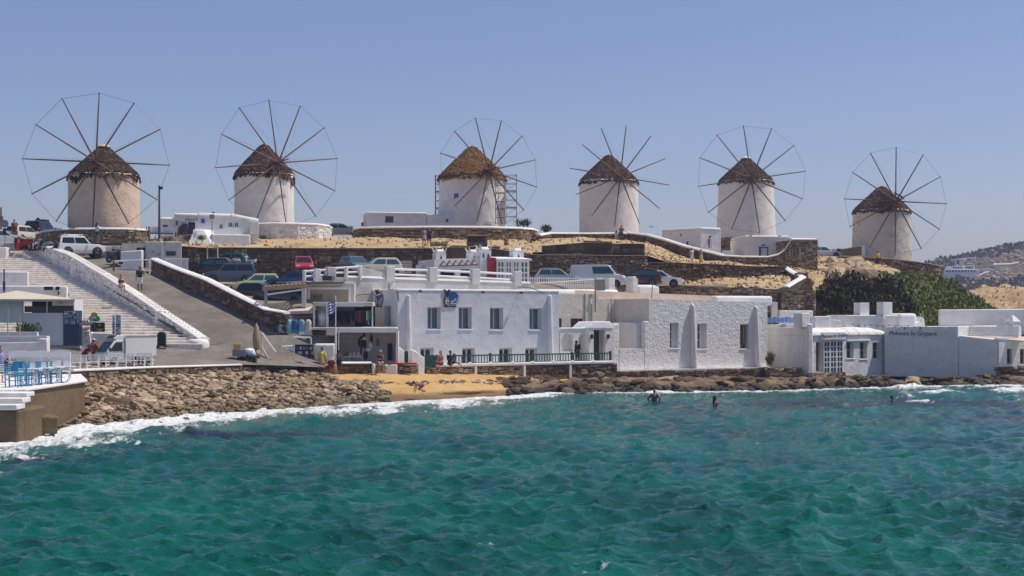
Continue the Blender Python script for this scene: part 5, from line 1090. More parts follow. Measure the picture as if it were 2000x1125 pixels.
for k, l in enumerate(('white garden chairs with blue cushions nearest the tall pole', 'white garden chairs with dark blue cushions nearest the house corner')):
    o = P(310+k*11, 466, 131.5); t = thing('garden_chair', l, 'chair', o, .2)
    for a in (-.5, .5): MB().box(a-.28, a+.28, -.2, .2, .42, .5).build('seat', simple('navy_cushion', (.02,.05,.2), .8), t); MB().box(a-.3, a+.3, .2, .27, .42, 1.05).build('backrest', M['wpaint'], t)
    for a in (-.75, -.25, .25, .75): MB().box(a-.03, a+.03, -.03, .03, 0, .42).build('leg', M['wpaint'], t)
# ticket booth at the lot entrance
f = Frame(285, 119.5, Z(521,119.5), 12); t = f.thing('booth', 'white flat roofed booth at the parking entrance with a dark serving window', 'kiosk'); bx, bz = f.x(354), f.z(320, 474)
hw_ = f.r(323,489.5,344,500.5); body(t, 0, bx, 0, 3, -1.0, bz, [hw_], .2, 'greywall'); parapet(t, 0, bx, 0, 3, bz, .12, .08, 'wpaint', .02)
window(t, hw_, .1, M['metal'], M['glass'], 1, 1, .06); MB().box(f.x(317)-.05, f.x(317)+.05, -.06, -.003, 0, bz).build('post', M['wpaint'], t)
for p, q, r_, s_ in ((297,489,301,494),(307,494,312,499),(318,475,324,480)): a = f.r(p, q, r_, s_); MB().box(a[0], a[1], -.03, -.003, a[2], a[3]).build('notice', M['beige'], t)
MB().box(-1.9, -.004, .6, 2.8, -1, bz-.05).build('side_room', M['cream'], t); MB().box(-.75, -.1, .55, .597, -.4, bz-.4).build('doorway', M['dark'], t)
f = Frame(242, 118.5, Z(518,118.5), -8); t = f.thing('low_wall', 'curved white wall with a grey stone foot beside the parked scooter', 'wall'); MB().prism([(-.3,-.6),(1.5,-.6),(1.5,f.z(265,488)),(1.1,f.z(257,489)),(-.3,f.z(232,491.5))], 0, .4).build('wall_panel', M['white'], t, bevel=.08)
rubble_wall('whitewashed_wall', 'whitewashed stone wall behind the parked white off-roader', wl((190,480,503,126.5),(225,480,503,124.5),(240,481,504,123)), .5, (.5,.3), 'stone_white', core='white', seed=41)
f = Frame(322, 118, Z(519,118), 3); t = f.thing('slat_fence', 'short white slatted fence beside the booth above the road wall', 'fence'); fx = f.x(368); n = 20; sl_ = MB().box(0, .07, 0, .04, -.4, f.z(340, 505)).mesh('slat'); sl_.materials.append(M['wpaint'])
for k in range(n): inst('slat', sl_, t, (fx*k/n, 0, 0))
MB().box(0, fx, .043, .09, f.z(340, 506.5), f.z(340, 504)).build('rail', M['wpaint'], t)
# barrier gate across the side road
t = thing('road_barrier', 'white swing barrier with a small notice across the parking entrance', 'barrier', P(222, 531, 116)); L = X(292, 116)-X(222, 116)
MB().tube((0,0,.05),(0,0,.95),.07).build('post', M['rust'], t); MB().tube((L,0,-.2),(L,0,1.0),.06).build('post', M['wpaint'], t); MB().tube((0,0,.85),(L,0,.95),.05).build('beam', M['wpaint'], t); MB().tube((0,0,.25),(L,0,.3),.04).build('beam', M['wpaint'], t); MB().box(.35,.8,-.09,-.05,.55,.83).build('notice', M['wpaint'], t); MB().box(.4,.75,-.094,-.09,.6,.78).build('notice_print', M['black'], t)
# low white house by the third mill
f = Frame(718, 155, Z(446,155), 12); t = f.thing('mill_house', 'low white flat house beside the golden thatched mill', 'house'); x1, xm_, x2 = f.x(749), f.x(833), f.x(889); z = f.z(750, 418)
hw_ = f.r(752,421.5,769,435.5); hv = f.r(870,426.5,876.5,434.5)
body(t, 0, xm_, 0, 4, -.5, z, [hw_], .15, 'white'); parapet(t, 0, xm_, 0, 4, z, .4, .22, 'white_clean', .1); window(t, hw_, .08, M['metal'], M['carglass'], 1, 1, .06)
body(t, xm_+.045, x2, -.05, 4, -.5, f.z(860, 421), [hv], .12, 'white'); parapet(t, xm_+.06, x2, -.05, 4, f.z(860, 421), .3, .12, 'white_clean', .05); window(t, hv, .06, M['wpaint'], BLUE, 1, 1, .05)
# cube house by the fifth mill
f = Frame(1292, 160, Z(497,160), 0); o = f.o; ft = frame_at(P(1369, 497, 156.5)*1, 22); L1 = (Vector((X(1369,156.5),156.5))-Vector((X(1293,160.5),160.5))).length
fl = frame_at(Vector((X(1293,160.5),160.5,Z(497,158))), math.degrees(math.atan2(156.5-160.5, X(1369,156.5)-X(1293,160.5)))); ft.o.z = fl.o.z
t = fl.thing('cube_house', 'white rounded cube house with a blue framed slit window', 'house')
zt = fl.z(1340, 451); h1 = fl.r(1340,471.5,1344.5,479.5); x2 = ft.x(1408)
pts_a = [(0,-1),(L1,-1),(L1,zt),(0,zt)]
m = MB(); holed(m, 0, L1, -1.5, zt, [h1], .25, 0)
dx = lambda x, y: Vector((L1,0,0)) + Matrix.Rotation(ft.a-fl.a, 3, 'Z') @ Vector((x, y, 0))
h2 = ft.r(1383,467,1389.5,484); mm = MB(); holed(mm, 0, x2, -1.5, zt, [h2], .2, 0); rm = Matrix.Rotation(ft.a-fl.a, 3, 'Z')
m.add([tuple(rm @ Vector((v[0], v[1], 0)) + Vector((L1, 0, v[2]))) for v in mm.v], mm.f)
e = dx(x2, 0); e2 = dx(x2, 5); b2 = Vector((0, 5, 0)); m.quad((e.x,e.y,-1.5),(e2.x,e2.y,-1.5),(e2.x,e2.y,zt),(e.x,e.y,zt)); m.quad((0,0,-1.5),(0,0,zt),(0,5,zt),(0,5,-1.5)); m.build('wall', M['white_clean'], t)
rf = MB().slab([(-.06,-.06),(L1+.02,-.08),(e.x+.06,e.y-.04),(e2.x,e2.y),(0,5)], zt, f.z(1340, 447)+.05); rf.build('roof', M['white_clean'], t, bevel=.22, seg=4)
c = dx((h2[0]+h2[1])/2, .12); MB().cbox((c.x, c.y, (h2[2]+h2[3])/2), ((h2[1]-h2[0])*.9, .06, (h2[3]-h2[2])*.98), rm).build('window', BLUE, t); c = dx((h2[0]+h2[1])/2+.1, .05); MB().cbox((c.x, c.y, (h2[2]+h2[3])/2), ((h2[1]-h2[0])*.3, .06, (h2[3]-h2[2])*.9), rm).build('shutter', M['wpaint'], t)
MB().box(h1[0], h1[1], .12, .2, h1[2], h1[3]).build('window', M['glass'], t); MB().tube((fl.x(1330), -.02, fl.z(1330, 459)), (fl.x(1330), .1, fl.z(1330, 459)), .14, None, 12).build('round_vent', M['orange_wood'], t)
c = dx((h2[0]+h2[1])/2, -.08); MB().ball((c.x, c.y, h2[3]+.25), .12).build('lamp', M['black'], t, True)
# stone annex with curved white parapet
f = Frame(1455, 153, Z(500,153), 6); t = f.thing('annex_house', 'white walled annex with a blue framed door below the fifth mill', 'house'); x1 = f.x(1540); z = f.z(1490, 465.5); hd = f.r(1482,482,1501,502)
body(t, 0, x1, 0, 6, -1.2, z, [hd], .25, 'white'); parapet(t, 0, x1, 0, 6, z, .4, .3, 'white_clean', .14, 'fl')
MB().box(hd[0], hd[0]+.25, .02, .1, hd[2], hd[3]).build('door_leaf', BLUE, t); MB().box(hd[0], hd[1], .02, .1, hd[3]-.1, hd[3]).build('lintel', BLUE, t); MB().box(hd[1]-.08, hd[1], .02, .1, hd[2], hd[3]-.103).build('jamb', BLUE, t)
MB().box(hd[0]+.26, hd[1]-.1, .16, .2, hd[2], hd[3]-.1).build('curtain', M['wpaint'], t); x = f.x(1490.5); MB().box(x-.15, x+.15, -.15, -.003, f.z(1490, 480), f.z(1490, 478)).build('lamp', M['black'], t)
for p in (1466, 1523): MB().box(f.x(p)-.1, f.x(p)+.12, -.14, .1, z+.05, z+.36).build('spout', M['wpaint'], t)
f3 = Frame(1546, 148.5, Z(530,148.5), 12); a = f3.x(1597); zt = f3.z(1570, 469)
tw = rubble_wall('stone_annex', 'tall tan stone annex with a narrow grey slit window', [(f3.w(0,0,0), Z(536,148.5), Z(469,148.5)), (f3.w(a,0,0), Z(520,148.5), Z(469,148.5))], 4, (.42,.28), 'stone_tan', seed=44, proud=.06, cap='white', cap_h=.24, cap_r=True)
wz = f3.r(1560,483,1563.5,502); MB().box(0, wz[1]-wz[0], -.12, .05, 0, wz[3]-wz[2]).build('window', M['metal'], tw); bpy.data.objects[tw.children[-1].name].location = f3.w(wz[0], 0, wz[2]) - tw.location
t = thing('shuttered_window', 'white shutters over a small blue hatch beside the annex', 'shutters', P(1441, 502, 156)); MB().box(0,.75,0,.05,.75,2.0).build('shutter', M['cream'], t); MB().box(.8,1.5,0,.05,.75,2.0).build('shutter', M['cream'], t); MB().box(-.05,1.7,.055,.5,-1,.7).build('wall_panel', M['white'], t); MB().box(.65,1.4,.02,.05,-.5,.55).build('hatch', BLUE, t)
t = thing('scalloped_bench', 'white scalloped bench beside the cube house', 'bench', P(1411, 502, 153)); MB().box(0,1.25,0,.3,-.4,.45).build('seat', M['wpaint'], t); MB().prism([(0,.453),(1.25,.453)]+[(1.25-k*.104, .62+.08*(k % 2)) for k in range(13)], .1, .25).build('backrest', M['wpaint'], t)
# hillside steps beside the arrow-point wall
st = thing('hill_steps', 'narrow pale stone steps climbing past the stone hut', 'stairs', P(1564, 568, 129.5))
for k in range(8): MB().box(.0+k*.05, 1.2+k*.03, k*.6, k*.6+.55, k*.2-.3, k*.24).build('step', M['shelf'], st)
# ------------------------------------------------------------------ turreted white house
f = Frame(848, 116.5, Z(560,116.5), 22); t = f.thing('turret_house', 'white house with horned chimney turrets, a row of triangle niches and a crimson door wall', 'house')
x1 = f.x(942); ztop = f.z(900, 505); tri = []
hd1, hd2 = f.r(860,529,889,560), f.r(899,526,929,560)
body(t, 0, x1, 0, 4, -2, f.z(890, 503.5), [hd1, hd2], .4, 'white', top=lambda x: f.z(857, 506.5)+(f.z(930, 503)-f.z(857, 506.5))*x/x1)
for k in range(6):
    c = f.x(865.3+k*12.1); zc_ = f.z(865+k*12, 520.5-k*.5); w_ = .36; hh = .44
    m = MB()
    m.prism([(c-w_,zc_),(c+w_,zc_),(c+.02,zc_+hh*1.1)], -.03, -.003); m.build('triangle_niche', M['wood'], t); MB().prism([(c-w_*.6+.06,zc_+.08),(c+w_*.72,zc_+.08),(c+.05,zc_+hh*.8)], -.045, -.031).build('niche_back', M['white'], t)
def turret(px, yt, yb, y, w_=.52, nm=2):
    x = f.x(px, y); zb, zt = f.z(px, yb, y), f.z(px, yt, y); g = MB().box(x-w_, x+w_, y-w_, y+w_, zb, zt-.2).build('turret', M['white_clean'], t, bevel=.0)
    MB().hexa([(x-w_,y-w_,zt-.197),(x+w_,y-w_,zt-.197),(x+w_,y+w_,zt-.197),(x-w_,y+w_,zt-.197)], [(x-w_*.6,y-w_*.6,zt+.06),(x+w_*.6,y-w_*.6,zt+.06),(x+w_*.6,y+w_*.6,zt+.06),(x-w_*.6,y+w_*.6,zt+.06)]).build('dome', M['white_clean'], g, bevel=.12, seg=3)
    for sx in (-1, 1):
        for sy in (-1, 1): MB().tube((x+sx*w_*.75, y+sy*w_*.75, zt-.15), (x+sx*w_*1.15, y+sy*w_*1.1, zt+.22), .09, .03, 6).build('horn', M['cream'], g)
    for q in ((-.2, .2) if nm == 2 else (0,)): MB().prism([(x+q-.1, zt-.75), (x+q+.1, zt-.75), (x+q, zt-.4)], y-w_-.02, y-w_-.003).build('slot', M['dark'], g)
turret(858, 488.5, 530, .5, .42, 1); turret(923, 489, 508, 3.2, .42, 1); turret(945, 484, 556, .35, .46, 2); turret(1009, 486.5, 510, 2.4, .46, 1)
for k in range(4): MB().box(hd1[0], hd1[1], .3, .36, hd1[2]+k*.25, hd1[2]+k*.25+.1).build('bench_slat', M['wood'], t)
for q in (hd1, hd2): MB().box(q[0], q[1], .2, .27, q[2]-.4, q[2]+.35).build('low_panel', M['pink'], t)
xr0, xr1 = f.x(953.5, -.4), f.x(969.5, -.4); MB().box(xr0, xr1, -.4, .2, -2, f.z(961, 503, -.4)).build('crimson_wall', M['crimson'], t)
MB().prism([(x1, -1),(xr0, -1),(xr0, f.z(951,508)),(xr0-.15, f.z(950,503)),(x1,f.z(946,515))], -.2, .1).build('fin_wall', M['white'], t)
f4 = frame_at(f.w(xr1+.02, -.45, 0), 16); cv = f4.thing('conservatory', 'white framed glazed conservatory beside the crimson wall', 'conservatory')
ps = [970, 986.5, 1001, 1015.5, 1033]; zt, zb = f4.z(1000, 509), f4.z(1000, 556)
for a, b in zip(ps, ps[1:]): window(cv, (f4.x(a)+.005, f4.x(b)-.005, zb, zt), 0, M['wpaint'], M['glass_teal'], 2, 4, .13, 'glazed_panel', .1)
xe = f4.x(1033); MB().hexa([(-.1,-.15,zt+.003),(xe+.2,-.15,zt+.003),(xe+.2,3.4,zt+.25),(-.1,3.4,zt+.25)], [(-.1,-.15,zt+.15),(xe+.2,-.15,zt+.15),(xe+.2,3.4,zt+.42),(-.1,3.4,zt+.42)]).build('roof', M['white_clean'], cv)
MB().box(xe-.02, xe+.06, .103, 3.2, zb, zt).build('side_panel', M['wpaint'], cv); MB().box(-.05, xe+.3, -.5, 3, zb-1.4, zb-.003).build('base', M['white'], cv)
for p, q, r_ in ((764,506,528),(783,507,528),(818,517,535),(832,517,535)):
    pass
for (pa, pb, q0, q1), l in zip(((753.5,774,507,535),(812.5,822.5,517.5,540)), ('white gate pier with slatted gate behind the terrace posts','shorter white gate pier with slatted gate nearer the turret house')):
    g = thing('gate_pier', l, 'gate', P(pa, q1, 118.5)); w_ = (pb-pa)/F*118.5; hh = (q1-q0)/F*118.5
    MB().box(w_-.42, w_, 0, .4, -.8, hh).build('pier', M['white_clean'], g); MB().box(w_-.85, w_-.60, 0.1, .4, -.8, hh*.95).build('pier', M['white_clean'], g) if w_ > .5 else None
    for k in range(8): MB().box(w_+.02, w_+1.25, .1, .14, hh*(.08+k*.11), hh*(.08+k*.11)+.08).build('slat', M['cream'], g)
# picket fence
f = frame_at(P(1035, 556, 119.2), 10); t = f.thing('picket_fence', 'white picket fence in front of the parked silver hatchback and white van', 'fence'); fx = f.x(1184); n = 34; zz = f.z(1100, 541)
pk = MB().prism([(0,-.35),(.085,-.35),(.085,zz-.05),(.042,zz+.05),(0,zz-.05)], 0, .03).mesh('picket'); pk.materials.append(M['wpaint'])
for k in range(n): inst('picket', pk, t, (fx*k/n, 0, 0))
for z_, w_ in ((zz*.25, .1), (zz*.75, .08)): MB().box(0, fx, .033, .09, z_, z_+w_).build('rail', M['wpaint'], t)
MB().tube((0, -.06, zz*.1), (fx*.95, -.06, zz*.78), .05, None, 6).build('handrail', M['wpaint'], t)
MB().box(-.1, fx+.1, -.1, .3, -1.3, -.36).build('base_wall', M['white'], t)
t, f_ = blk('utility_box', 'grey beige utility box standing at the end of the picket fence', 'box', 1164, 1182, 545, 560, 113, .5, 'beige', .03)
# ------------------------------------------------------------------ shops at the foot of the road
SF = Frame(520, 100.2, 0, 3)
def sz(p, q, y=0): return SF.z(p, q, y)
def sx(p, y=0): return SF.x(p, y)
shp = SF.thing('upper_shop', 'open fronted upper shop with white posts and flat canopies beside the guest house', 'shop')
y0 = 1.0; fl_z = sz(690, 639, y0); ct = sz(690, 598, y0)
MB().box(sx(612, y0), sx(729, y0), y0-.5, y0+3.2, ct, sz(690, 590, y0)).build('canopy', M['greywall'], shp, bevel=.03)
MB().box(sx(637, y0), sx(712, y0), y0-.62, y0-.51, sz(690, 599, y0), sz(690, 594, y0)).build('fascia', M['white_clean'], shp)
MB().box(sx(612, y0), sx(776, y0), y0-1.2, y0+3.4, sz(690, 644, y0), fl_z).build('floor_canopy', M['greywall'], shp, bevel=.04)
MB().box(sx(655, y0), sx(776, y0), y0-1.32, y0-1.21, sz(700, 649, y0), sz(700, 642, y0)).build('fascia', M['white_clean'], shp)
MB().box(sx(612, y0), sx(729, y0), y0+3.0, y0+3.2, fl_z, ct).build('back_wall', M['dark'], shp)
for p, w_ in ((612, .14), (637.5, .16), (726.5, .08)): MB().box(sx(p, y0), sx(p, y0)+w_, y0-.3, y0-.14, fl_z, ct).build('post', M['wpaint'], shp)
MB().box(sx(618, y0), sx(636, y0), y0+.8, y0+.9, fl_z, ct).build('side_panel', M['greywall'], shp)
t = SF.thing('mannequin', 'white torso mannequin in the upper shop corner', 'mannequin'); x = sx(628, y0); MB().lathe([(.12,0),(.2,.15),(.27,.55),(.3,.8),(.12,.95),(.07,1.05)], 12, (x, y0+.3, fl_z+.05)).build('torso', M['wpaint'], t, True)
rnd = random.Random(8); goods = [simple('shop_%d' % i, c, .8) for i, c in enumerate([(.25,.02,.06),(.03,.12,.14),(.3,.02,.12),(.03,.03,.08),(.1,.2,.24),(.5,.45,.4),(.05,.25,.3),(.02,.02,.02)])]
gr = SF.thing('clothes_rail', 'rail of coloured clothes inside the upper shop', 'clothes'); MB().tube((sx(640, y0), y0+1.6, ct-.3), (sx(724, y0), y0+1.6, ct-.3), .025).build('rail', M['steel'], gr)
for k in range(26):
    a = sx(642+k*3.1, y0); hh = rnd.uniform(.5, 1.05); MB().box(a, a+.09, y0+1.4, y0+1.8, ct-.32-hh, ct-.33).build('garment', rnd.choice(goods if k > 15 else goods[3:8:4]), gr)
# lower shop
lo = SF.thing('lower_shop', 'shallow white walled beach shop under the canopy beside the green gate', 'shop'); y1 = -.2; gz_ = sz(700, 712, y1); cz_ = sz(700, 647, y1)
MB().box(sx(660, y1), sx(777, y1), y1+2.6, y1+2.8, gz_, cz_).build('back_wall', M['greywall'], lo); MB().box(sx(775.5, y1), sx(778, y1), y1, y1+2.8, gz_, cz_).build('side_wall', M['white'], lo)
for p in (655.5, 660.5, 773.5): MB().box(sx(p, y1), sx(p, y1)+.08, y1, y1+.08, gz_, cz_).build('post', M['wpaint'], lo)
MB().box(sx(654, y1), sx(776, y1), y1-.35, y1+2.6, gz_-.8, gz_).build('floor', M['white_clean'], lo, bevel=.04)
for q in (656, 668): MB().box(sx(663, y1), sx(727, y1), y1+2.3, y1+2.6, sz(690, q, y1), sz(690, q, y1)+.05).build('shelf', M['wpaint'], lo)
p_ = SF.thing('poster', 'black framed poster on the lower shop back wall', 'poster'); MB().box(sx(735, 2.4), sx(741, 2.4), y1+2.55, y1+2.595, sz(738, 676, 2.4), sz(738, 661, 2.4)).build('print', M['grey'], p_); MB().box(sx(757, 2.3), sx(766, 2.3), y1+2.45, y1+2.59, sz(760, 703, 2.3), sz(760, 671, 2.3)).build('tall_panel', simple('plum', (.03,.02,.05), .7), p_)
tb = SF.thing('hat_table', 'long white table with straw hats in the lower shop', 'table'); tz_ = sz(690, 697, y1); MB().box(sx(668, y1), sx(708, y1), y1+.8, y1+1.5, tz_-.05, tz_).build('tabletop', M['wpaint'], tb)
for p in (669, 680, 695, 706): MB().box(sx(p, y1), sx(p, y1)+.04, y1+.85, y1+.9, gz_, tz_-.05).build('leg', M['wpaint'], tb)
for k, (p, c, s) in enumerate(((675,'drygrass',.22),(682,'cloth_cream',.25),(690,'pink',.26),(699,'cream',.24),(679,'glass_teal',.3))):
    h_ = SF.thing('hat', ('dark straw hat at the end of the hat table','cream straw hat beside the dark one on the table','pinkish straw hat in the middle of the hat table','pale straw hat by the black clothes stand','blue patterned bag behind the straw hats')[k], 'hat' if k < 4 else 'bag'); x = sx(p, y1); MB().lathe([(s,0),(s*.98,.03),(s*.55,.05),(s*.5,.22),(s*.3,.28),(.01,.29)], 12, (x, y1+1.1+.3*(k == 4), tz_+.002)).build('brim_and_crown', M[c], h_, True)
ms = SF.thing('clothes_stand', 'black clothes and hats piled on a stand in the lower shop', 'clothes'); x = sx(713, y1)
for k in range(14): MB().ball((x+rnd.uniform(-.42,.42), y1+1+rnd.uniform(-.2,.3), gz_+.4+k*.11), rnd.uniform(.1,.18), .12, .34).build('garment', rnd.choice((goods[3], goods[7], goods[7], goods[5])), ms, True)
for q, (p, yy) in enumerate(((711,664),(719,686))): MB().lathe([(.28,0),(.27,.03),(.14,.05),(.12,.18),(.01,.2)], 12, (sx(p, y1), y1+.7, sz(p, yy, y1))).build('hat', M['wpaint'] if q else M['pink'], ms, True)
# sign house with pergola roof
sh = SF.thing('sign_house', 'flat roofed beige shop front with a framed board sign above the awning', 'shop'); y2 = 3.6
a = (sx(597, y2), sx(692, y2), sz(640, 594, y2), sz(640, 561, y2)); MB().box(a[0], a[1], y2, y2+3, a[2]-2.8, a[3]+.25).build('wall', M['greywall'], sh)
b = (sx(601, y2), sx(685, y2), a[2], a[3]); 
for (xa, xb, za, zb) in ((b[0], b[1], b[3]-.16, b[3]), (b[0], b[0]+.16, b[2], b[3]-.163), (b[1]-.16, b[1], b[2], b[3]-.163)): MB().box(xa, xb, y2-.1, y2-.003, za, zb).build('frame', M['wpaint'], sh)
MB().box(b[0]+.17, sx(640, y2), y2-.05, y2-.003, b[2], b[3]-.17).build('sign_board', M['beige'], sh); MB().box(sx(640, y2)+.01, b[1]-.17, y2-.04, y2-.003, b[2], b[3]-.17).build('sign_board', simple('brown_beige', (.36,.29,.21), .8), sh)
text_mesh('lettering', 'CIRQUE', .44, M['black'], sh, (sx(619, y2), y2-.07, sz(619, 579, y2)), (R(90), 0, 0), 0, .01, sx=.46, spacing=1.15); MB().box(sx(608.5, y2), sx(629, y2), y2-.06, y2-.051, sz(619, 588.5, y2), sz(619, 586, y2)).build('sign_underline', M['grey'], sh)
MB().box(sx(592, y2), sx(672, y2), y2-.9, y2+3.2, a[3]+.253, a[3]+.36).build('roof', M['wood'], sh)
pg = SF.thing('pergola', 'weathered wooden pergola on a grey post above the dark pick-up', 'pergola'); yp = 1.6
MB().box(sx(516.5, yp), sx(522.5, yp), yp-.1, yp+.1, sz(520, 682, yp), sz(520, 562, yp)).build('post', M['metal'], pg)
zA, zB = sz(520, 563, yp), sz(592, 556, yp); xA, xB = sx(512, yp), sx(596, yp)
MB().hexa([(xA,yp-.08,zA-.18),(xB,yp-.08,zB-.22),(xB,yp+.08,zB-.22),(xA,yp+.08,zA-.18)], [(xA,yp-.08,zA+.1),(xB,yp-.08,zB+.06),(xB,yp+.08,zB+.06),(xA,yp+.08,zA+.1)]).build('beam', M['pale_wood'], pg)
MB().hexa([(xA+.3,yp-.1,zA-.5),(xB-.3,yp-.1,zB-.42),(xB-.3,yp+.0,zB-.42),(xA+.3,yp+.0,zA-.5)], [(xA+.3,yp-.1,zA-.38),(xB-.3,yp-.1,zB-.3),(xB-.3,yp+.0,zB-.3),(xA+.3,yp+.0,zA-.38)]).build('beam', M['wpaint'], pg)
for k in range(10): x = xA+(xB-xA)*k/10+.1; z = zA+(zB-zA)*k/10; MB().box(x, x+.1, yp-.25, yp+2.6, z+.103, z+.2).build('rafter', M['pale_wood'], pg)
MB().box(sx(589, yp), sx(597, yp), yp+.1, yp+.4, sz(592, 600, yp), zB-.23).build('post', M['greywall'], pg)
aw = SF.thing('awning', 'cream canvas awning sloping above the hanging towels', 'awning'); P4 = [P(560,608,101)-SF.o, P(613,606,101)-SF.o, P(642,594,103.6)-SF.o, P(586,595,103.6)-SF.o]
iv = Matrix.Rotation(-SF.a, 3, 'Z'); P4 = [iv @ p for p in P4]; MB().hexa([p-Vector((0,0,.04)) for p in P4], P4).build('canvas', M['cloth_cream'], aw)
MB().hexa([P4[0]-Vector((0,.02,.22)), P4[1]-Vector((0,.02,.2)), P4[1]-Vector((0,.0,.2)), P4[0]-Vector((0,0,.22))], [P4[0]-Vector((0,.02,.043)), P4[1]-Vector((0,.02,.043)), P4[1]-Vector((0,0,.043)), P4[0]-Vector((0,0,.043))]).build('valance', M['cloth_cream'], aw)
# goods hanging below the awning
MB_ = MB(); ls = SF.thing('goods_corner', 'dark open stall of hanging beach goods below the awning', 'stall'); y3 = .2; g0 = sz(570, 682, y3)
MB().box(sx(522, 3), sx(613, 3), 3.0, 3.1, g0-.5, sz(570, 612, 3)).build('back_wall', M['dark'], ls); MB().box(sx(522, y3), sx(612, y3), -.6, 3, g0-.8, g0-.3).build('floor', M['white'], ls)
MB().tube((sx(526, y3), y3, sz(560, 622, y3)), (sx(610, y3), y3, sz(560, 618, y3)), .03).build('rail', M['pole'], ls); MB().tube((sx(535, y3), y3, g0-.3), (sx(535, y3), y3, sz(535, 619, y3)), .04).build('post', M['pole'], ls)
for k in range(30):
    p = rnd.uniform(525, 610); yy = rnd.uniform(.9, 2.4); zt = sz(p, rnd.choice((632, 648, 662)), yy); MB().box(sx(p, yy), sx(p, yy)+rnd.uniform(.12,.3), yy, yy+.05, zt-rnd.uniform(.25,.45), zt).build('goods', rnd.choice([goods[3], goods[7], goods[0], cols[2], cols[3], goods[4]]), ls)
tw_ = [(552,'pale blue and white beach dress, first on the rail',(.45,.55,.72)),(564.5,'light turquoise patterned beach dress on the rail',(.25,.5,.6)),(576,'navy and green beach dress on the rail',(.03,.1,.3)),(590,'aqua beach dress with a white hem on the rail',(.2,.42,.5)),(602.5,'cream white beach dress, last on the rail',(.62,.58,.5))]
for p, l, c in tw_:
    d_ = SF.thing('beach_dress', l, 'dress'); x = sx(p, y3); zt, zb = sz(p, 624, y3), sz(p, 650+2*(p % 3), y3); m = MB(); w0 = .14
    m.lathe([(.30,0),(.26,(zt-zb)*.35),(.19,(zt-zb)*.62),(.22,(zt-zb)*.85),(.10,(zt-zb))], 9, (x, y3-.12, zb), True, .03)
    m.v = [(vx, y3-.12+(vy-y3+.12)*.45, vz) for vx, vy, vz in m.v]; m.build('skirt', simple('dress_%d' % p, c, .85, noise_amt=.35, scale=9), d_, True)
    if p in (576, 590): MB().box(x-.2, x+.2, y3-.25, y3-.235, zb+.02, zb+.22).build('hem_panel', simple('hem_%d' % p, (.0,.3,.25) if p == 576 else (.7,.75,.8), .8), d_)
t = SF.thing('barrier_frame', 'white metal rail frame in front of the hanging dresses', 'railing'); MB().path([Vector((sx(551,-.3),-.3,sz(551,674,-.3))), Vector((sx(551,-.3),-.3,sz(551,659,-.3))), Vector((sx(607,-.3),-.3,sz(607,659,-.3))), Vector((sx(607,-.3),-.3,sz(607,674,-.3)))], .06, 6).build('rail_loop', M['wpaint'], t)
t = SF.thing('louvred_wall', 'low white wall with raised horizontal boards below the hanging dresses', 'wall'); yl = -1.3; xa, xb = sx(520, yl), sx(575, yl); MB().prism([(xa, sz(520, 706, yl)), (xb, sz(570, 706, yl)), (xb, sz(575, 674, yl)), (xa, sz(520, 678, yl))], yl, yl+.25).build('wall_panel', M['white_clean'], t, bevel=.04)
for k in range(4): z = sz(545, 700-k*5.5, yl); MB().box(sx(528, yl), sx(561, yl), yl-.05, yl-.003, z, z+.12).build('board', M['wpaint'], t)
t = SF.thing('sandal_rack', 'black display board with rows of sandals', 'display'); MB().box(sx(576, yl), sx(612, yl), yl, yl+.08, sz(590, 709, yl), sz(590, 673, yl)).build('board', M['black'], t); MB().box(sx(573.5, yl), sx(576, yl)-.005, yl-.05, yl+.1, sz(575, 709, yl), sz(575, 672, yl)).build('side_post', M['wpaint'], t)
for r_ in range(3):
    for k in range(7):
        x = sx(579+k*4.6, yl); z = sz(590, 683+r_*9, yl)
        for s_ in (0, .07): MB().box(x+s_, x+s_+.05, yl-.03, yl-.003, z, z+.2).build('sandal', rnd.choice([goods[5], goods[4], goods[0], M['wpaint'], cols[1]]), t)
t = SF.thing('white_parapet', 'low rounded white parapet behind the woman in the yellow shirt', 'wall'); MB().box(sx(613, yl), sx(655, yl), yl, yl+.4, sz(630, 712, yl), sz(630, 671, yl)).build('wall_panel', M['white'], t, bevel=.15, seg=3)
t = SF.thing('notice_box', 'cream notice box hung on the flagpole post', 'box'); MB().box(sx(637,-.9), sx(654,-.9), -.95, -.85, sz(645, 655,-.9), sz(645, 644,-.9)).build('panel', M['cloth_cream'], t)
# flag
fp = thing('flagpole', 'thin white flagpole flying a blue and white striped flag', 'flag', P(655.5, 706, 98.4)); hh = Z(577, 98.4)-fp.location.z; MB().tube((0,0,0),(0,0,hh*.5),.06,.055,8).build('lower_pole', M['wpaint'], fp); MB().tube((0,0,hh*.5),(0,0,hh),.035,.03,8).build('upper_pole', M['wpaint'], fp)
fb, fw_ = simple('flag_blue', (.012,.06,.33), .8), simple('flag_white', (.75,.75,.76), .8); fz = Z(583.5, 98.4)-fp.location.z; FW_, FH = .78, .62
def fpt(u, v):  # flag hangs in the breeze, drooping away from the pole
    return Vector((-.02-u*FW_*.66, .16*math.sin(u*6.5+v*.8)*u**.5-.05*u, fz-v*FH-u*.38-.05*math.sin(u*5)))
m1, m2 = MB(), MB()
nu = 12
for s_ in range(9):
    for k in range(nu):
        can = s_ < 5 and k < nu*.37
        for part in ((0, 1),):
            v0, v1 = s_/9*1.35, (s_+1)/9*1.35; u0, u1 = k/nu, (k+1)/nu; cross = can and (s_ == 2 or k == 2)
            col_white = cross if can else s_ % 2 == 1
            (m2 if col_white else m1).quad(fpt(u0,v1), fpt(u1,v1), fpt(u1,v0), fpt(u0,v0))
fo = m1.build('flag_cloth', fb, fp, True); m2.build('white_stripes', fw_, fo, True)
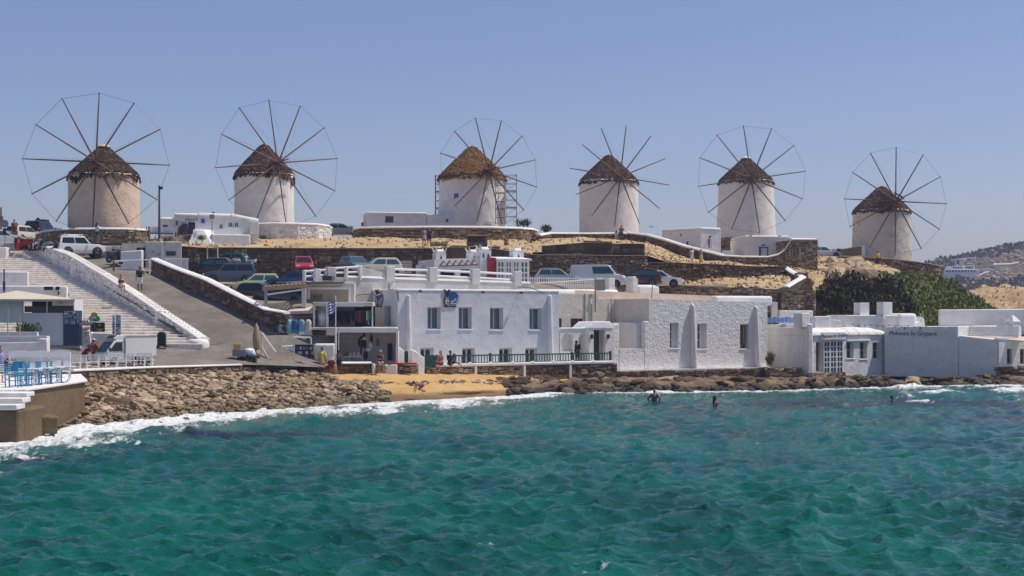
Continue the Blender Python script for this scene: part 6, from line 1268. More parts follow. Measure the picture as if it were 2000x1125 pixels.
# steps rail, closed parasol, crates
t = thing('handrail', 'white slanting handrail beside the closed beige parasol', 'railing', P(511, 706, 97.5)); zt = Z(650, 97.5)-t.location.z
MB().path([Vector((0,0,.4)), Vector((0,0,zt)), Vector((.95,-.2,zt-1.25))], .05).build('rail', M['wpaint'], t); MB().path([Vector((0,0,1.0)), Vector((.55,-.2,0))], .045).build('lower_rail', M['wpaint'], t); MB().box(-.1,1.0,0,.05,.0,.25).build('step_edge', M['wpaint'], t)
t = thing('closed_parasol', 'closed beige parasol tied at the bottom beside the white handrail', 'parasol', P(501, 706, 97)); MB().tube((0,0,0),(0,0,2.5),.03).build('pole', M['wpaint'], t); MB().lathe([(.06,2.4),(.13,2.25),(.24,1.7),(.26,1.2),(.2,.9),(.14,.78)][::-1], 10, (0,0,0), True, .03).build('canopy', simple('parasol_canvas', (.36,.27,.17), .9, noise_amt=.3, scale=5), t, True); MB().lathe([(.3,.35),(.25,.6),(.14,.77)], 9, (0,0,0), True, .06).build('skirt', simple('parasol_hem', (.33,.24,.14), .9), t, True)
t = thing('crate', 'grey plastic crate on the asphalt holding cardboard', 'crate', P(469, 696, 95.5)); MB().box(-.45,.4,-.3,.3,0,.42).build('tub', M['grey'], t); MB().cbox((-.2,0,.55),(.4,.3,.45),R(20)).build('cardboard', simple('cardboard', (.38,.22,.08), .9), t)
t = thing('sack_pile', 'pile of white sacks and cloth beside the grey crate', 'sacks', P(490, 697, 95.8))
for k in range(6): MB().ball((rnd.uniform(-.45,.45), rnd.uniform(-.2,.2), .15+.12*(k % 3)), .3, .25, .18).build('sack', M['wpaint'] if k % 3 else M['sky_blue'], t, True)
# low walls along the sand
def sw_(label, p0, p1, yt, yb, d0, d1, mat, seed, cap=None): rubble_wall('beach_wall', label, [(P(p0, yb, d0), Z(yb+1, d0), Z(yt, d0)), (P(p1, yb, d1), Z(yb+1, d1), Z(yt, d1))], .5, (.42,.27), mat, single=True, seed=seed, proud=.07, cap=cap, cap_h=.16, cap_r=True)
sw_('low beach wall of tan stones below the louvred white wall', 503, 585, 718, 727, 97.6, 98.8, 'stone_tan', 51, 'white')
sw_('low beach wall of brown stones behind the people with bags', 588, 655, 711, 728, 99.6, 99.9, 'stone_tan', 52, 'white')
sw_('low beach wall of flat stones under the lower shop', 662, 726, 711, 729.5, 99.8, 100, 'stone_brown', 53, 'white_clean')
sw_('low beach wall of round stones under the red cushions', 736, 817, 712, 731, 99.9, 101, 'stone_tan', 54)
t, f_ = blk('white_post', 'white plastered post between the two low beach walls', 'post', 726.5, 731, 710, 730, 99.8, .45, 'white_clean', .03, 0)
for a, b, l in ((759.5, 788, 'longer red bench cushion on the low beach wall'), (791, 814, 'shorter red bench cushion on the low beach wall')):
    t = thing('cushion', l, 'cushion', P(a, 711.6, 100.2), .2); MB().box(0, (b-a)/F*100.5, -.12, .35, .0, .11).build('pad', simple('red_cushion', (.42,.03,.04), .8), t, bevel=.03)
# ------------------------------------------------------------------ white steps, their wall, kiosk and cafe terrace
N_ST = 40; y_a, y_b = 97.0, 129.0; z_a, z_b = 3.36, 10.9
def right_px(d): return float(np.interp(d, [97,98.5,101.5,106,111,116,121,126,131], [392,370,325,268,218,176,140,92,30]))
stt = thing('white_steps', 'broad flight of whitewashed stone steps climbing beside the road wall', 'stairs', P(200, 676, 97))
for i in range(N_ST):
    t0 = i/N_ST; d0 = y_a+(y_b-y_a)*t0; d1 = y_a+(y_b-y_a)*(i+1.15)/N_ST; zz = z_a+(z_b-z_a)*(i+1)/N_ST
    x0 = X(-70, d0); x1 = X(right_px(d0)+3, d0); m = MB(); n = 26; rnd = random.Random(i)
    vs = []
    for k in range(n+1):
        x = x0+(x1-x0)*k/n; jy = rnd.uniform(-.05, .05); jz = rnd.uniform(-.02, .015)
        vs += [(x, d0+jy, zz-.4), (x, d0+jy, zz+jz-.03), (x, d0+jy+.04, zz+jz), (x, d1, zz-.005)]
    fs = []
    for k in range(n):
        a, b = k*4, k*4+4
        for q in range(3): fs.append((a+q, b+q, b+q+1, a+q+1))
    o = stt.location; m.add([(a-o.x, b-o.y, c-o.z) for a, b, c in vs], fs); m.build('step', M['step'], stt)
# wall between steps and road
pts = []
for px, py, d, hh in ((399,664,97.6,.95),(372,645,99.2,1.0),(318,609,102.6,1.05),(262,572,107.2,1.1),(208,537,112.2,1.15),(160,509,116.8,1.2),(140,498,119.6,1.25),(100,484,124,1.3),(60,474,129,1.4),(12,479,133,1.2)):
    p = P(px-7, py, d); zt = p.z; pts.append((p, zt-hh-.6, zt))
rubble_wall('stair_wall', 'whitewashed rubble wall running between the broad steps and the road', list(reversed(pts))[::1] if False else [(q[0], q[1], q[2]) for q in pts][::-1], .62, (.55,.34), 'stone_white', core='white', cap='white', cap_h=.14, cap_r=True, cap_over=.04, seed=61, proud=.10, skipf=.22)
def cap_pier(label, px, py, d, w_, h_):
    t = thing('wall_pier', label, 'pier', P(px, py, d)); MB().box(-w_, w_, -w_, w_, -1.3, h_).build('pier', M['white'], t, bevel=.08, seg=3); return t
cap_pier('white block pier on the stair wall near the white off-roader', 116, 497, 122.5, .42, .35); cap_pier('rounded white bollard on the stair wall by the barrier', 148, 519, 117.6, .34, .5); cap_pier('white square pier halfway down the stair wall', 316, 610, 102.7, .42, .12); cap_pier('white pier at the top of the broad steps by the road sign', 5, 489, 126, .5, .25)
t = thing('wall_end', 'rounded white end of the stair wall at the foot of the road', 'wall', P(386, 672, 97.6)); MB().lathe([(.72,-.9),(.72,.15),(.6,.3),(.3,.34),(.01,.35)], 18, (0,.2,0)).build('rounded_end', M['white'], t, True)
# brick pattern set in the coping: small white blocks
blk_m = MB().box(-.11,.11,-.07,.07,0,.035).mesh('cap_brick'); blk_m.materials.append(M['cream'])
cb = [o for o in bpy.data.objects if o.name.startswith('stair_wall')][0]; pw = [Vector((q[0].x, q[0].y, q[2])) for q in pts]; k = 0
for a, b in zip(pw, pw[1:]):
    L = (b-a).length; e = (b-a).normalized(); nrm = Vector((-e.y, e.x, 0)).normalized(); yaw = math.atan2(e.y, e.x)
    if nrm.x < 0: nrm = -nrm
    for q in range(int(L/.46)):
        if k >= 150: break
        for off in (.18, .46): inst('cap_brick', blk_m, cb, a+e*(q*.46+.2)+nrm*off+Vector((0,0,.125))-cb.location, (0,0,yaw)); k += 1
# whitewashed low walls in front of the steps
f = Frame(74, 93.5, Z(678,93.5), 4); rubble_wall('whitewashed_wall', 'whitewashed stone wall in front of the steps behind the delivery truck', [(f.w(0,0,0), f.o.z-.2, f.o.z+f.z(100,637)), (f.w(f.x(176),0,0), f.o.z-.2, f.o.z+f.z(150,637.5))], .6, (.6,.34), 'stone_white', core='white', seed=62, proud=.05)
t = f.thing('low_wall', 'smooth low white wall beside the postcard tower', 'wall'); MB().prism([(f.x(176.5),-.2),(f.x(236),-.2),(f.x(219),f.z(219,650.5)),(f.x(176.5),f.z(180,650))], .1, .5).build('wall_panel', M['white'], t, bevel=.05); MB().box(f.x(92)-1.0, f.x(160), -.35, -.06, -.3, .12).build('kerb', M['white_clean'], t, bevel=.04)
# upper left walls beside the steps
t, f = blk('white_wall', 'long white capped wall sloping beside the upper steps', 'wall', -60, 55, 530, 560, 108, .5); t, f = blk('white_wall', 'thick white wall with dark holes behind the kiosk tent', 'wall', -60, 116, 558, 585, 103, 1.4)
for p, q in ((95,561),(118,561),(122,570),(127,574)): MB().box(f.x(p)-.3, f.x(p)+.28, -.06, -.003, f.z(p, q)-.2, f.z(p, q)+.05).build('recess', M['black'], t)
blk('white_pier', 'squat white pier at the corner of the thick wall', 'pier', 116, 131, 559, 584, 103.3, 1.0)
t = thing('blue_mast', 'short dark blue mast by the upper white wall', 'pole', P(8, 575, 101)); MB().tube((0,0,0),(0,0,1.7),.05).build('mast', simple('mast_blue', (.01,.02,.1), .4), t); MB().tube((0,0,.25),(0,0,.9),.09).build('sleeve', simple('mast_blue2', (.01,.03,.2), .4), t)
# kiosk with tent roof
f = Frame(44, 93, Z(637,93), 0); kz = f.z(80, 585); kx = f.x(146)
k_ = f.thing('kiosk', 'white kiosk with a glass counter under a cream tent roof', 'kiosk'); g0 = -1.2
MB().box(0, f.x(124), 0, .12, g0, f.z(80, 611)).build('counter', M['wpaint'], k_); MB().box(-2.4, -.01, 0, .12, .2, f.z(20, 586.5)).build('side_panel', M['wpaint'], k_)
MB().box(.01, f.x(143), 1.8, 1.95, g0, kz).build('back_wall', simple('kiosk_dark', (.035,.04,.06), .7), k_); MB().box(f.x(143), f.x(145), 0, 1.9, g0, kz).build('end_panel', M['wpaint'], k_)
for p in (43, 90.5, 143): MB().box(f.x(p)-.04, f.x(p)+.04, .13, .21, g0, kz).build('post', M['wpaint'], k_)
MB().box(.02, f.x(142), .3, .34, f.z(80, 610), f.z(80, 598)).build('glass_counter', M['glass'], k_); MB().box(f.x(103), kx, -.12, -.04, f.z(120, 597), f.z(120, 585)).build('sign_panel', M['wpaint'], k_)
for k in range(3): MB().box(f.x(113)-(.0 if k else -.12), f.x(128)-(.0 if k else .12), -.14, -.121, f.z(120, 592.4-k*3.0), f.z(120, 591.4-k*3.0)).build('sign_line', M['black'], k_)
te = thing('tent_roof', 'cream pyramid tent roof over the kiosk', 'canopy', P(30, 585, 93)); A = [P(-45,584,92), P(146,584.5,92), P(140,583,96), P(-45,582,96)]; ap = P(33, 567.5, 94)
MB().add([tuple(p-te.location) for p in A]+[tuple(ap-te.location)], [(0,1,4),(1,2,4),(2,3,4),(3,0,4),(3,2,1,0)]).build('canvas', M['cloth_cream'], te); MB().add([tuple(p-te.location-Vector((0,0,q))) for p in A for q in (.003, .14)], [(0,1,3,2),(2,3,5,4)]).build('valance', M['cloth_cream'], te)
fr = f.thing('drinks_fridge', 'blue gridded postcard rack standing at the kiosk end', 'rack'); MB().box(f.x(124.5), f.x(155), -.1, .6, g0, f.z(140, 606.5)).build('cabinet', simple('rack_navy', (.02,.05,.12), .5), fr); rnd = random.Random(2)
cc = [simple('card_%d' % i, c, .5) for i, c in enumerate([(.15,.35,.6),(.5,.55,.62),(.05,.12,.35),(.35,.1,.15),(.2,.45,.55),(.6,.6,.6)])]
for r_ in range(8):
    for c_i in range(9): x = f.x(126+c_i*3.2); z = f.z(140, 633-r_*3.3); MB().box(x, x+.075, -.13, -.101, z, z+.085).build('postcard', rnd.choice(cc), fr)
for p, q in ((127,610.5),(143,608)): MB().box(f.x(p), f.x(p+6), -.16, -.135, f.z(p, q+4), f.z(p, q)).build('price_card', M['wpaint'], fr)
t = f.thing('ice_cream_sign', 'round ice cream emblem sign of yellow, pink and green discs', 'sign'); ic = [((f.x(186.5), f.z(186, 616)), .21, simple('sign_yellow', (.6,.36,.01), .4)), ((f.x(182.5), f.z(182, 622.5)), .22, simple('sign_pink', (.55,.3,.36), .4)), ((f.x(191), f.z(190, 622.5)), .22, simple('sign_green', (.01,.3,.13), .4))]
for k, ((cx, cz), r_, mt) in enumerate(ic): MB().prism([(cx+r_*math.cos(a), cz+r_*math.sin(a)*(.85 if k else 1)) for a in np.linspace(0, 6.283, 19)[:-1]], -.3-.011*k, -.26).build('disc', mt, t)
MB().prism([(f.x(187)+.14*math.cos(a), f.z(187, 620.5)+.05*math.sin(a)) for a in np.linspace(0, 6.283, 13)[:-1]], -.36, -.325).build('name_oval', M['wpaint'], t); MB().tube((f.x(187), -.27, f.z(187, 626)), (f.x(187), -.27, -.2), .02).build('stem', M['steel'], t)
t = f.thing('ice_cream_freezer', 'red, white and blue striped freezer end beside the kiosk rack', 'freezer'); xa, xb = f.x(155.5), f.x(183)
for k, (c, q0, q1) in enumerate((((.35,.02,.03),636,633.5),((.75,.75,.75),633.4,631.6),((.03,.07,.3),631.5,629.5))): MB().box(xa, xb, -.1, .5, f.z(170, q0), f.z(170, q1)).build('band', simple('freezer_band_%d' % k, c, .4), t)
for k in range(5): x = f.x(157+k*3.2); MB().box(x, x+.07, -.05, 0, f.z(160, 629), f.z(160, 625+k % 2)).build('cone', M['wood'], t)
t = f.thing('picture_board', 'black framed food picture board on the low white wall', 'sign'); MB().box(f.x(182.5), f.x(206), -.2, -.12, f.z(190, 648), f.z(190, 630)).build('board', M['black'], t); MB().box(f.x(178), f.x(182), -.2, -.12, f.z(190, 648), f.z(190, 634)).build('side_board', M['wood'], t)
for p, q, c, s in ((192,643.5,'orange_wood',.1),(197,644.5,'pale_wood',.12),(201,642.5,'orange_wood',.09),(196,635,'grey',.12)): MB().ball((f.x(p), -.2, f.z(p, q)), s, .02, s*.6).build('food_print', M[c], t)
t = f.thing('postcard_tower', 'tall revolving postcard tower standing before the white steps', 'rack'); g1 = f.z(227, 657); MB().tube((f.x(227),.2,g1-.3),(f.x(227),.2,f.z(227, 613)),.03).build('stand', M['steel'], t)
for s_, (pa, pb) in enumerate(((218.5,223),(224.5,235))):
    MB().box(f.x(pa), f.x(pb), .1+.05*s_, .14+.05*s_, f.z(227, 655), f.z(227, 615)).build('panel', M['wpaint'], t)
    for r_ in range(10):
        for c_i in range(1 if s_ == 0 else 2): x = f.x(pa)+.02+c_i*.17; z = f.z(227, 654.5-r_*3.9); MB().box(x, x+.14, .07, .098, z, z+.1).build('postcard', rnd.choice(cc), t)
t = thing('bin', 'black litter bin with a rounded lid at the foot of the steps', 'bin', P(316, 678, 96.5)); MB().box(-.26,.26,-.2,.2,.08,.86).build('container', M['black'], t, bevel=.03); MB().hexa([(-.27,-.2,.863),(.27,-.2,.863),(.27,.2,.863),(-.27,.2,.863)],[(-.15,-.15,1.0),(.15,-.15,1.0),(.15,.15,1.0),(-.15,.15,1.0)]).build('lid', M['black'], t, bevel=.04); MB().box(-.32,-.2,-.22,.2,-.02,.078).build('foot', M['black'], t); MB().box(.2,.32,-.22,.2,-.02,.078).build('foot', M['black'], t)
# planters by the cafe
pl = thing('planter_wall', 'grey white stepped planter wall left of the asphalt', 'planter', P(-30, 690, 83)); f = frame_at(pl.location, 0); q = lambda p, y: (X(p, 83)-pl.location.x, Z(y, 83)-pl.location.z)
MB().prism([(q(-30,0)[0], -.3), (q(92,0)[0], -.3), (q(92,0)[0], q(0,662)[1]), (q(76,0)[0], q(0,661)[1]), (q(73,0)[0], q(0,668)[1]), (q(-30,0)[0], q(0,670)[1])], 0, .4).build('wall_panel', M['white'], pl, bevel=.04)
MB().box(q(-30,0)[0], q(80,0)[0], 1.0, 1.6, -.3, q(0,657)[1]).build('rear_wall', M['white'], pl); MB().box(q(-30,0)[0], q(50,0)[0], 2.0, 2.3, -.3, q(0,649)[1]).build('upper_kerb', M['white'], pl)
for p, yt, yb in ((15,600,656),(38.5,616,656)): t = thing('bamboo_pole', 'taller bamboo pole in the planter below the kiosk' if p < 20 else 'shorter bamboo pole beside the planter bush', 'pole', P(p, yb, 84.5)); MB().tube((0,0,0),(0,0,(yb-yt)/F*84.5),.035,.03).build('cane', M['pale_wood'], t)
# cafe terrace on its stained concrete quay
qf = [P(-80,800,61.5), P(52,775,63.8), P(162,757,70.5), P(166,750,71.5)]
qt = thing('quay', 'stained concrete quay carrying the cafe terrace', 'quay', P(0, 760, 66)); o = qt.location
A = [(-80,64.6),(48,65.6),(166,74.5)]; zq = 2.12
ring = [Vector((X(p, d), d)) for p, d in A] + [Vector((X(158,82), 82)), Vector((X(-80,82), 82))]
pc = [(v.x-o.x, v.y-o.y) for v in ring]
mb = MB(); n0 = 14
# front face subdivided and roughened
for (a, b) in ((0,1),(1,2)):
    for i in range(n0):
        for j in range(6):
            def pt(u, v):
                p = ring[a].lerp(ring[b], u); z = -1.5+(zq+1.3)*v; k = .22*fbm((p.x*.9, p.y*.9, z*1.1), 4) - (.25 if z < .75 else 0)*(fbm((p.x*.5,9,0),2)+.6) ; e = (ring[b]-ring[a]).normalized(); nn = Vector((e.y, -e.x)); return (p.x+nn.x*(k-.1)-o.x, p.y+nn.y*(k-.1)-o.y, z-o.z)
            mb.quad(pt(i/n0,j/6), pt((i+1)/n0,j/6), pt((i+1)/n0,(j+1)/6), pt(i/n0,(j+1)/6))
mb.build('quay_face', M['concrete'], qt, True)
MB().slab(pc, -2.5-o.z, zq-.02-o.z).build('core', M['concrete'], qt); e0 = ring
cp = [(v.x-o.x, v.y-o.y) for v in [ring[0]+Vector((0,-.12)), ring[1]+Vector((.1,-.12)), ring[2]+Vector((.15,-.1)), ring[3], ring[4]]]
MB().slab(cp, zq-o.z-.017, zq+.1-o.z).build('paving', M['white'], qt, bevel=.03)
p0 = ring[0]; s1 = thing('quay_steps', 'white painted steps at the outer edge of the quay', 'steps', (X(-20,61.6), 61.6, 1.0))
o = s1.location
for pa, za, zb, dy in ((52,1.93,2.125,64.2),(44,1.70,1.927,63.5),(33,1.46,1.697,62.8)): MB().box(X(-90,dy)-o.x, X(pa,dy)-o.x, dy-o.y, dy+1.1-o.y, za-o.z, zb-o.z).build('step', M['white'], s1, bevel=.04)
MB().box(X(-90,63)-o.x, X(38,63)-o.x, 62.95-o.y, 66.5-o.y, -2.5, 1.455-o.z).build('foundation', M['concrete'], s1, bevel=.12)
rk = random.Random(5)
def block_of(label, px, py, d, w_, h_, dp, mt='concrete'):
    t = thing('stone_block', label, 'stone', P(px, py, d)); m = MB().cbox((0,0,0), (w_, dp, h_), Matrix.Rotation(.1, 3, 'Y') @ Matrix.Rotation(.5, 3, 'Z')); m.build('block', M[mt], t, bevel=.1, seg=3); return t
block_of('long weathered block at the foot of the quay', 52, 826, 66.2, 2.6, .8, 1.0); 
# shore wall of the promenade with white coping
rubble_wall('promenade_wall', 'rubble sea wall with thin white coping along the promenade', [(P(a, b, d), Z(b+3, d), Z(c, d)) for a, c, b, d in ((140,726,748,81.3),(200,723.5,745,83.2),(300,719,741,86.8),(400,716,735,90.6),(470,714,731,93.6))], .55, (.44,.26), 'stone_tan', single=True, seed=63, proud=.09, cap='white', cap_h=.12)
rubble_wall('promenade_wall', 'broken end of the promenade wall near the green shrub', [(P(a, b, d), Z(b+3, d), Z(c, d)) for a, c, b, d in ((474,716,731,94),(505,717,728,96.5))], .6, (.5,.28), 'stone_tan', single=True, seed=64, proud=.12)
# ------------------------------------------------------------------ cafe chairs and tables
def chair(label, o, rz, mf, mseat, h=.95, seat=.46, w_=.42, slats=3, legs=None, kind='ladder', group=None):
    t = thing('chair', label, 'chair', o, rz, group); hw_ = w_/2; lg = legs or mf
    MB().box(-hw_, hw_, -.2, .2, seat-.04, seat).build('seat', mseat, t)
    for sx_ in (-1, 1):
        MB().box(sx_*hw_-.022, sx_*hw_+.022, -.2, -.16, 0, seat-.041).build('leg', lg, t); MB().hexa([(sx_*hw_-.022,.18,0),(sx_*hw_+.022,.18,0),(sx_*hw_+.022,.22,0),(sx_*hw_-.022,.22,0)], [(sx_*hw_-.022,.24,h),(sx_*hw_+.022,.24,h),(sx_*hw_+.022,.28,h),(sx_*hw_-.022,.28,h)]).build('leg', mf, t)
    m = MB()
    if kind == 'ladder':
        for k in range(slats): z = seat+.12+(h-seat-.18)*k/(slats-1); m.box(-hw_+.024, hw_-.024, .225, .255, z, z+.07)
    else:
        for k in range(7): x = -hw_+w_*(k+.5)/7; m.box(x-.012, x+.012, .225, .25, seat+.05, h-.03)
        m.box(-hw_+.024, hw_-.024, .22, .26, h-.029, h+.015)
    m.build('backrest', mf, t)
    m = MB(); m.box(-hw_+.024, hw_-.024, -.19, -.17, seat*.45, seat*.45+.035); 
    for sx_ in (-1, 1): m.box(sx_*hw_-.012, sx_*hw_+.012, -.155, .175, seat*.55, seat*.55+.03)
    m.build('stretcher', mf, t); return t
TZ = zq+.1
bl = ('blue chair at the seaward end of the cafe row','blue chair second from the seaward end of the cafe row','blue chair in the middle of the cafe row, between two round table stands','blue chair beside the last oval table stand','blue chair closest to the stony shore')
for k in range(5):
    d = 67.0+k*1.0; x = X(27+k*19.5, d); chair(bl[k], (x, d, TZ), (3.0,2.9,3.1,3.0,2.9)[k], M['turq'], M['turq'], 1.06, .60, .60, 4)
wl_ = ('white chair with its back to the sea, left of the blue row','white chair behind the first blue chair','white chair behind the blue row near the bench end')
for k, (p, d) in enumerate(((6,69.5),(60,72.5),(108,75))): chair(wl_[k], (X(p, d), d, TZ), .3, M['wpaint'], M['wpaint'], .95, .46, .5, 4)
for k in range(4):
    d = 68.4+k*1.0; p = 58+k*22; t = thing('cafe_table', ('folding cafe table with oval legs, first from the sea','folding cafe table with oval legs, second from the sea','folding cafe table with oval legs, third from the sea','folding cafe table with oval legs, nearest the stony shore')[k], 'table', (X(p, d), d, TZ), .1)
    MB().box(-.5,.5,-.42,.42,.74,.785).build('tabletop', M['wpaint'], t)
    for sy in (-.25, .25): MB().path([Vector((.3*math.cos(a), sy, .37+.37*math.sin(a))) for a in np.linspace(0, 6.283, 17)], .02, 5).build('leg', M['wpaint'], t)
    c = thing('menu_card', ('pair of white menu cards standing on the first cafe table','pair of white menu cards standing on the second cafe table','pair of white menu cards standing on the third cafe table','pair of white menu cards standing on the last cafe table')[k], 'menu', (X(p, d), d, TZ+.787), .1)
    for sx_ in (-.22, .12): MB().hexa([(sx_-.11,-.06,0),(sx_+.11,-.06,0),(sx_+.11,.0,0),(sx_-.11,.0,0)], [(sx_-.11,.0,.27),(sx_+.11,.0,.27),(sx_+.11,.01,.27),(sx_-.11,.01,.27)]).build('card', M['wpaint'], c)
bn = thing('white_bench', 'long white bench with a scalloped top rail behind the cafe tables', 'bench', P(16, 735, 77.5)); L = X(137,77.5)-X(16,77.5); hz_ = Z(687,77.5)-bn.location.z
MB().prism([(0,hz_-.28)]+[(L,hz_-.28)]+[(L*(1-k/24), hz_+.07*abs(math.sin(k/24*math.pi*3))) for k in range(25)], 0, .06).build('top_rail', M['wpaint'], bn)
MB().box(0, L, 0, .06, hz_-.72, hz_-.5).build('middle_rail', M['wpaint'], bn)
sp = MB().box(0,.05,.01,.05,hz_-.5,hz_-.28).mesh('spindle'); sp.materials.append(M['wpaint'])
for k in range(30): inst('spindle', sp, bn, (.1+k*(L-.2)/30, 0, 0))
for x in (0, L*.5, L-.08): MB().box(x, x+.08, .061, .14, -.2, hz_-.03).build('post', M['wpaint'], bn)
MB().box(0, L, -.5, -.003, hz_-1.05, hz_-.98).build('seat', M['wpaint'], bn)
for k, (p, c) in enumerate(((42,'teal cushion tucked behind the bench slats, near its seaward half'),(100,'teal cushion tucked behind the bench slats, near the truck'))): t = thing('cushion', c, 'cushion', (X(p,77.2), 77.3, bn.location.z+hz_-.95)); MB().box(-.5,.5,0,.1,0,.42).build('pad', simple('teal_cushion', (.0,.12,.16), .8), t, bevel=.03)
lbl = ['with a slatted steel back, nearest the bench end','with an orange wood leg beside the bench','with a slatted back below the crouching pair','with orange wood legs below the windscreen','with a slatted back below the truck cab','with a slatted back below the cab door','with orange legs below the front of the truck box','with a slatted back below the truck box','low stool-like, last in the row under the truck box']
for k in range(9):
    p = 142+k*18.2; d = 81.6+k*.62; zb = Z(726-k*.75, d)+.05; chair('white chair '+lbl[k], (X(p, d), d+.6, zb), (.15, 2.9, .1, 3.0, .05, .2, 3.1, .1, 3.0)[k], M['wpaint'], M['wpaint'], .84, .45, .46, 3, M['orange_wood'] if k in (1,3,6,8) else None, 'spindle')
# ------------------------------------------------------------------ vehicles
# profile: L length, W width, H roof height, hood height, belt height, x of: windscreen foot, roof front, roof rear, tailgate foot (0 = tail, 1 = nose)
KIND = {'hatch': (3.8,1.68,1.48,.88,.92,.74,.55,.12,.02), 'suv': (4.2,1.78,1.72,1.05,1.05,.73,.58,.07,.01), 'sedan': (4.4,1.75,1.43,.86,.90,.72,.54,.22,.10), 'van': (4.9,1.88,1.95,1.08,1.12,.82,.68,.02,.0), 'mini': (3.5,1.62,1.55,.93,.95,.80,.60,.08,.01), 'offroad': (3.9,1.72,1.7,1.02,1.02,.68,.56,.06,.03), 'pickup': (4.9,1.78,1.75,1.0,1.05,.70,.58,.36,.31)}
WHEELS = {}
def wheel_meshes(r):
    if r not in WHEELS:
        a = MB(); n = 18; prof = [(r*.62,-.1),(r*.93,-.105),(r,-.07),(r,.07),(r*.93,.105),(r*.62,.1)]
        a.lathe(prof, n, (0,0,0), False); b = MB().lathe([(r*.64,-.07),(r*.6,.06),(.05,.08),(.01,.085)], n, (0,0,0), True)
        for k in range(5): e = Vector((math.cos(k*1.2566), math.sin(k*1.2566), 0)); b.tube(e*.05+Vector((0,0,.085)), e*r*.58+Vector((0,0,.07)), .03, None, 4)
        rot = Matrix.Rotation(R(90), 3, 'X'); out = []
        for m, mt, nm in ((a, 'tyre', 'tyre'), (b, 'rim', 'rim')):
            m.v = [tuple(rot @ Vector(v)) for v in m.v]; me = m.mesh(nm, True); me.materials.append(M[mt]); out.append(me)
        WHEELS[r] = out
    return WHEELS[r]
def car(label, px, py, d, yaw, kind, mat, glass_='carglass', roof=None, extra=()):
    L, W, H, hh, bh, xw, xf, xr, xt = KIND[kind]; name = {'van': 'parked_van', 'pickup': 'pickup_truck'}.get(kind, 'parked_car')
    t = thing(name, label, {'van': 'van', 'pickup': 'pick-up'}.get(kind, 'car'), P(px, py, d), R(yaw), 'parked cars and vans'); gx = lambda u: (u-.5)*L; wr = .32 if kind not in ('suv','offroad','pickup') else .36; hw_ = W/2
    # lower body: stations along the length, rounded section
    st = [(0,.42,bh*.86,.86),(.015,.3,bh*.98,.95),(.08,.24,bh,1),(.3,.22,bh,1),(.6,.22,bh,1),(xw,.22,(hh+bh)/2+.02,1),(.86,.23,hh*.97,.99),(.955,.25,hh*.86,.95),(.99,.32,hh*.74,.86),(1,.4,hh*.6,.78)]
    if kind == 'van': st[6] = (.9,.23,hh*.99,.99)
    if kind == 'pickup': st[2:4] = [(.08,.24,bh*.92,1),(.31,.22,bh*.92,1)]
    vs = []; n = 8
    for u, zb, zt, wf in st:
        w_ = hw_*wf; x = gx(u); vs += [(x,-w_*.86,zb),(x,-w_*.98,zb+.12),(x,-w_,(zb+zt)/2),(x,-w_*.93,zt),(x,w_*.93,zt),(x,w_,(zb+zt)/2),(x,w_*.98,zb+.12),(x,w_*.86,zb)]
    fs = [(a*n+i, a*n+(i+1) % n, a*n+n+(i+1) % n, a*n+n+i) for a in range(len(st)-1) for i in range(n)] + [tuple(range(n-1,-1,-1)), tuple(range((len(st)-1)*n, len(st)*n))]
    mb = MB().add(vs, fs)
    # cabin shell
    def sec(x, z, w_): return [(x,-w_,z),(x,w_,z)]
    zb = bh-.03; bw, rw_ = hw_*.93, hw_*.74; ps = [(gx(xt),zb,bw*.97),(gx(xr),H-.05,rw_*.95),(gx(xr)+.22,H,rw_),(gx(xf)-.25,H,rw_),(gx(xf),H-.06,rw_*.97),(gx(xw),(hh+bh)/2,bw*.97)]
    cv = []
    for x, z, w_ in ps: cv += sec(x, z, w_)
    base = [(gx(xt)+.05,-bw,zb),(gx(xt)+.05,bw,zb),(gx(xw)-.05,-bw,zb),(gx(xw)-.05,bw,zb)]
    k = len(ps); cv += base; fs = [(2*i, 2*i+1, 2*i+3, 2*i+2) for i in range(k-1)]
    fs += [(2*k, 0, 2, 4, 6, 8, 10, 2*k+2), tuple(reversed((2*k+1, 1, 3, 5, 7, 9, 11, 2*k+3))), (2*k, 2*k+1, 1, 0), (10, 11, 2*k+3, 2*k+2)]
    fs = [tuple(reversed(f)) for f in fs]
    mb.add(cv, fs); mb.build('body', mat, t, bevel=.035, seg=2)
    if roof: MB().hexa([(gx(xr)+.15,-rw_*.9,H-.01),(gx(xf)-.2,-rw_*.9,H-.01),(gx(xf)-.2,rw_*.9,H-.01),(gx(xr)+.15,rw_*.9,H-.01)], [(gx(xr)+.15,-rw_*.86,H+.02),(gx(xf)-.2,-rw_*.86,H+.02),(gx(xf)-.2,rw_*.86,H+.02),(gx(xr)+.15,rw_*.86,H+.02)]).build('roof_panel', roof, t)
    g = M[glass_]
    def pane(nm, a, b, wa, wb, out):        # glass quad across the car between two section points
        (x0,z0),(x1,z1) = a, b; d_ = Vector((out[0],0,out[1]))*.012; th = d_*1.2
        q = [Vector((x0,-wa,z0)),Vector((x0,wa,z0)),Vector((x1,wb,z1)),Vector((x1,-wb,z1))]; MB().hexa([p+d_-th for p in q],[p+d_ for p in q]).build(nm, g, t)
    lerp = lambda a, b, f: a+(b-a)*f
    xa, xb = gx(xw), gx(xf); za = (hh+bh)/2; pane('windscreen', (lerp(xa,xb,.1), lerp(za,H-.06,.1)), (lerp(xa,xb,.93), lerp(za,H-.06,.93)), bw*.86, rw_*.86, (.75,.6))
    xa, xb = gx(xt), gx(xr); pane('rear_window', (lerp(xa,xb,.22), lerp(zb,H-.05,.22)), (lerp(xa,xb,.9), lerp(zb,H-.05,.9)), bw*.84, rw_*.84, (-1,.3))
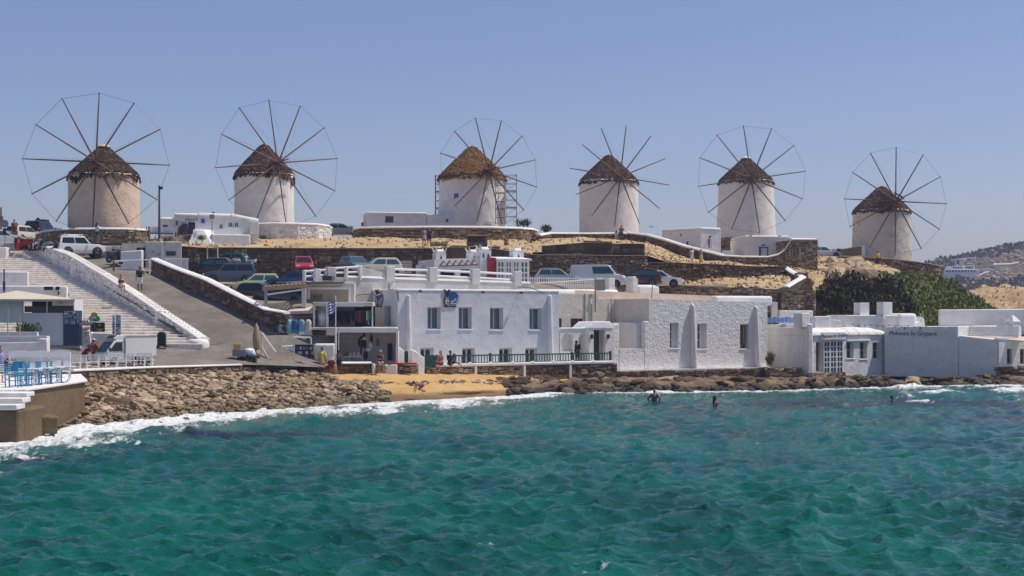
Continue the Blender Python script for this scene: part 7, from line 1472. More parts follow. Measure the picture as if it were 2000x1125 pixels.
    for s_ in (-1, 1):
        def sp_(x, f): return Vector((x, s_*(lerp(bw, rw_, f)+.008), lerp(zb, H-.06, f)))
        f0, f1 = .14, .86; xR0 = lerp(gx(xt), gx(xr), f0)+.18; xR1 = lerp(gx(xt), gx(xr), f1)+.18; xF0 = lerp(gx(xw), gx(xf), f0)-.12; xF1 = lerp(gx(xw), gx(xf), f1)-.1; m0, m1 = lerp(xR0, xF0, .5), lerp(xR1, xF1, .52)
        for a0, a1, b0, b1 in (((m0+.04, m1+.04, xF0, xF1),) if kind == 'van' else ((xR0, xR1, m0-.04, m1-.04), (m0+.04, m1+.04, xF0, xF1))):
            q = [sp_(a0,f0), sp_(b0,f0), sp_(b1,f1), sp_(a1,f1)]; off = Vector((0, s_*.01, .0)); MB().hexa([p-off*2 for p in q],[p+off for p in q]).build('side_window', g, t)
        if kind == 'van':
            q = [sp_(gx(.05),.02)-Vector((0,0,.0)), sp_(gx(.38),.02), sp_(gx(.38),.9), sp_(gx(.06),.9)]; 
        for u in (.2, .81):
            w_ = bpy.data.objects.new('wheel', None); COL.objects.link(w_); w_.parent = t; w_.location = (gx(u), s_*(hw_-.09), wr); w_.rotation_euler = (0, 0, 0 if s_ < 0 else math.pi)
            for me in wheel_meshes(wr): inst(me.name.split('.')[0], me, w_)
            MB().lathe([(wr*1.16,-.01),(wr*1.16,.012)], 18, (0,0,0)).v
            a = MB().lathe([(wr*1.15,0),(wr*1.15,.02)], 18); a.v = [(gx(u)+v[0], s_*(hw_+.001-.012+v[2]*.5), wr+.02+v[1]) for v in a.v]; a.build('wheel_arch', M['black'], t)
        MB().cbox((gx(.975), s_*hw_*.68, hh*.74), (.16,.34,.15)).build('headlight', M['lamp_clear'], t, bevel=.03); MB().cbox((gx(.012), s_*hw_*.80, bh*.86), (.10,.2,.3 if kind != 'sedan' else .16)).build('tail_light', M['lamp_red'], t, bevel=.02)
        MB().cbox((gx(xw)-.18, s_*(hw_+.1), bh+.06), (.14,.2,.13)).build('mirror', mat, t, bevel=.03)
    MB().cbox((gx(.998), 0, .42), (.06, W*.6, .14)).build('grille', M['black'], t); MB().cbox((gx(0)-.005, 0, bh*.62), (.03,.5,.12)).build('plate', M['wpaint'], t); MB().cbox((gx(.004), 0, .36), (.08, W*.84, .18)).build('bumper', M['grey'] if kind in ('offroad','pickup') else mat, t, bevel=.03)
    if 'rack' in extra:
        for s_ in (-1, 1): MB().tube((gx(xr)+.3, s_*rw_*.8, H+.09), (gx(xf)-.1, s_*rw_*.8, H+.09), .03).build('roof_rail', M['wpaint'] if kind == 'offroad' else M['black'], t)
        for x in (gx(xr)+.5, gx(xf)-.3): MB().box(x-.05, x+.05, -rw_*.85, rw_*.85, H+.01, H+.08).build('rack_bar', M['grey'], t)
    if 'spare' in extra:
        w_ = bpy.data.objects.new('spare_wheel', None); COL.objects.link(w_); w_.parent = t; w_.location = (gx(0)-.12, -.1, .95); w_.rotation_euler = (0, 0, -math.pi/2)
        for me in wheel_meshes(.36): inst(me.name.split('.')[0], me, w_)
    if 'load' in extra:
        MB().box(-.4,.5,-.5,.5,H+.02,H+.18).build('roof_load', M['black'], t); MB().ball((.3,.55,H+.25),.17,n=8,m=6).build('spot_lamp', M['black'], t, True)
    return t
wht, slv = paint('car_white', (.72,.72,.70)), paint('car_silver', (.42,.44,.46), .25); blk_ = paint('car_black', (.008,.008,.010), .2)
car('white off-road car with a covered spare wheel and roof bars beside the steps wall', 157, 501, 124, 28, 'offroad', wht, extra=('rack','spare'))
car('white hatchback cut by the picture edge behind the road sign', 8, 481, 130, 8, 'sedan', wht, 'carglass_teal')
car('pale van-like car with tall red tail lights behind the motorcycles', 45, 474, 138, 70, 'mini', paint('car_ivory', (.62,.58,.5)))
car('black off-road car carrying roof gear beside the large beige mill', 82, 468, 141, 80, 'suv', blk_, extra=('load',))
car('black car with a pale windscreen parked behind the road wall', 413, 540, 121, 175, 'hatch', blk_, 'carglass_teal', paint('roof_mint', (.45,.55,.52)))
car('green car half hidden behind the black one by the terrace wall', 446, 529, 125, 170, 'hatch', paint('car_green', (.02,.16,.08)))
car('grey blue off-road car parked side-on in the front lot row', 448, 556, 117, 192, 'suv', paint('car_greyblue', (.065,.085,.13)), extra=('rack',))
car('pale lime hatchback behind the charcoal car', 500, 572, 113.6, 200, 'hatch', paint('car_lime', (.50,.56,.32)), 'carglass_teal')
car('charcoal hatchback with a red tail light next to the road wall', 512, 592, 108.8, -18, 'hatch', paint('car_charcoal', (.035,.03,.035), .25))
car('black pick-up under the wooden pergola', 557, 600, 106.2, 150, 'pickup', blk_)
car('dark blue car mostly hidden behind the pergola roof', 575, 566, 112.5, 185, 'sedan', paint('car_blue', (.02,.05,.16)))
car('bright red hatchback facing the sea at the terrace wall', 592, 537, 122, -78, 'mini', paint('car_red', (.45,.012,.03)))
car('grey people carrier behind the double rails', 693, 537, 121, -60, 'mini', paint('car_grey', (.13,.15,.16)), 'carglass_teal')
car('cream white car behind the sloping terrace wall', 738, 540, 117, 200, 'hatch', paint('car_cream', (.62,.57,.45)), 'carglass_teal')
car('silver hatchback behind the picket fence', 1090, 559, 122.5, -5, 'hatch', slv, 'carglass_teal')
car('white panel van beside the silver hatchback', 1172, 563, 124, -14, 'van', wht, 'carglass_teal')
car('dark car with a wine red tail light behind the white chimney', 1248, 560, 124, 170, 'hatch', paint('car_wine', (.05,.01,.015)), 'carglass_teal')
car('white hatchback last in the lot beside the walled yard', 1290, 562, 124.5, -12, 'hatch', wht, 'carglass_teal')
car('grey car parked beyond the whitewashed mill terrace', 668, 463, 158, 5, 'sedan', paint('car_mid', (.2,.24,.24)))
car('white car peeking out behind the tan stone annex', 1606, 505, 172, 5, 'sedan', wht, 'carglass_teal')
car('white car roof showing over the last mill terrace wall', 1650, 508, 176, 5, 'sedan', wht)
# delivery truck with cooling unit
t = thing('delivery_truck', 'small white refrigerated delivery truck parked above the sea wall', 'truck', P(243, 713.0, 88.6), R(222), None); t.scale = (.9,.9,.88); tr = paint('truck_white', (.70,.69,.65), .4)
# local +x = nose; the truck faces the cafe
MB().hexa([(-1.9,-.85,.55),(.35,-.85,.55),(.35,.85,.55),(-1.9,.85,.55)], [(-1.9,-.85,1.98),(.35,-.85,1.98),(.35,.85,1.98),(-1.9,.85,1.98)]).build('cargo_box', tr, t, bevel=.03)
for s_ in (-1, 1): MB().box(-1.93,.38,s_*.862-.012,s_*.862+.012,.55,.62).build('side_rail', M['metal'], t); MB().box(-1.93,.38,s_*.862-.012,s_*.862+.012,1.92,1.99).build('side_rail', M['metal'], t)
cab_ = [(.38,.35),(1.75,.35),(1.82,.62),(1.72,.86),(1.05,1.68),(.90,1.74),(.38,1.74)]; MB().prism(cab_, -.76, .76).build('cab', tr, t, bevel=.05, seg=3)
q = [Vector((1.69,-.66,.93)),Vector((1.69,.66,.93)),Vector((1.12,.6,1.6)),Vector((1.12,-.6,1.6))]; o_ = Vector((.012,0,.01)); MB().hexa([p-o_ for p in q],[p+o_ for p in q]).build('windscreen', M['carglass'], t)
for s_ in (-1, 1): MB().prism([(.52,.98),(1.45,.98),(1.02,1.56),(.55,1.58)], s_*.775-.012, s_*.775+.012).build('side_window', M['carglass'], t); MB().cbox((1.5, s_*.9, 1.12),(.06,.16,.22)).build('mirror', M['black'], t); MB().cbox((1.80, s_*.52, .62),(.05,.3,.16)).build('headlight', M['lamp_clear'], t); MB().box(.5,.56,s_*.775-.015,s_*.775+.015,.9,.94).build('door_handle', M['black'], t)
MB().prism([(.40,1.76),(1.05,1.76),(1.12,1.83),(.78,2.05),(.40,2.05)], -.68, .68).build('cooling_unit', tr, t, bevel=.03); q = [Vector((1.10,-.55,1.83)),Vector((1.10,.55,1.83)),Vector((.80,.55,2.03)),Vector((.80,-.55,2.03))]; MB().hexa([p-o_ for p in q],[p+o_ for p in q]).build('cooling_grille', M['black'], t)
for u in (-1.2, 1.1):
    for s_ in (-1, 1):
        w_ = bpy.data.objects.new('wheel', None); COL.objects.link(w_); w_.parent = t; w_.location = (u, s_*.68, .3); w_.rotation_euler = (0,0,0 if s_ < 0 else math.pi)
        for me in wheel_meshes(.3): inst(me.name.split('.')[0], me, w_)
# motorcycles and scooters
def bike(label, px, py, d, yaw, mat, scooter=True, kindname='scooter'):
    t = thing(kindname, label, kindname, P(px, py, d), R(yaw), 'parked motorbikes')
    for u in (-.62, .62):
        w_ = bpy.data.objects.new('wheel', None); COL.objects.link(w_); w_.parent = t; w_.location = (u, 0, .27)
        for me in wheel_meshes(.27): inst(me.name.split('.')[0], me, w_)
    MB().prism([(-.75,.5),(-.2,.3),(.35,.28),(.42,.36),(-.05,.42),(-.15,.72),(-.8,.78)], -.16, .16).build('body', mat, t, bevel=.05); MB().prism([(-.82,.79),(-.1,.74),(-.05,.80),(-.5,.88),(-.8,.90)], -.14, .14).build('seat', M['black'], t, bevel=.04)
    MB().hexa([(.36,-.2,.3),(.5,-.14,.3),(.5,.14,.3),(.36,.2,.3)],[(.24,-.2,.95),(.36,-.14,1.0),(.36,.14,1.0),(.24,.2,.95)]).build('fairing', mat, t, bevel=.04); MB().tube((.62,0,.27),(.28,0,1.0),.04).build('fork', M['steel'], t)
    MB().tube((.25,-.36,1.05),(.25,.36,1.05),.025).build('handlebar', M['black'], t); MB().ball((.42,0,.9),.09,n=8,m=6).build('headlight', M['lamp_clear'], t, True)
    for s_ in (-1, 1): MB().tube((.25,s_*.3,1.05),(.22,s_*.36,1.22),.012).build('mirror', M['black'], t)
    return t
bike('black scooter parked by the curved white wall', 224, 514, 119.5, 60, M['black']); bike('dark scooter farther back beside the black one', 236, 508, 121.5, 55, M['grey'])
for k, (p, q, c, l) in enumerate(((32,487,'black','black motorcycle with its nose to the white car'),(45,488,'red','red motorcycle beside the red canister'),(56,488,'crimson','dark red motorcycle in the middle of the row'),(65,490,'wpaint','motorcycle with a bright white and blue fairing'),(75,490,'black','dark motorcycle behind the white fairing'),(84,489,'grey','grey motorcycle last before the metal stands'))): bike(l, p, q, 127-k*.5, 110+k*9, M[c], False, 'motorcycle')
bike('small motorbike with a pale box by the terrace wall', 385, 520, 126, 100, M['grey']); bike('silver scooter parked among the cars behind the grey blue one', 472, 523, 123, 20, slv); bike('white scooter with a top box behind the cars', 483, 524, 124.5, 170, wht)
t = thing('canister', 'red canister standing beside the motorcycles', 'canister', P(35.5, 489, 126)); MB().lathe([(.16,0),(.16,.75),(.1,.85),(.05,.95)], 10).build('tank', M['red'], t, True)
for k, (p, q) in enumerate(((108,495),(115.5,495.5))):
    t = thing('traffic_cone', ('orange traffic cone farther from the white off-roader','orange traffic cone touching the white off-roader')[k], 'cone', P(p, q, 124)); MB().lathe([(.17,.03),(.03,.62)], 10).build('cone', M['orange'], t, True); MB().box(-.22,.22,-.22,.22,0,.03).build('foot', M['orange'], t)
for k, (p, q) in enumerate(((82,492),(93,493))):
    t = thing('bike_stand', ('white tube stand beside the last motorcycle','white tube stand nearer the traffic cones')[k], 'stand', P(p, q, 124.5)); MB().path([Vector((0,0,0)),Vector((.05,0,.8)),Vector((.5,0,.8)),Vector((.55,0,0))], .03).build('frame', M['wpaint'], t)
# poles and signs
t = thing('lamp_post', 'tall dark lamp post between the large beige mill and the souvenir house', 'lamp post', P(311, 466, 131)); hh = Z(362,131)-t.location.z; MB().tube((0,0,0),(0,0,hh),.11,.075,8).build('post', M['pole'], t); MB().box(-.05,.3,-.12,.12,hh-.35,hh-.12).build('lamp_head', M['black'], t)
t = thing('utility_pole', 'weathered wooden pole at the picture edge', 'pole', P(2, 470, 134)); MB().tube((0,0,0),(0,0,Z(405,134)-t.location.z),.1,.08).build('post', M['wood'], t); MB().box(-.1,.2,-.15,.1,1.8,2.2).build('meter_box', M['grey'], t)
t = thing('road_sign', 'round road sign seen from behind in front of the white hatchback', 'road sign', P(9.5, 484, 126.5)); MB().tube((0,0,-.3),(0,0,2.3),.035).build('post', M['metal'], t); m = MB().lathe([(.33,0),(.33,.03)], 20); m.v = [(v[0], v[2]-.06, 2.05+v[1]) for v in m.v]; m.build('disc', M['grey'], t); MB().box(-.16,.12,-.06,-.03,1.1,1.65).build('plate', M['black'], t)
t = thing('sign_pole', 'thin pole with a small blank plate before the souvenir house', 'pole', P(414, 480, 130.5)); hh = Z(420,130.5)-t.location.z; MB().tube((0,0,0),(0,0,hh),.04).build('post', M['metal'], t); MB().box(-.2,.2,-.05,-.04,hh-.35,hh+.05).build('plate', M['beige'], t)
t = thing('chimney_pot', 'small dark chimney cowl on the souvenir house wing', 'chimney', P(416.5, 424, 135)); MB().tube((0,0,-.3),(0,0,.3),.08).build('pipe', M['black'], t); MB().lathe([(.2,.3),(.1,.42),(.05,.5)], 8).build('cowl', M['black'], t)
t = thing('goal_frame', 'pale metal frame standing against the dark terrace wall', 'frame', P(405, 508, 128)); w_ = 20/F*128; h_ = 27/F*128; MB().path([Vector((0,0,0)),Vector((0,0,h_)),Vector((w_,0,h_)),Vector((w_,0,0))], .05).build('frame', M['cream'], t); MB().box(w_*.6,w_+.1,-.05,.05,h_,h_+.1).build('lamp', M['wpaint'], t)
t = thing('thin_post', 'thin pale post beside the large mill terrace', 'pole', P(286, 474, 126)); MB().tube((0,0,0),(0,0,1.4),.04).build('post', M['metal'], t)
t = thing('cable', 'slack cables looping over the guest house parapet by the shop', 'cable', (0,0,0)); MB().path([P(685,600,106.5),P(690,583,106),P(700,576,105.4),P(715,575,105),P(735,577,104.6)], .02, 5).build('loop', M['black'], t); MB().path([P(735,577,104.6),P(752,571,104.4),P(768,560,104.6),P(770,552,105)], .03, 5).build('pipe', M['cream'], t); MB().path([P(1011,560,105.6),P(1035,562,106),P(1060,571,106.4)], .025, 5).build('black_cable', M['black'], t); MB().path([P(760,553,103.6),P(760,566,103.6),P(770,566,103.6),P(777,572,103),P(778,588,102.8)], .035, 5).build('bracket', M['black'], t)
# ------------------------------------------------------------------ people
SKIN = {'light': simple('skin_light', (.50,.27,.17), .6), 'tan': simple('skin_tan', (.30,.135,.075), .6), 'dark': simple('skin_dark', (.15,.07,.045), .6)}
CL = {}
def cloth(c):
    if c not in CL: CL[c] = simple('cloth_%02d' % len(CL), c, .85, noise_amt=.15, scale=8)
    return CL[c]
def caps(mb, p, q, r0, r1, n=8):
    mb.tube(p, q, r0, r1, n); mb.ball(p, r0, n=n, m=6); mb.ball(q, r1, n=n, m=6)
def remesh(o, vox, it=4):
    m = o.modifiers.new('skin', 'REMESH'); m.mode = 'VOXEL'; m.voxel_size = vox; m.use_smooth_shade = True; s = o.modifiers.new('soft', 'SMOOTH'); s.iterations = it; s.factor = .5
STAND = dict(pel=(0,0,.95), che=(0,0,1.28), neck=(0,.01,1.47), head=(0,-.01,1.62), sl=(-.18,0,1.42), sr=(.18,0,1.42), el=(-.24,.02,1.13), er=(.24,.02,1.13), hl=(-.25,-.04,.88), hr=(.25,-.04,.88), kl=(-.11,-.02,.50), kr=(.11,-.02,.50), al=(-.12,.02,.08), ar=(.12,.02,.08))
def pose(**k): d = dict(STAND); d.update(k); return d
SIT = dict(pel=(0,0,.12), che=(0,-.02,.44), neck=(0,-.04,.63), head=(0,-.07,.78), sl=(-.17,-.03,.58), sr=(.17,-.03,.58), el=(-.22,-.08,.32), er=(.22,-.08,.32), hl=(-.12,-.3,.2), hr=(.12,-.3,.2), kl=(-.11,-.44,.12), kr=(.11,-.44,.12), al=(-.12,-.42,-.32), ar=(.12,-.42,-.32))
def sit(**k): d = dict(SIT); d.update(k); return d
def person(label, loc, yaw, ps, skin='tan', top=None, bottom=None, hair=(.02,.014,.01), hat=None, scale=1.0, long_hair=False, skirt=None, sleeves=.55, legs=.5, shoes=None, cut=None, slim=1.0, bag=None, bikini=None):
    t = thing('person', label, 'person', loc, R(yaw)); t.scale = (scale,)*3; V = {k: Vector(v) for k, v in ps.items()}; sk = SKIN[skin]
    hipl, hipr = V['pel']+Vector((-.1,0,-.03)), V['pel']+Vector((.1,0,-.03)); up = (V['neck']-V['pel']).normalized()
    b = MB(); caps(b, V['pel'], V['che'], .145*slim, .15*slim); 
    for s_ in (-.09, .09): caps(b, V['che']+Vector((s_,0,0)), (V['sl'] if s_ < 0 else V['sr'])*.6+V['neck']*.4-up*.06, .11*slim, .075)
    caps(b, V['neck']-up*.04, V['head']-up*.06, .06, .055); b.ball(V['head']+up*.02, .078, .098, .118, 10, 8); b.ball(V['head']+Vector((0,-.05,-.06)), .055, .055, .06)
    b.ball(V['head']+Vector((0,-.105,-.005)), .018, .025, .03)
    for s_ in (-1, 1): b.ball(V['head']+Vector((s_*.082,.01,.0)), .015, .025, .035)
    for a, e, h in (('sl','el','hl'),('sr','er','hr')):
        caps(b, V[a], V[e], .055*slim, .042*slim); caps(b, V[e], V[h], .042*slim, .03); d = (V[h]-V[e]).normalized(); b.ball(V[h]+d*.05, .035, .03, .05)
    for a, k, n in ((hipl,'kl','al'),(hipr,'kr','ar')):
        caps(b, a, V[k], .09*slim, .058*slim); caps(b, V[k], V[n], .056*slim, .038); caps(b, V[n]+Vector((0,.03,-.03)), V[n]+Vector((0,-.15,-.05)), .035, .03)
    o = b.build('body', sk, t, True); remesh(o, .02, 3)
    f = MB()
    for e, h in (('el','hl'),('er','hr')):
        d = (V[h]-V[e]).normalized(); sd = d.cross(Vector((0,1,.2))).normalized(); fw = sd.cross(d)
        for k, L in enumerate((.075,.085,.08,.06)): p = V[h]+d*.07+sd*(.024-.016*k); f.tube(p, p+d*L*.6+fw*.01, .009, .008, 5); f.tube(p+d*L*.6+fw*.01, p+d*L+fw*.03, .008, .006, 5)
        p = V[h]+d*.03+sd*.03; f.tube(p, p+d*.04+sd*.03, .011, .008, 5)
    f.build('finger_set', sk, t)
    hd = V['head']
    if hair:
        h = MB(); h.ball(hd+up*.045+Vector((0,.022,0)), .09, .105, .105, 10, 8)
        if long_hair: caps(h, hd+Vector((0,.07,.03)), V['neck']+Vector((0,.1,-.12)), .085, .06)
        if long_hair == 'bun': h.ball(hd+Vector((0,.1,.12)), .06)
        h.build('hair', cloth(hair), t, True)
    if hat:
        kd, c = hat; h = MB(); z = hd.z+.06
        if kd == 'brim': h.lathe([(.24,-.01),(.23,.02),(.115,.035),(.11,.12),(.07,.15),(.01,.155)], 16, (hd.x, hd.y, z))
        else: h.lathe([(.105,-.01),(.105,.05),(.07,.1),(.01,.115)], 12, (hd.x, hd.y+.01, z)); h.hexa([(hd.x-.07,hd.y-.2,z),(hd.x+.07,hd.y-.2,z),(hd.x+.09,hd.y-.08,z),(hd.x-.09,hd.y-.08,z)], [(hd.x-.07,hd.y-.2,z+.012),(hd.x+.07,hd.y-.2,z+.012),(hd.x+.09,hd.y-.08,z+.03),(hd.x-.09,hd.y-.08,z+.03)])
        h.build('hat', cloth(c), t, True)
    if top:
        s = MB(); caps(s, V['pel']+up*.04, V['che'], .165*slim, .172*slim)
        for s_ in (-.09, .09): caps(s, V['che']+Vector((s_,0,0)), (V['sl'] if s_ < 0 else V['sr'])*.6+V['neck']*.4-up*.07, .128*slim, .088)
        if sleeves:
            for a, e, h_ in (('sl','el','hl'),('sr','er','hr')):
                fr = min(1, sleeves); caps(s, V[a], V[a].lerp(V[e], fr), .075, .066)
                if sleeves > 1: caps(s, V[e], V[e].lerp(V[h_], sleeves-1), .06, .05)
        o = s.build('shirt', cloth(top), t, True); remesh(o, .022, 3)
    if bikini:
        s = MB(); caps(s, V['pel']+Vector((-.06,0,-.02)), V['pel']+Vector((.06,0,-.02)), .153, .153); caps(s, V['che']+Vector((-.08,-.02,.0)), V['che']+Vector((.08,-.02,.0)), .135, .135); s.build('swimwear', cloth(bikini), t, True)
    if bottom:
        s = MB(); caps(s, V['pel']-up*.02, V['pel']+up*.06, .163*slim, .158*slim)
        for a, k, n in ((hipl,'kl','al'),(hipr,'kr','ar')):
            caps(s, a, a.lerp(V[k], min(1, legs)), .108*slim, .09*slim)
            if legs > 1: caps(s, V[k], V[k].lerp(V[n], legs-1), .072, .058)
        o = s.build('shorts' if legs < .9 else 'trousers', cloth(bottom), t, True); remesh(o, .022, 3)
    if skirt:
        c, z0, r0 = skirt; MB().lathe([(r0,z0),(r0*.92,(z0+V['pel'].z)/2),(.17,V['pel'].z+.02),(.15,V['pel'].z+.14)], 14, (V['pel'].x, V['pel'].y, 0)).build('skirt', cloth(c), t, True)
    if shoes:
        for n in ('al', 'ar'): s = MB(); caps(s, V[n]+Vector((0,.03,-.035)), V[n]+Vector((0,-.15,-.05)), .045, .038); s.build('shoe', cloth(shoes), t, True)
    if bag: s = MB(); s.ball(V['hr']+Vector((.08,0,-.05)), .1, .09, .2, 8, 6); s.build('bag', cloth(bag), t, True)
    return t
def G(px, py, d): return P(px, py, d)
UPH = dict(el=(-.26,-.12,1.2), er=(.26,-.12,1.2), hl=(-.07,-.3,1.42), hr=(.07,-.3,1.42))
person('woman sitting in a dark bikini on the stair wall', G(236,561.5,107.6), 35, sit(), 'light', hair=(.03,.02,.01), long_hair='bun', bikini=(.015,.015,.03), scale=1.0)
person('man in a black shirt and white shorts standing on the road with a raised hand', G(273,569.5,110), 10, pose(er=(.3,-.1,1.2), hr=(.1,-.22,1.5)), 'dark', (.012,.012,.014), (.72,.72,.72), legs=.8, scale=1.07)
person('woman in a white blouse taking a photo on the rim above the white off-roader', G(190,475,126.5), 120, pose(**UPH), 'tan', (.6,.62,.68), (.02,.03,.08), long_hair=True, sleeves=1.8, legs=.45)
person('man in red brown clothes standing behind the white hatchback', G(28,467,132), 30, pose(er=(.3,-.1,1.2), hr=(.05,-.25,1.2)), 'tan', (.2,.06,.03), (.2,.05,.05), legs=1.5)
person('attendant in a bright blue shirt sitting in the booth doorway', G(278,506,119.2), -30, sit(), 'dark', (.02,.2,.5), (.01,.01,.015), legs=1.9)
person('person in a patterned white dress strolling on the dry terrace', G(828,482,133), 20, pose(kl=(-.1,-.08,.5)), 'tan', (.3,.22,.2), None, skirt=((.35,.28,.27), .55, .25))
person('person in a purple shirt walking beside the patterned dress on the terrace', G(838,482,133.3), -10, pose(er=(.3,-.05,1.15)), 'tan', (.06,.02,.14), (.05,.02,.10), legs=.7)
person('bare backed person sitting on the dry terrace below the golden thatched mill', G(988,478,138), 160, sit(), 'tan', None, (.25,.05,.03), legs=.5)
person('person in red sitting on a rock below the golden thatched mill terrace', G(1044,470,146), -30, sit(), 'tan', (.3,.05,.04), (.02,.02,.03), legs=1.5)
person('girl in a white dress standing before the bare spoked mill', G(1204,475.5,158), 170, pose(), 'light', (.7,.66,.62), None, long_hair=True, skirt=((.62,.5,.4), .5, .26), scale=.82)
person('woman in dark clothes sitting on the white coping above the girl in white', G(1214,457,158), -20, sit(), 'tan', (.35,.05,.07), (.03,.03,.10), legs=1.7, scale=1.02)
person('man in white shirt and white shorts strolling on the footpath', G(1351,514,138.2), 20, pose(kl=(-.11,-.1,.5)), 'tan', (.66,.70,.78), (.75,.75,.75), legs=.8, scale=.82)
person('woman in a long yellow skirt with a bare back on the footpath', G(1369,515.5,138.4), 190, pose(hr=(.1,-.25,1.15)), 'tan', None, None, long_hair=False, skirt=((.55,.47,.12), .1, .25), scale=.80)
person('person in a yellow jacket with a black bag at the last mill terrace', G(1714,521.5,163.8), 25, pose(), 'tan', (.62,.42,.02), (.015,.015,.02), legs=1.8, sleeves=1.6, bag=(.01,.01,.01), scale=1.02)
person('woman in a pale yellow shirt over a bare leg standing on the sand', G(629,729,98.8), 175, pose(er=(.26,.0,1.15), hr=(.22,-.05,.92)), 'tan', (.60,.52,.14), None, hair=(.12,.07,.04), sleeves=1.7, skirt=((.52,.42,.16), .55, .2))
person('person in red bending forward under a white sunhat on the beach wall', G(646,720,98.9), 15, sit(che=(0,-.16,.38), neck=(0,-.32,.5), head=(0,-.42,.54), sl=(-.17,-.28,.47), sr=(.17,-.28,.47), el=(-.2,-.42,.25), er=(.2,-.42,.25), hl=(-.08,-.55,.1), hr=(.08,-.55,.1)), 'tan', (.28,.02,.02), (.2,.02,.02), hat=('brim', (.75,.73,.7)))
person('boy in dark swim shorts standing bare chested beside the flagpole', G(662,728.5,98.4), 160, pose(er=(.26,-.14,1.18), hr=(.1,-.28,1.35)), 'dark', None, (.015,.018,.03), legs=.85, scale=.86)
person('woman in a blue cap and white shorts sitting on the beach wall', G(743,711.5,99.6), 5, sit(hl=(.06,-.22,.36), hr=(-.06,-.24,.34), ar=(.16,-.46,-.34)), 'tan', (.03,.02,.03), (.70,.68,.68), hat=('cap', (.12,.35,.66)), sleeves=0, legs=.6, scale=1.02)
person('long haired woman in a red skirt sitting beside the man in black', G(861,712.5,101.6), -25, sit(), 'light', (.35,.2,.17), (.22,.02,.035), hair=(.22,.07,.03), long_hair=True, sleeves=0, legs=1.2, scale=1.05)
person('man in black clothes sitting with one leg crossed on the terrace wall', G(879,712.5,101.8), 25, sit(kl=(-.1,-.44,.16), kr=(.16,-.42,.2), ar=(.55,-.42,.02), hl=(-.05,-.28,.42), hr=(.1,-.3,.42)), 'dark', (.01,.01,.012), (.012,.012,.016), legs=.8, scale=1.08)
person('person in black clothes and a cap leaning by the arched porch niche', Vector(HF.w(HF.x(1128,-.7),-.7,0))+Vector((0,0,terr-.02)), -40, pose(che=(0,-.06,1.26), neck=(0,-.1,1.44), head=(0,-.15,1.57), hr=(.2,-.25,1.0)), 'dark', (.008,.008,.009), (.008,.008,.009), hat=('cap', (.03,.03,.035)), legs=1.9, sleeves=1.8)
person('child crouching on all fours on the wet sand', G(822,765,94.2), -70, dict(pel=(0,.1,.45), che=(0,-.18,.5), neck=(0,-.36,.55), head=(0,-.48,.62), sl=(-.15,-.32,.52), sr=(.15,-.32,.52), el=(-.18,-.36,.3), er=(.18,-.36,.3), hl=(-.17,-.42,.08), hr=(.17,-.42,.08), kl=(-.12,-.14,.16), kr=(.12,-.14,.16), al=(-.13,.26,.06), ar=(.13,.26,.06)), 'tan', None, (.25,.08,.1), scale=.95)
zw = Z(788, 91.3)
person('bald man standing waist deep in the sea with his hands on his hips', Vector((X(1278,91.2), 91.2, -.98)), 155, pose(el=(-.38,.06,1.15), er=(.38,.06,1.15), hl=(-.2,-.02,.98), hr=(.2,-.02,.98)), 'dark', None, (.02,.02,.03), hair=None, scale=1.08, slim=1.15)
person('woman with a hair bun standing shoulder deep in the sea', Vector((X(1397,88.2), 88.2, -1.13)), 80, pose(), 'tan', None, None, long_hair='bun', bikini=(.02,.02,.05), scale=1.0)
person('swimmer with only the head above the dark water', Vector((X(1742,93.6), 93.6, -1.40)), 100, pose(), 'dark', None, (.02,.02,.02), scale=1.0)
person('person in a dark red top and navy sunhat beside the truck', G(167,715.5,87.6), 60, pose(pel=(0,.1,.82), che=(0,-.14,1.0), neck=(0,-.26,1.12), head=(0,-.36,1.22), sl=(-.17,-.22,1.06), sr=(.17,-.22,1.06), el=(-.2,-.4,.9), er=(.2,-.4,.9), hl=(-.1,-.55,.95), hr=(.1,-.55,.95)), 'tan', (.22,.01,.03), (.05,.03,.05), hat=('brim', (.015,.025,.12)), legs=1.5, scale=.92)
person('person in an orange red top and white cap beside the windscreen', G(183,712,89.8), 150, pose(**UPH), 'tan', (.42,.05,.02), (.05,.03,.03), hat=('cap', (.72,.72,.75)), legs=1.5, sleeves=1.3, scale=.88)
person('man in a lavender shirt cut by the picture edge at the cafe', Vector((X(1,71), 71, TZ)), 60, pose(hr=(.3,-.2,1.0)), 'light', (.25,.27,.48), (.03,.1,.25), sleeves=.9, legs=.8)
person('person in dark clothes among the garden chairs by the souvenir house', G(291,476,129.5), 100, pose(), 'tan', (.2,.05,.03), (.03,.12,.06), legs=1.7, scale=.85)
# bags and goods on the sand
for k, (p, q, d, s, c, l) in enumerate(((593,716,98.9,.3,(.45,.38,.3),'cream rucksack leaning on the beach wall'),(603,717,98.9,.26,(.05,.03,.09),'dark patterned beach bag next to the cream rucksack'),(585,722,98.8,.42,(.012,.012,.012),'large black bag on the sand by the wall'),(612,716,99,.22,(.55,.5,.5),'white and grey bag nearest the woman in yellow'))):
    t = thing('bag', l, 'bag', P(p, q, d)); MB().ball((0,0,s*.7), s, s*.6, s*.9, 9, 7).build('sack', cloth(c), t, True); MB().path([Vector((s*.5*math.cos(a), 0, s*1.35+s*.35*math.sin(a))) for a in np.linspace(0, 3.14, 6)], .02, 4).build('strap', cloth(c), t)
t = thing('red_towel', 'red towel folded on the beach wall behind the bags', 'towel', P(600, 709, 99.6)); MB().box(-.35,.35,-.15,.2,0,.12).build('fold', M['red'], t, bevel=.04)
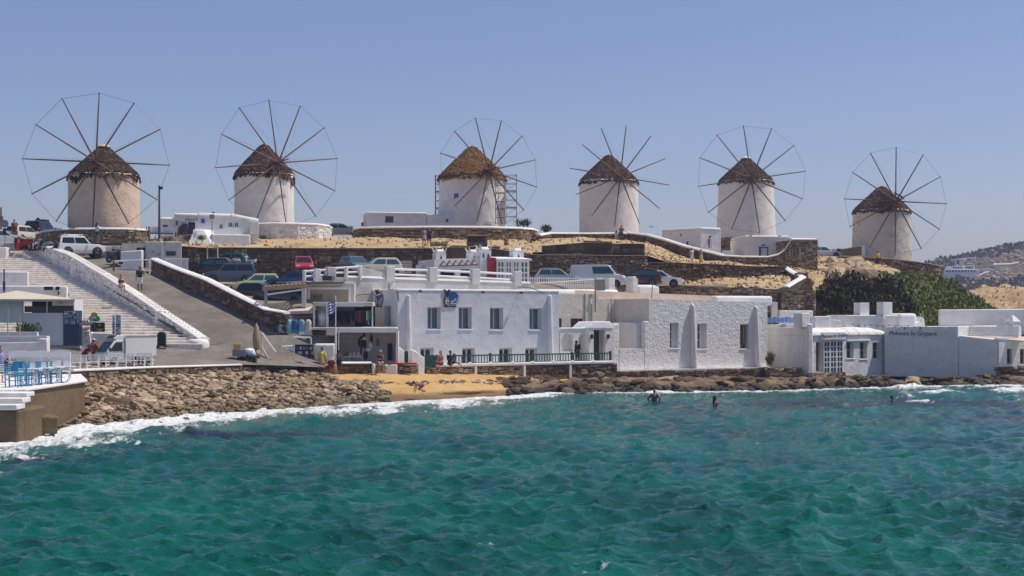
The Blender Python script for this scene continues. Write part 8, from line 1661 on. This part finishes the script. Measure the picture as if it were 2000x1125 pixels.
# ------------------------------------------------------------------ loose stones and sea rocks
def rock_mesh(seed, sub, flat=.6, mat='rubble', name='stone'):
    bm = bmesh.new(); bmesh.ops.create_icosphere(bm, subdivisions=sub, radius=.5); rnd = random.Random(seed); off = Vector((rnd.uniform(0,50), rnd.uniform(0,50), 0))
    for v in bm.verts:
        n = noise.noise(v.co*1.7+off); v.co *= 1+.45*n+.12*noise.noise(v.co*5+off); v.co.z *= flat
        for ax_ in (0, 1): v.co[ax_] = round(v.co[ax_]*3.6)/3.6*.6+v.co[ax_]*.4
    me = bpy.data.meshes.new(name); bm.to_mesh(me); bm.free(); me.materials.append(M[mat]); return me
def joined(name, items, mat, kind='stuff', parent=None):      # (mesh verts, faces, matrix) pieces baked into one object
    V, Fc, n = [], [], 0
    for me_v, me_f, mx in items:
        V.append(me_v @ np.array(mx.to_3x3()).T + np.array(mx.translation)); Fc.append(me_f+n); n += len(me_v)
    V = np.concatenate(V); Fc = np.concatenate(Fc); k = Fc.shape[1]
    me = bpy.data.meshes.new(name); me.vertices.add(len(V)); me.vertices.foreach_set('co', V.ravel().astype(np.float32)); me.loops.add(Fc.size); me.polygons.add(len(Fc))
    me.loops.foreach_set('vertex_index', Fc.ravel().astype(np.int32)); me.polygons.foreach_set('loop_start', np.arange(0, Fc.size, k, dtype=np.int32)); me.update(calc_edges=True)
    o = bpy.data.objects.new(name, me); COL.objects.link(o); me.materials.append(M[mat]); o.parent = parent; tag(o, kind=kind); return o
def arrs(me): return np.array([tuple(v.co) for v in me.vertices]), np.array([tuple(p.vertices) for p in me.polygons])
rnd = random.Random(12)
SM = [rock_mesh(k, 1, .72) for k in range(12)]; SA = [arrs(m) for m in SM]; BIGS = [rock_mesh(40+k, 2, .62) for k in range(8)]
A = GROUND['stony_shore']; nv, nu = A.shape[:2]; st = []
for _ in range(9000):
    i = int(rnd.uniform(11, nv-1)); j = int(rnd.uniform(7, nu-1)); p = Vector(A[i, j]); q = 1000+F*p.x/p.y
    if q > 690 and rnd.random() < .75: continue
    if q > 590 and p.z > 1.0 and rnd.random() < .75: continue
    p.x += rnd.uniform(-.12, .12); p.y += rnd.uniform(-.12, .12); s = rnd.choice((.11,.14,.17,.2,.24,.3,.42))*rnd.uniform(.8, 1.25); st.append((s*(rnd.random() < .06 and 1.5 or 1), p))
st.sort(key=lambda a: -a[0])
mx_ = lambda p, s, fl=1: Matrix.Translation(p) @ Matrix.Rotation(rnd.uniform(0, 6.28), 4, 'Z') @ Matrix.Rotation(rnd.uniform(-.65, .65), 4, 'X') @ Matrix.Diagonal((s*rnd.uniform(1.0, 1.7), s, s*fl*rnd.uniform(.7, 1.3), 1))
for s, p in st[:300]:
    o = bpy.data.objects.new('shore_stone', rnd.choice(BIGS)); COL.objects.link(o); o.matrix_world = mx_(p+Vector((0,0,s*.12)), s); tag(o, 'loose tan stone lying in the rubble slope below the promenade wall', 'stone', 'rubble stones on the shore')
its = []
for s, p in st[300:]: m_ = rnd.choice(SA); its.append((m_[0], m_[1], mx_(p+Vector((0,0,s*.1)), s)))
joined('loose_stones', its, 'rubble')
t = thing('sloping_boulder', 'large dark tan boulder slab sunk in the middle of the rubble slope', 'boulder', P(240, 788, 78)); MB().hexa([(-1.1,-.5,-.3),(1.2,-.4,-.4),(1.3,.5,-.3),(-1.0,.5,-.2)],[(-.9,-.3,.35),(.7,-.3,.1),(1.0,.3,.1),(-.7,.3,.42)]).build('slab', M['rubble'], t, bevel=.12)
RK = [rock_mesh(80+k, 2, .62, 'rock') for k in range(10)]; RA = [arrs(m) for m in RK]
for k in range(230):
    q = rnd.uniform(985, 1985); d = float(shore_d(q))+rnd.uniform(-.7, 2.6); s = rnd.uniform(.45, 1.2); z = max(-.1, min(.55, (d-float(shore_d(q)))*.28))+rnd.uniform(-.1, .12)
    if q < 1070: d += 1.5; z += .3
    if 1735 < q < 1915: z -= .3
    o = bpy.data.objects.new('sea_rock', rnd.choice(RK)); COL.objects.link(o); o.matrix_world = mx_(Vector((X(q, d), d, z)), s, .85); tag(o, 'dark brown boulder in the ragged rock edge below the seaside houses', 'boulder', 'boulders along the rocky edge')
its = []
for k in range(900):
    q = rnd.uniform(985, 1985); sd1 = float(shore_d(q)); d = sd1+rnd.uniform(-.4, 4.2); s = rnd.uniform(.15, .5); m_ = rnd.choice(RA); its.append((m_[0], m_[1], mx_(Vector((X(q, d), d, max(-.05, min(.62, (d-sd1)*.3))-(.4 if 1735 < q < 1915 else 0))), s)))
joined('rock_rubble', its, 'rock')
its = []
for k in range(420):
    q = rnd.uniform(640, 1060); d = float(np.interp(q, [640,800,920,1000,1060], [96.6,97.2,99.4,102,105]))+rnd.gauss(0, .22); z = float(ground_z('beach', X(q, d), d)); m_ = rnd.choice(SA); its.append((m_[0], m_[1], mx_(Vector((X(q, d), d, z-.02)), rnd.uniform(.12, .42)*(1.0 if noise.noise(Vector((q*.03, 0, 0))) > -.1 else .4), .5)))
joined('ledge_stones', its, 'rubble')
PALE = [rock_mesh(130+k, 2, .75, 'rock_tan') for k in range(6)]
for q, y, d, s, l in ((978,757,102,1.5,'pale split boulder at the end of the sandy beach'),(935,750,100,1.0,'flat pinkish boulder lying on the sand ledge'),(1300,752,108.6,1.9,'big pale boulder splashed by foam behind the bald bather'),(1165,735,108,1.1,'brown boulder leaning on the dark terrace wall'),(1350,757,108,1.0,'smaller pale boulder in the foam beside the big one'),(1790,750,114,1.3,'pale boulder under the shaded name wall')):
    t = tag(bpy.data.objects.new('boulder', rnd.choice(RK if q == 1165 else PALE)), l, 'boulder'); COL.objects.link(t); t.matrix_world = mx_(P(q, y, d), s)
for q, y, d in ((992,749,101.6),(1138,751,106.5)): t = thing('drain_pipe', 'white drain pipe end in the rocks by the beach' if q < 1000 else 'white drain pipe end under the dark ledge', 'pipe', P(q, y, d)); MB().tube((-.4,.2,0),(.25,-.1,-.02),.16,None,10).build('pipe', M['wpaint'], t, True)
for k in range(46):
    q = rnd.uniform(1600, 1745); y = rnd.uniform(503, 548) if q < 1690 else rnd.uniform(520, 552); d = float(np.interp(y, [500,525,550], [163,150,138])); o = bpy.data.objects.new('outcrop_rock', rnd.choice(PALE)); COL.objects.link(o)
    z = ground_z('rocky_hill', X(q, d), d); o.matrix_world = mx_(Vector((X(q, d), d, z)), rnd.uniform(.8, 2.4)); tag(o, 'pale weathered outcrop rock on the slope below the last mill terrace', 'rock', 'outcrop rocks below the last mill')
for nm, cnt in (('dry_terrace', 260), ('dry_slope', 260), ('walled_yard', 120), ('rocky_hill', 260)):
    G_ = GROUND[nm]; its = []
    for k in range(cnt): p = Vector(G_[rnd.randrange(1, G_.shape[0]-1), rnd.randrange(1, G_.shape[1]-1)]); m_ = rnd.choice(SA); its.append((m_[0], m_[1], mx_(p, rnd.uniform(.12, .5))))
    joined('scattered_stones', its, 'rock_tan')
# ------------------------------------------------------------------ plants
LEAF = (np.array([(-.5,0,0),(.5,0,0),(.35,0,1),(-.35,0,1)], float), np.array([(0,1,2,3)]))
def leaves(name, pts, size, mat, parent=None, up=.3, wide=.35, base=None):
    its = []
    for p in pts:
        s = size*rnd.uniform(.6, 1.4); m = Matrix.Translation(p) @ Matrix.Rotation(rnd.uniform(0, 6.28), 4, 'Z') @ Matrix.Rotation(rnd.gauss(0, 1)*(1-up)*1.2, 4, 'X') @ Matrix.Diagonal((s*wide, s, s, 1)); its.append((LEAF[0], LEAF[1], m))
    return joined(name, its, mat, 'stuff', parent)
def clump(c, r, rz, n, ry=None):
    out = []
    for _ in range(n):
        while True:
            v = Vector((rnd.uniform(-1,1), rnd.uniform(-1,1), rnd.uniform(-1,1)))
            if .3 < v.length < 1: break
        v = v*(.62+.38*abs(noise.noise(v*2.3+c*.7))*2.0); out.append(c+Vector((v.x*r, v.y*(ry or r), v.z*rz)))
    return out
t = thing('tamarisk_bush', 'large dark green feathery bush behind the boutique roofs', 'bush', P(1680, 642, 131)); o = t.location; pts = []; core = MB()
for q, y, d, r, rz in ((1612,592,134,1.6,1.9),(1640,566,136,1.9,1.7),(1668,558,138,1.7,1.5),(1690,580,135,2.0,2.0),(1720,566,138,1.7,1.6),(1745,585,136,1.6,1.9),(1655,605,132,2.0,1.8),(1700,615,131,2.0,1.6),(1735,615,132,1.6,1.7),(1610,625,131,1.6,1.4),(1660,630,130.5,1.9,1.2),(1770,610,137,1.2,1.4),(1632,590,131.5,1.0,1.0),(1708,592,131.5,1.0,1.0),(1668,580,132,.9,.9),(1748,560,139,.9,.8),(1590,610,134,.8,1.4)):
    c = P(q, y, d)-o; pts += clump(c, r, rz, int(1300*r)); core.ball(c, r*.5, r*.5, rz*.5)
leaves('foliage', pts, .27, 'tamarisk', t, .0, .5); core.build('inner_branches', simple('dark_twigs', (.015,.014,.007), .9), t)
for q in (1640, 1690, 1730): p = P(q, 645, 133)-o; MB().tube(p-Vector((0,0,.8)), p+Vector((.3,0,1.8)), .16, .08).build('trunk', M['wood'], t)
G_ = GROUND['green_slope']; pts = []
for _ in range(24000):
    i = rnd.randrange(2, G_.shape[0]); j = rnd.randrange(0, G_.shape[1]); p = Vector(G_[i, j]); q = 1000+F*p.x/p.y
    if q < 1715 or noise.noise(p*.22) < -.38: continue
    p += Vector((rnd.uniform(-.2,.2), rnd.uniform(-.4,.4), .05+.45*max(0, noise.noise(p*.6)))); pts.append(p)
leaves('ground_cover', pts, .26, 'iceplant', None, .0, .6)
def shrub(label, px, py, d, w_, h_, mat='shrub', n=260, size=.16):
    t = thing('shrub', label, 'shrub', P(px, py, d)); pts = []
    for k in range(4): pts += clump(Vector((rnd.uniform(-.5,.5)*w_, rnd.uniform(-.2,.2), h_*.5)), w_*.55, h_*.55, n//4)
    leaves('foliage', pts, size, mat, t, .5, .3); MB().tube((0,0,-.15),(0,0,h_*.6),.04).build('stem', M['wood'], t); return t
for a in (('leafy green shrub at the end of the promenade wall',481,723,95.6,.75,.9,'shrub',420,.24),('clipped dark green hedge behind the bamboo poles',58,656,86,.95,.75,'shrub',600,.14),('leafy plant sprouting against the rough white house corner',1506,716,118.5,.55,1.1,'iceplant',300,.22),
  ('low green tuft before the whitewashed terrace wall',516,471,140.5,.6,.5,'shrub',160,.16),('low green tuft at the sunlit wing bench',395,471,132.5,.75,.5,'shrub',180,.16),('low green tuft below the board sign',368,472,132,.6,.4,'shrub',140,.16),('low green tuft nearest the garden chairs',334,474,131.5,.9,.5,'shrub',180,.16),('small tuft at the wing corner',470,471,137,.35,.3,'shrub',80,.12),
  ('dark shrub rising behind the golden thatched mill terrace',1022,446,166,1.2,1.0,'tamarisk',360,.24),('wind bent dark shrub behind the brown terrace wall',1068,456,166,1.3,.9,'tamarisk',300,.24),('dark shrub at the far end of the low mill house',712,444,168,.6,.5,'tamarisk',140,.2),('dark shrub behind the parked grey car',684,452,172,1.0,.6,'tamarisk',200,.2),
  ('rust coloured dry bush beside the hillside steps',1582,566,131.5,.6,.9,'drygrass',240,.2),('yellow dry bush at the foot of the mill terrace',108,474,127.6,.6,.5,'drygrass',160,.16),('low green plants along the large mill terrace',262,474,126.6,.9,.4,'shrub',160,.14)): shrub(*a)
for nm, cnt in (('dry_slope', 700), ('dry_terrace', 420), ('walled_yard', 420), ('rocky_hill', 900), ('sandy_knoll', 500)):
    G_ = GROUND[nm]; pts = []
    while len(pts) < cnt:
        p = Vector(G_[rnd.randrange(1, G_.shape[0]), rnd.randrange(1, G_.shape[1]-1)])
        if noise.noise(p*.35) > -.05: pts.append(p+Vector((rnd.uniform(-.3,.3), rnd.uniform(-.3,.3), 0)))
    leaves('dry_grass', pts, .17 if nm != 'sandy_knoll' else .3, 'drygrass', None, .15, .7)
its = []; pts = []; G_ = GROUND['far_hillside']
for _ in range(5200):
    p = Vector(G_[rnd.randrange(14, G_.shape[0]-12), rnd.randrange(8, G_.shape[1])])+Vector((rnd.uniform(-2,2), rnd.uniform(-2,2), .2))
    if noise.noise(p*.02) > -.12: pts.append(p)
leaves('far_scrub', pts, 1.3, 'tamarisk', None, .3, .9)
for k in range(700): p = Vector(G_[rnd.randrange(14, G_.shape[0]-12), rnd.randrange(8, G_.shape[1])]); m_ = rnd.choice(SA); its.append((m_[0], m_[1], mx_(p, rnd.uniform(.8, 2.6))))
joined('far_rocks', its, 'rock_tan')
# ------------------------------------------------------------------ villas on the far hillside
def villa(label, blocks, d, wins=()):
    x0 = min(b[0] for b in blocks); yb = max(b[3] for b in blocks); d -= 26; t = thing('villa', label, 'villa', P(x0, yb, d), R(6)); o = t.location; s = d/F
    for k, (a, y0, b, y1) in enumerate(blocks):
        w_ = MB().box((a-x0)*s, (b-x0)*s, k*.6, k*.6+7, (yb-y1)*s-(4 if y1 > yb-.5 else .02), (yb-y0)*s); w_.build('wall', M['white_clean'], t, bevel=.15)
    for a, y0, b, y1, k in wins: MB().box((a-x0)*s, (b-x0)*s, k*.6-.12, k*.6+.05, (yb-y1)*s, (yb-y0)*s).build('window', M['glass'], t)
    return t
V1 = [(1841,526,1916,533),(1860,519.5,1886,525.9),(1887,518.5,1908,525.9)]
villa('broad white two storey villa with rows of dark windows on the far hillside', V1, 690, [(1848+k*6.2,527.5,1851.5+k*6.2,531.5,0) for k in range(10)]+[(1863+k*5,521,1866+k*5,524,1) for k in range(4)]+[(1890+k*4,520,1892.6+k*4,524.5,2) for k in range(4)])
villa('white pergola villa on the far ridge, seaward one of two', [(1868,505.5,1887,507),(1868,507.1,1870,513),(1876,507.1,1887,513)], 722); villa('white pergola villa on the far ridge, next to the scrub', [(1889,503.5,1908,505),(1889,505.1,1891,512),(1893,506,1908,512)], 724)
villa('grey white low villa half hidden in scrub on the far ridge', [(1924,504,1941,509)], 726, [(1927+k*4,505,1929+k*4,508,0) for k in range(3)])
villa('long white villa with a deep dark porch near the top of the far hill', [(1952,494,1978,505.5)], 728, [(1964,499,1976,504,0),(1955,498,1961,503,0)]); villa('white villa at the picture edge on the far hill', [(1981,492,2008,500),(1979,500.1,1994,503.5)], 730, [(1984+k*5,494.5,1987+k*5,498.5,0) for k in range(4)])
villa('low villa behind a white garden wall on the far hillside', [(1925,525,1950,531)], 700, [(1928+k*4,526.5,1930.5+k*4,530,0) for k in range(5)]); villa('small flat villa with a pale terrace roof on the far hillside', [(1949,516,1964,519),(1952,519.1,1962,524)], 705)
for pts_ in ([(1900,545),(1922,534),(1945,527),(1952,520)], [(1940,517),(1975,516),(1990,513)]): t = thing('garden_wall', 'pale garden wall zigzagging up the far hillside' if pts_[0][0] == 1900 else 'pale terrace wall below the top villas', 'wall', P(*pts_[0], 668)); MB().path([P(a, b, 668)-t.location for a, b in pts_], .6, 4).build('wall_run', M['cream'], t)
# people-scale odds: hanging gull, cables
t = thing('seagull', 'small gull gliding near the cube house', 'bird', P(1272, 443, 150)); MB().ball((0,0,0), .16, .06, .06).build('body', M['grey'], t); MB().hexa([(-.4,-.05,.06),(0,-.06,0),(0,.06,0),(-.4,.03,.06)],[(-.4,-.05,.07),(0,-.06,.02),(0,.06,.02),(-.4,.03,.07)]).build('wing', M['grey'], t); MB().hexa([(0,-.06,0),(.4,-.05,.06),(.4,.03,.06),(0,.06,0)],[(0,-.06,.02),(.4,-.05,.07),(.4,.03,.07),(0,.06,.02)]).build('wing', M['grey'], t)
# ------------------------------------------------------------------ sea air
hz_m = bpy.data.materials.new('haze_air'); hz_m.use_nodes = True; tt = hz_m.node_tree; tt.nodes.remove(tt.nodes['Principled BSDF'])
pv = tt.nodes.new('ShaderNodeVolumePrincipled'); pv.inputs['Color'].default_value = (.62,.72,1.0,1); pv.inputs['Density'].default_value = .00036; pv.inputs['Anisotropy'].default_value = .2; tt.links.new(pv.outputs[0], tt.nodes['Material Output'].inputs['Volume'])
hb = MB().box(-1230, 1230, -180, 1180, -4.3, 48).build('haze', hz_m); tag(hb, kind='stuff')
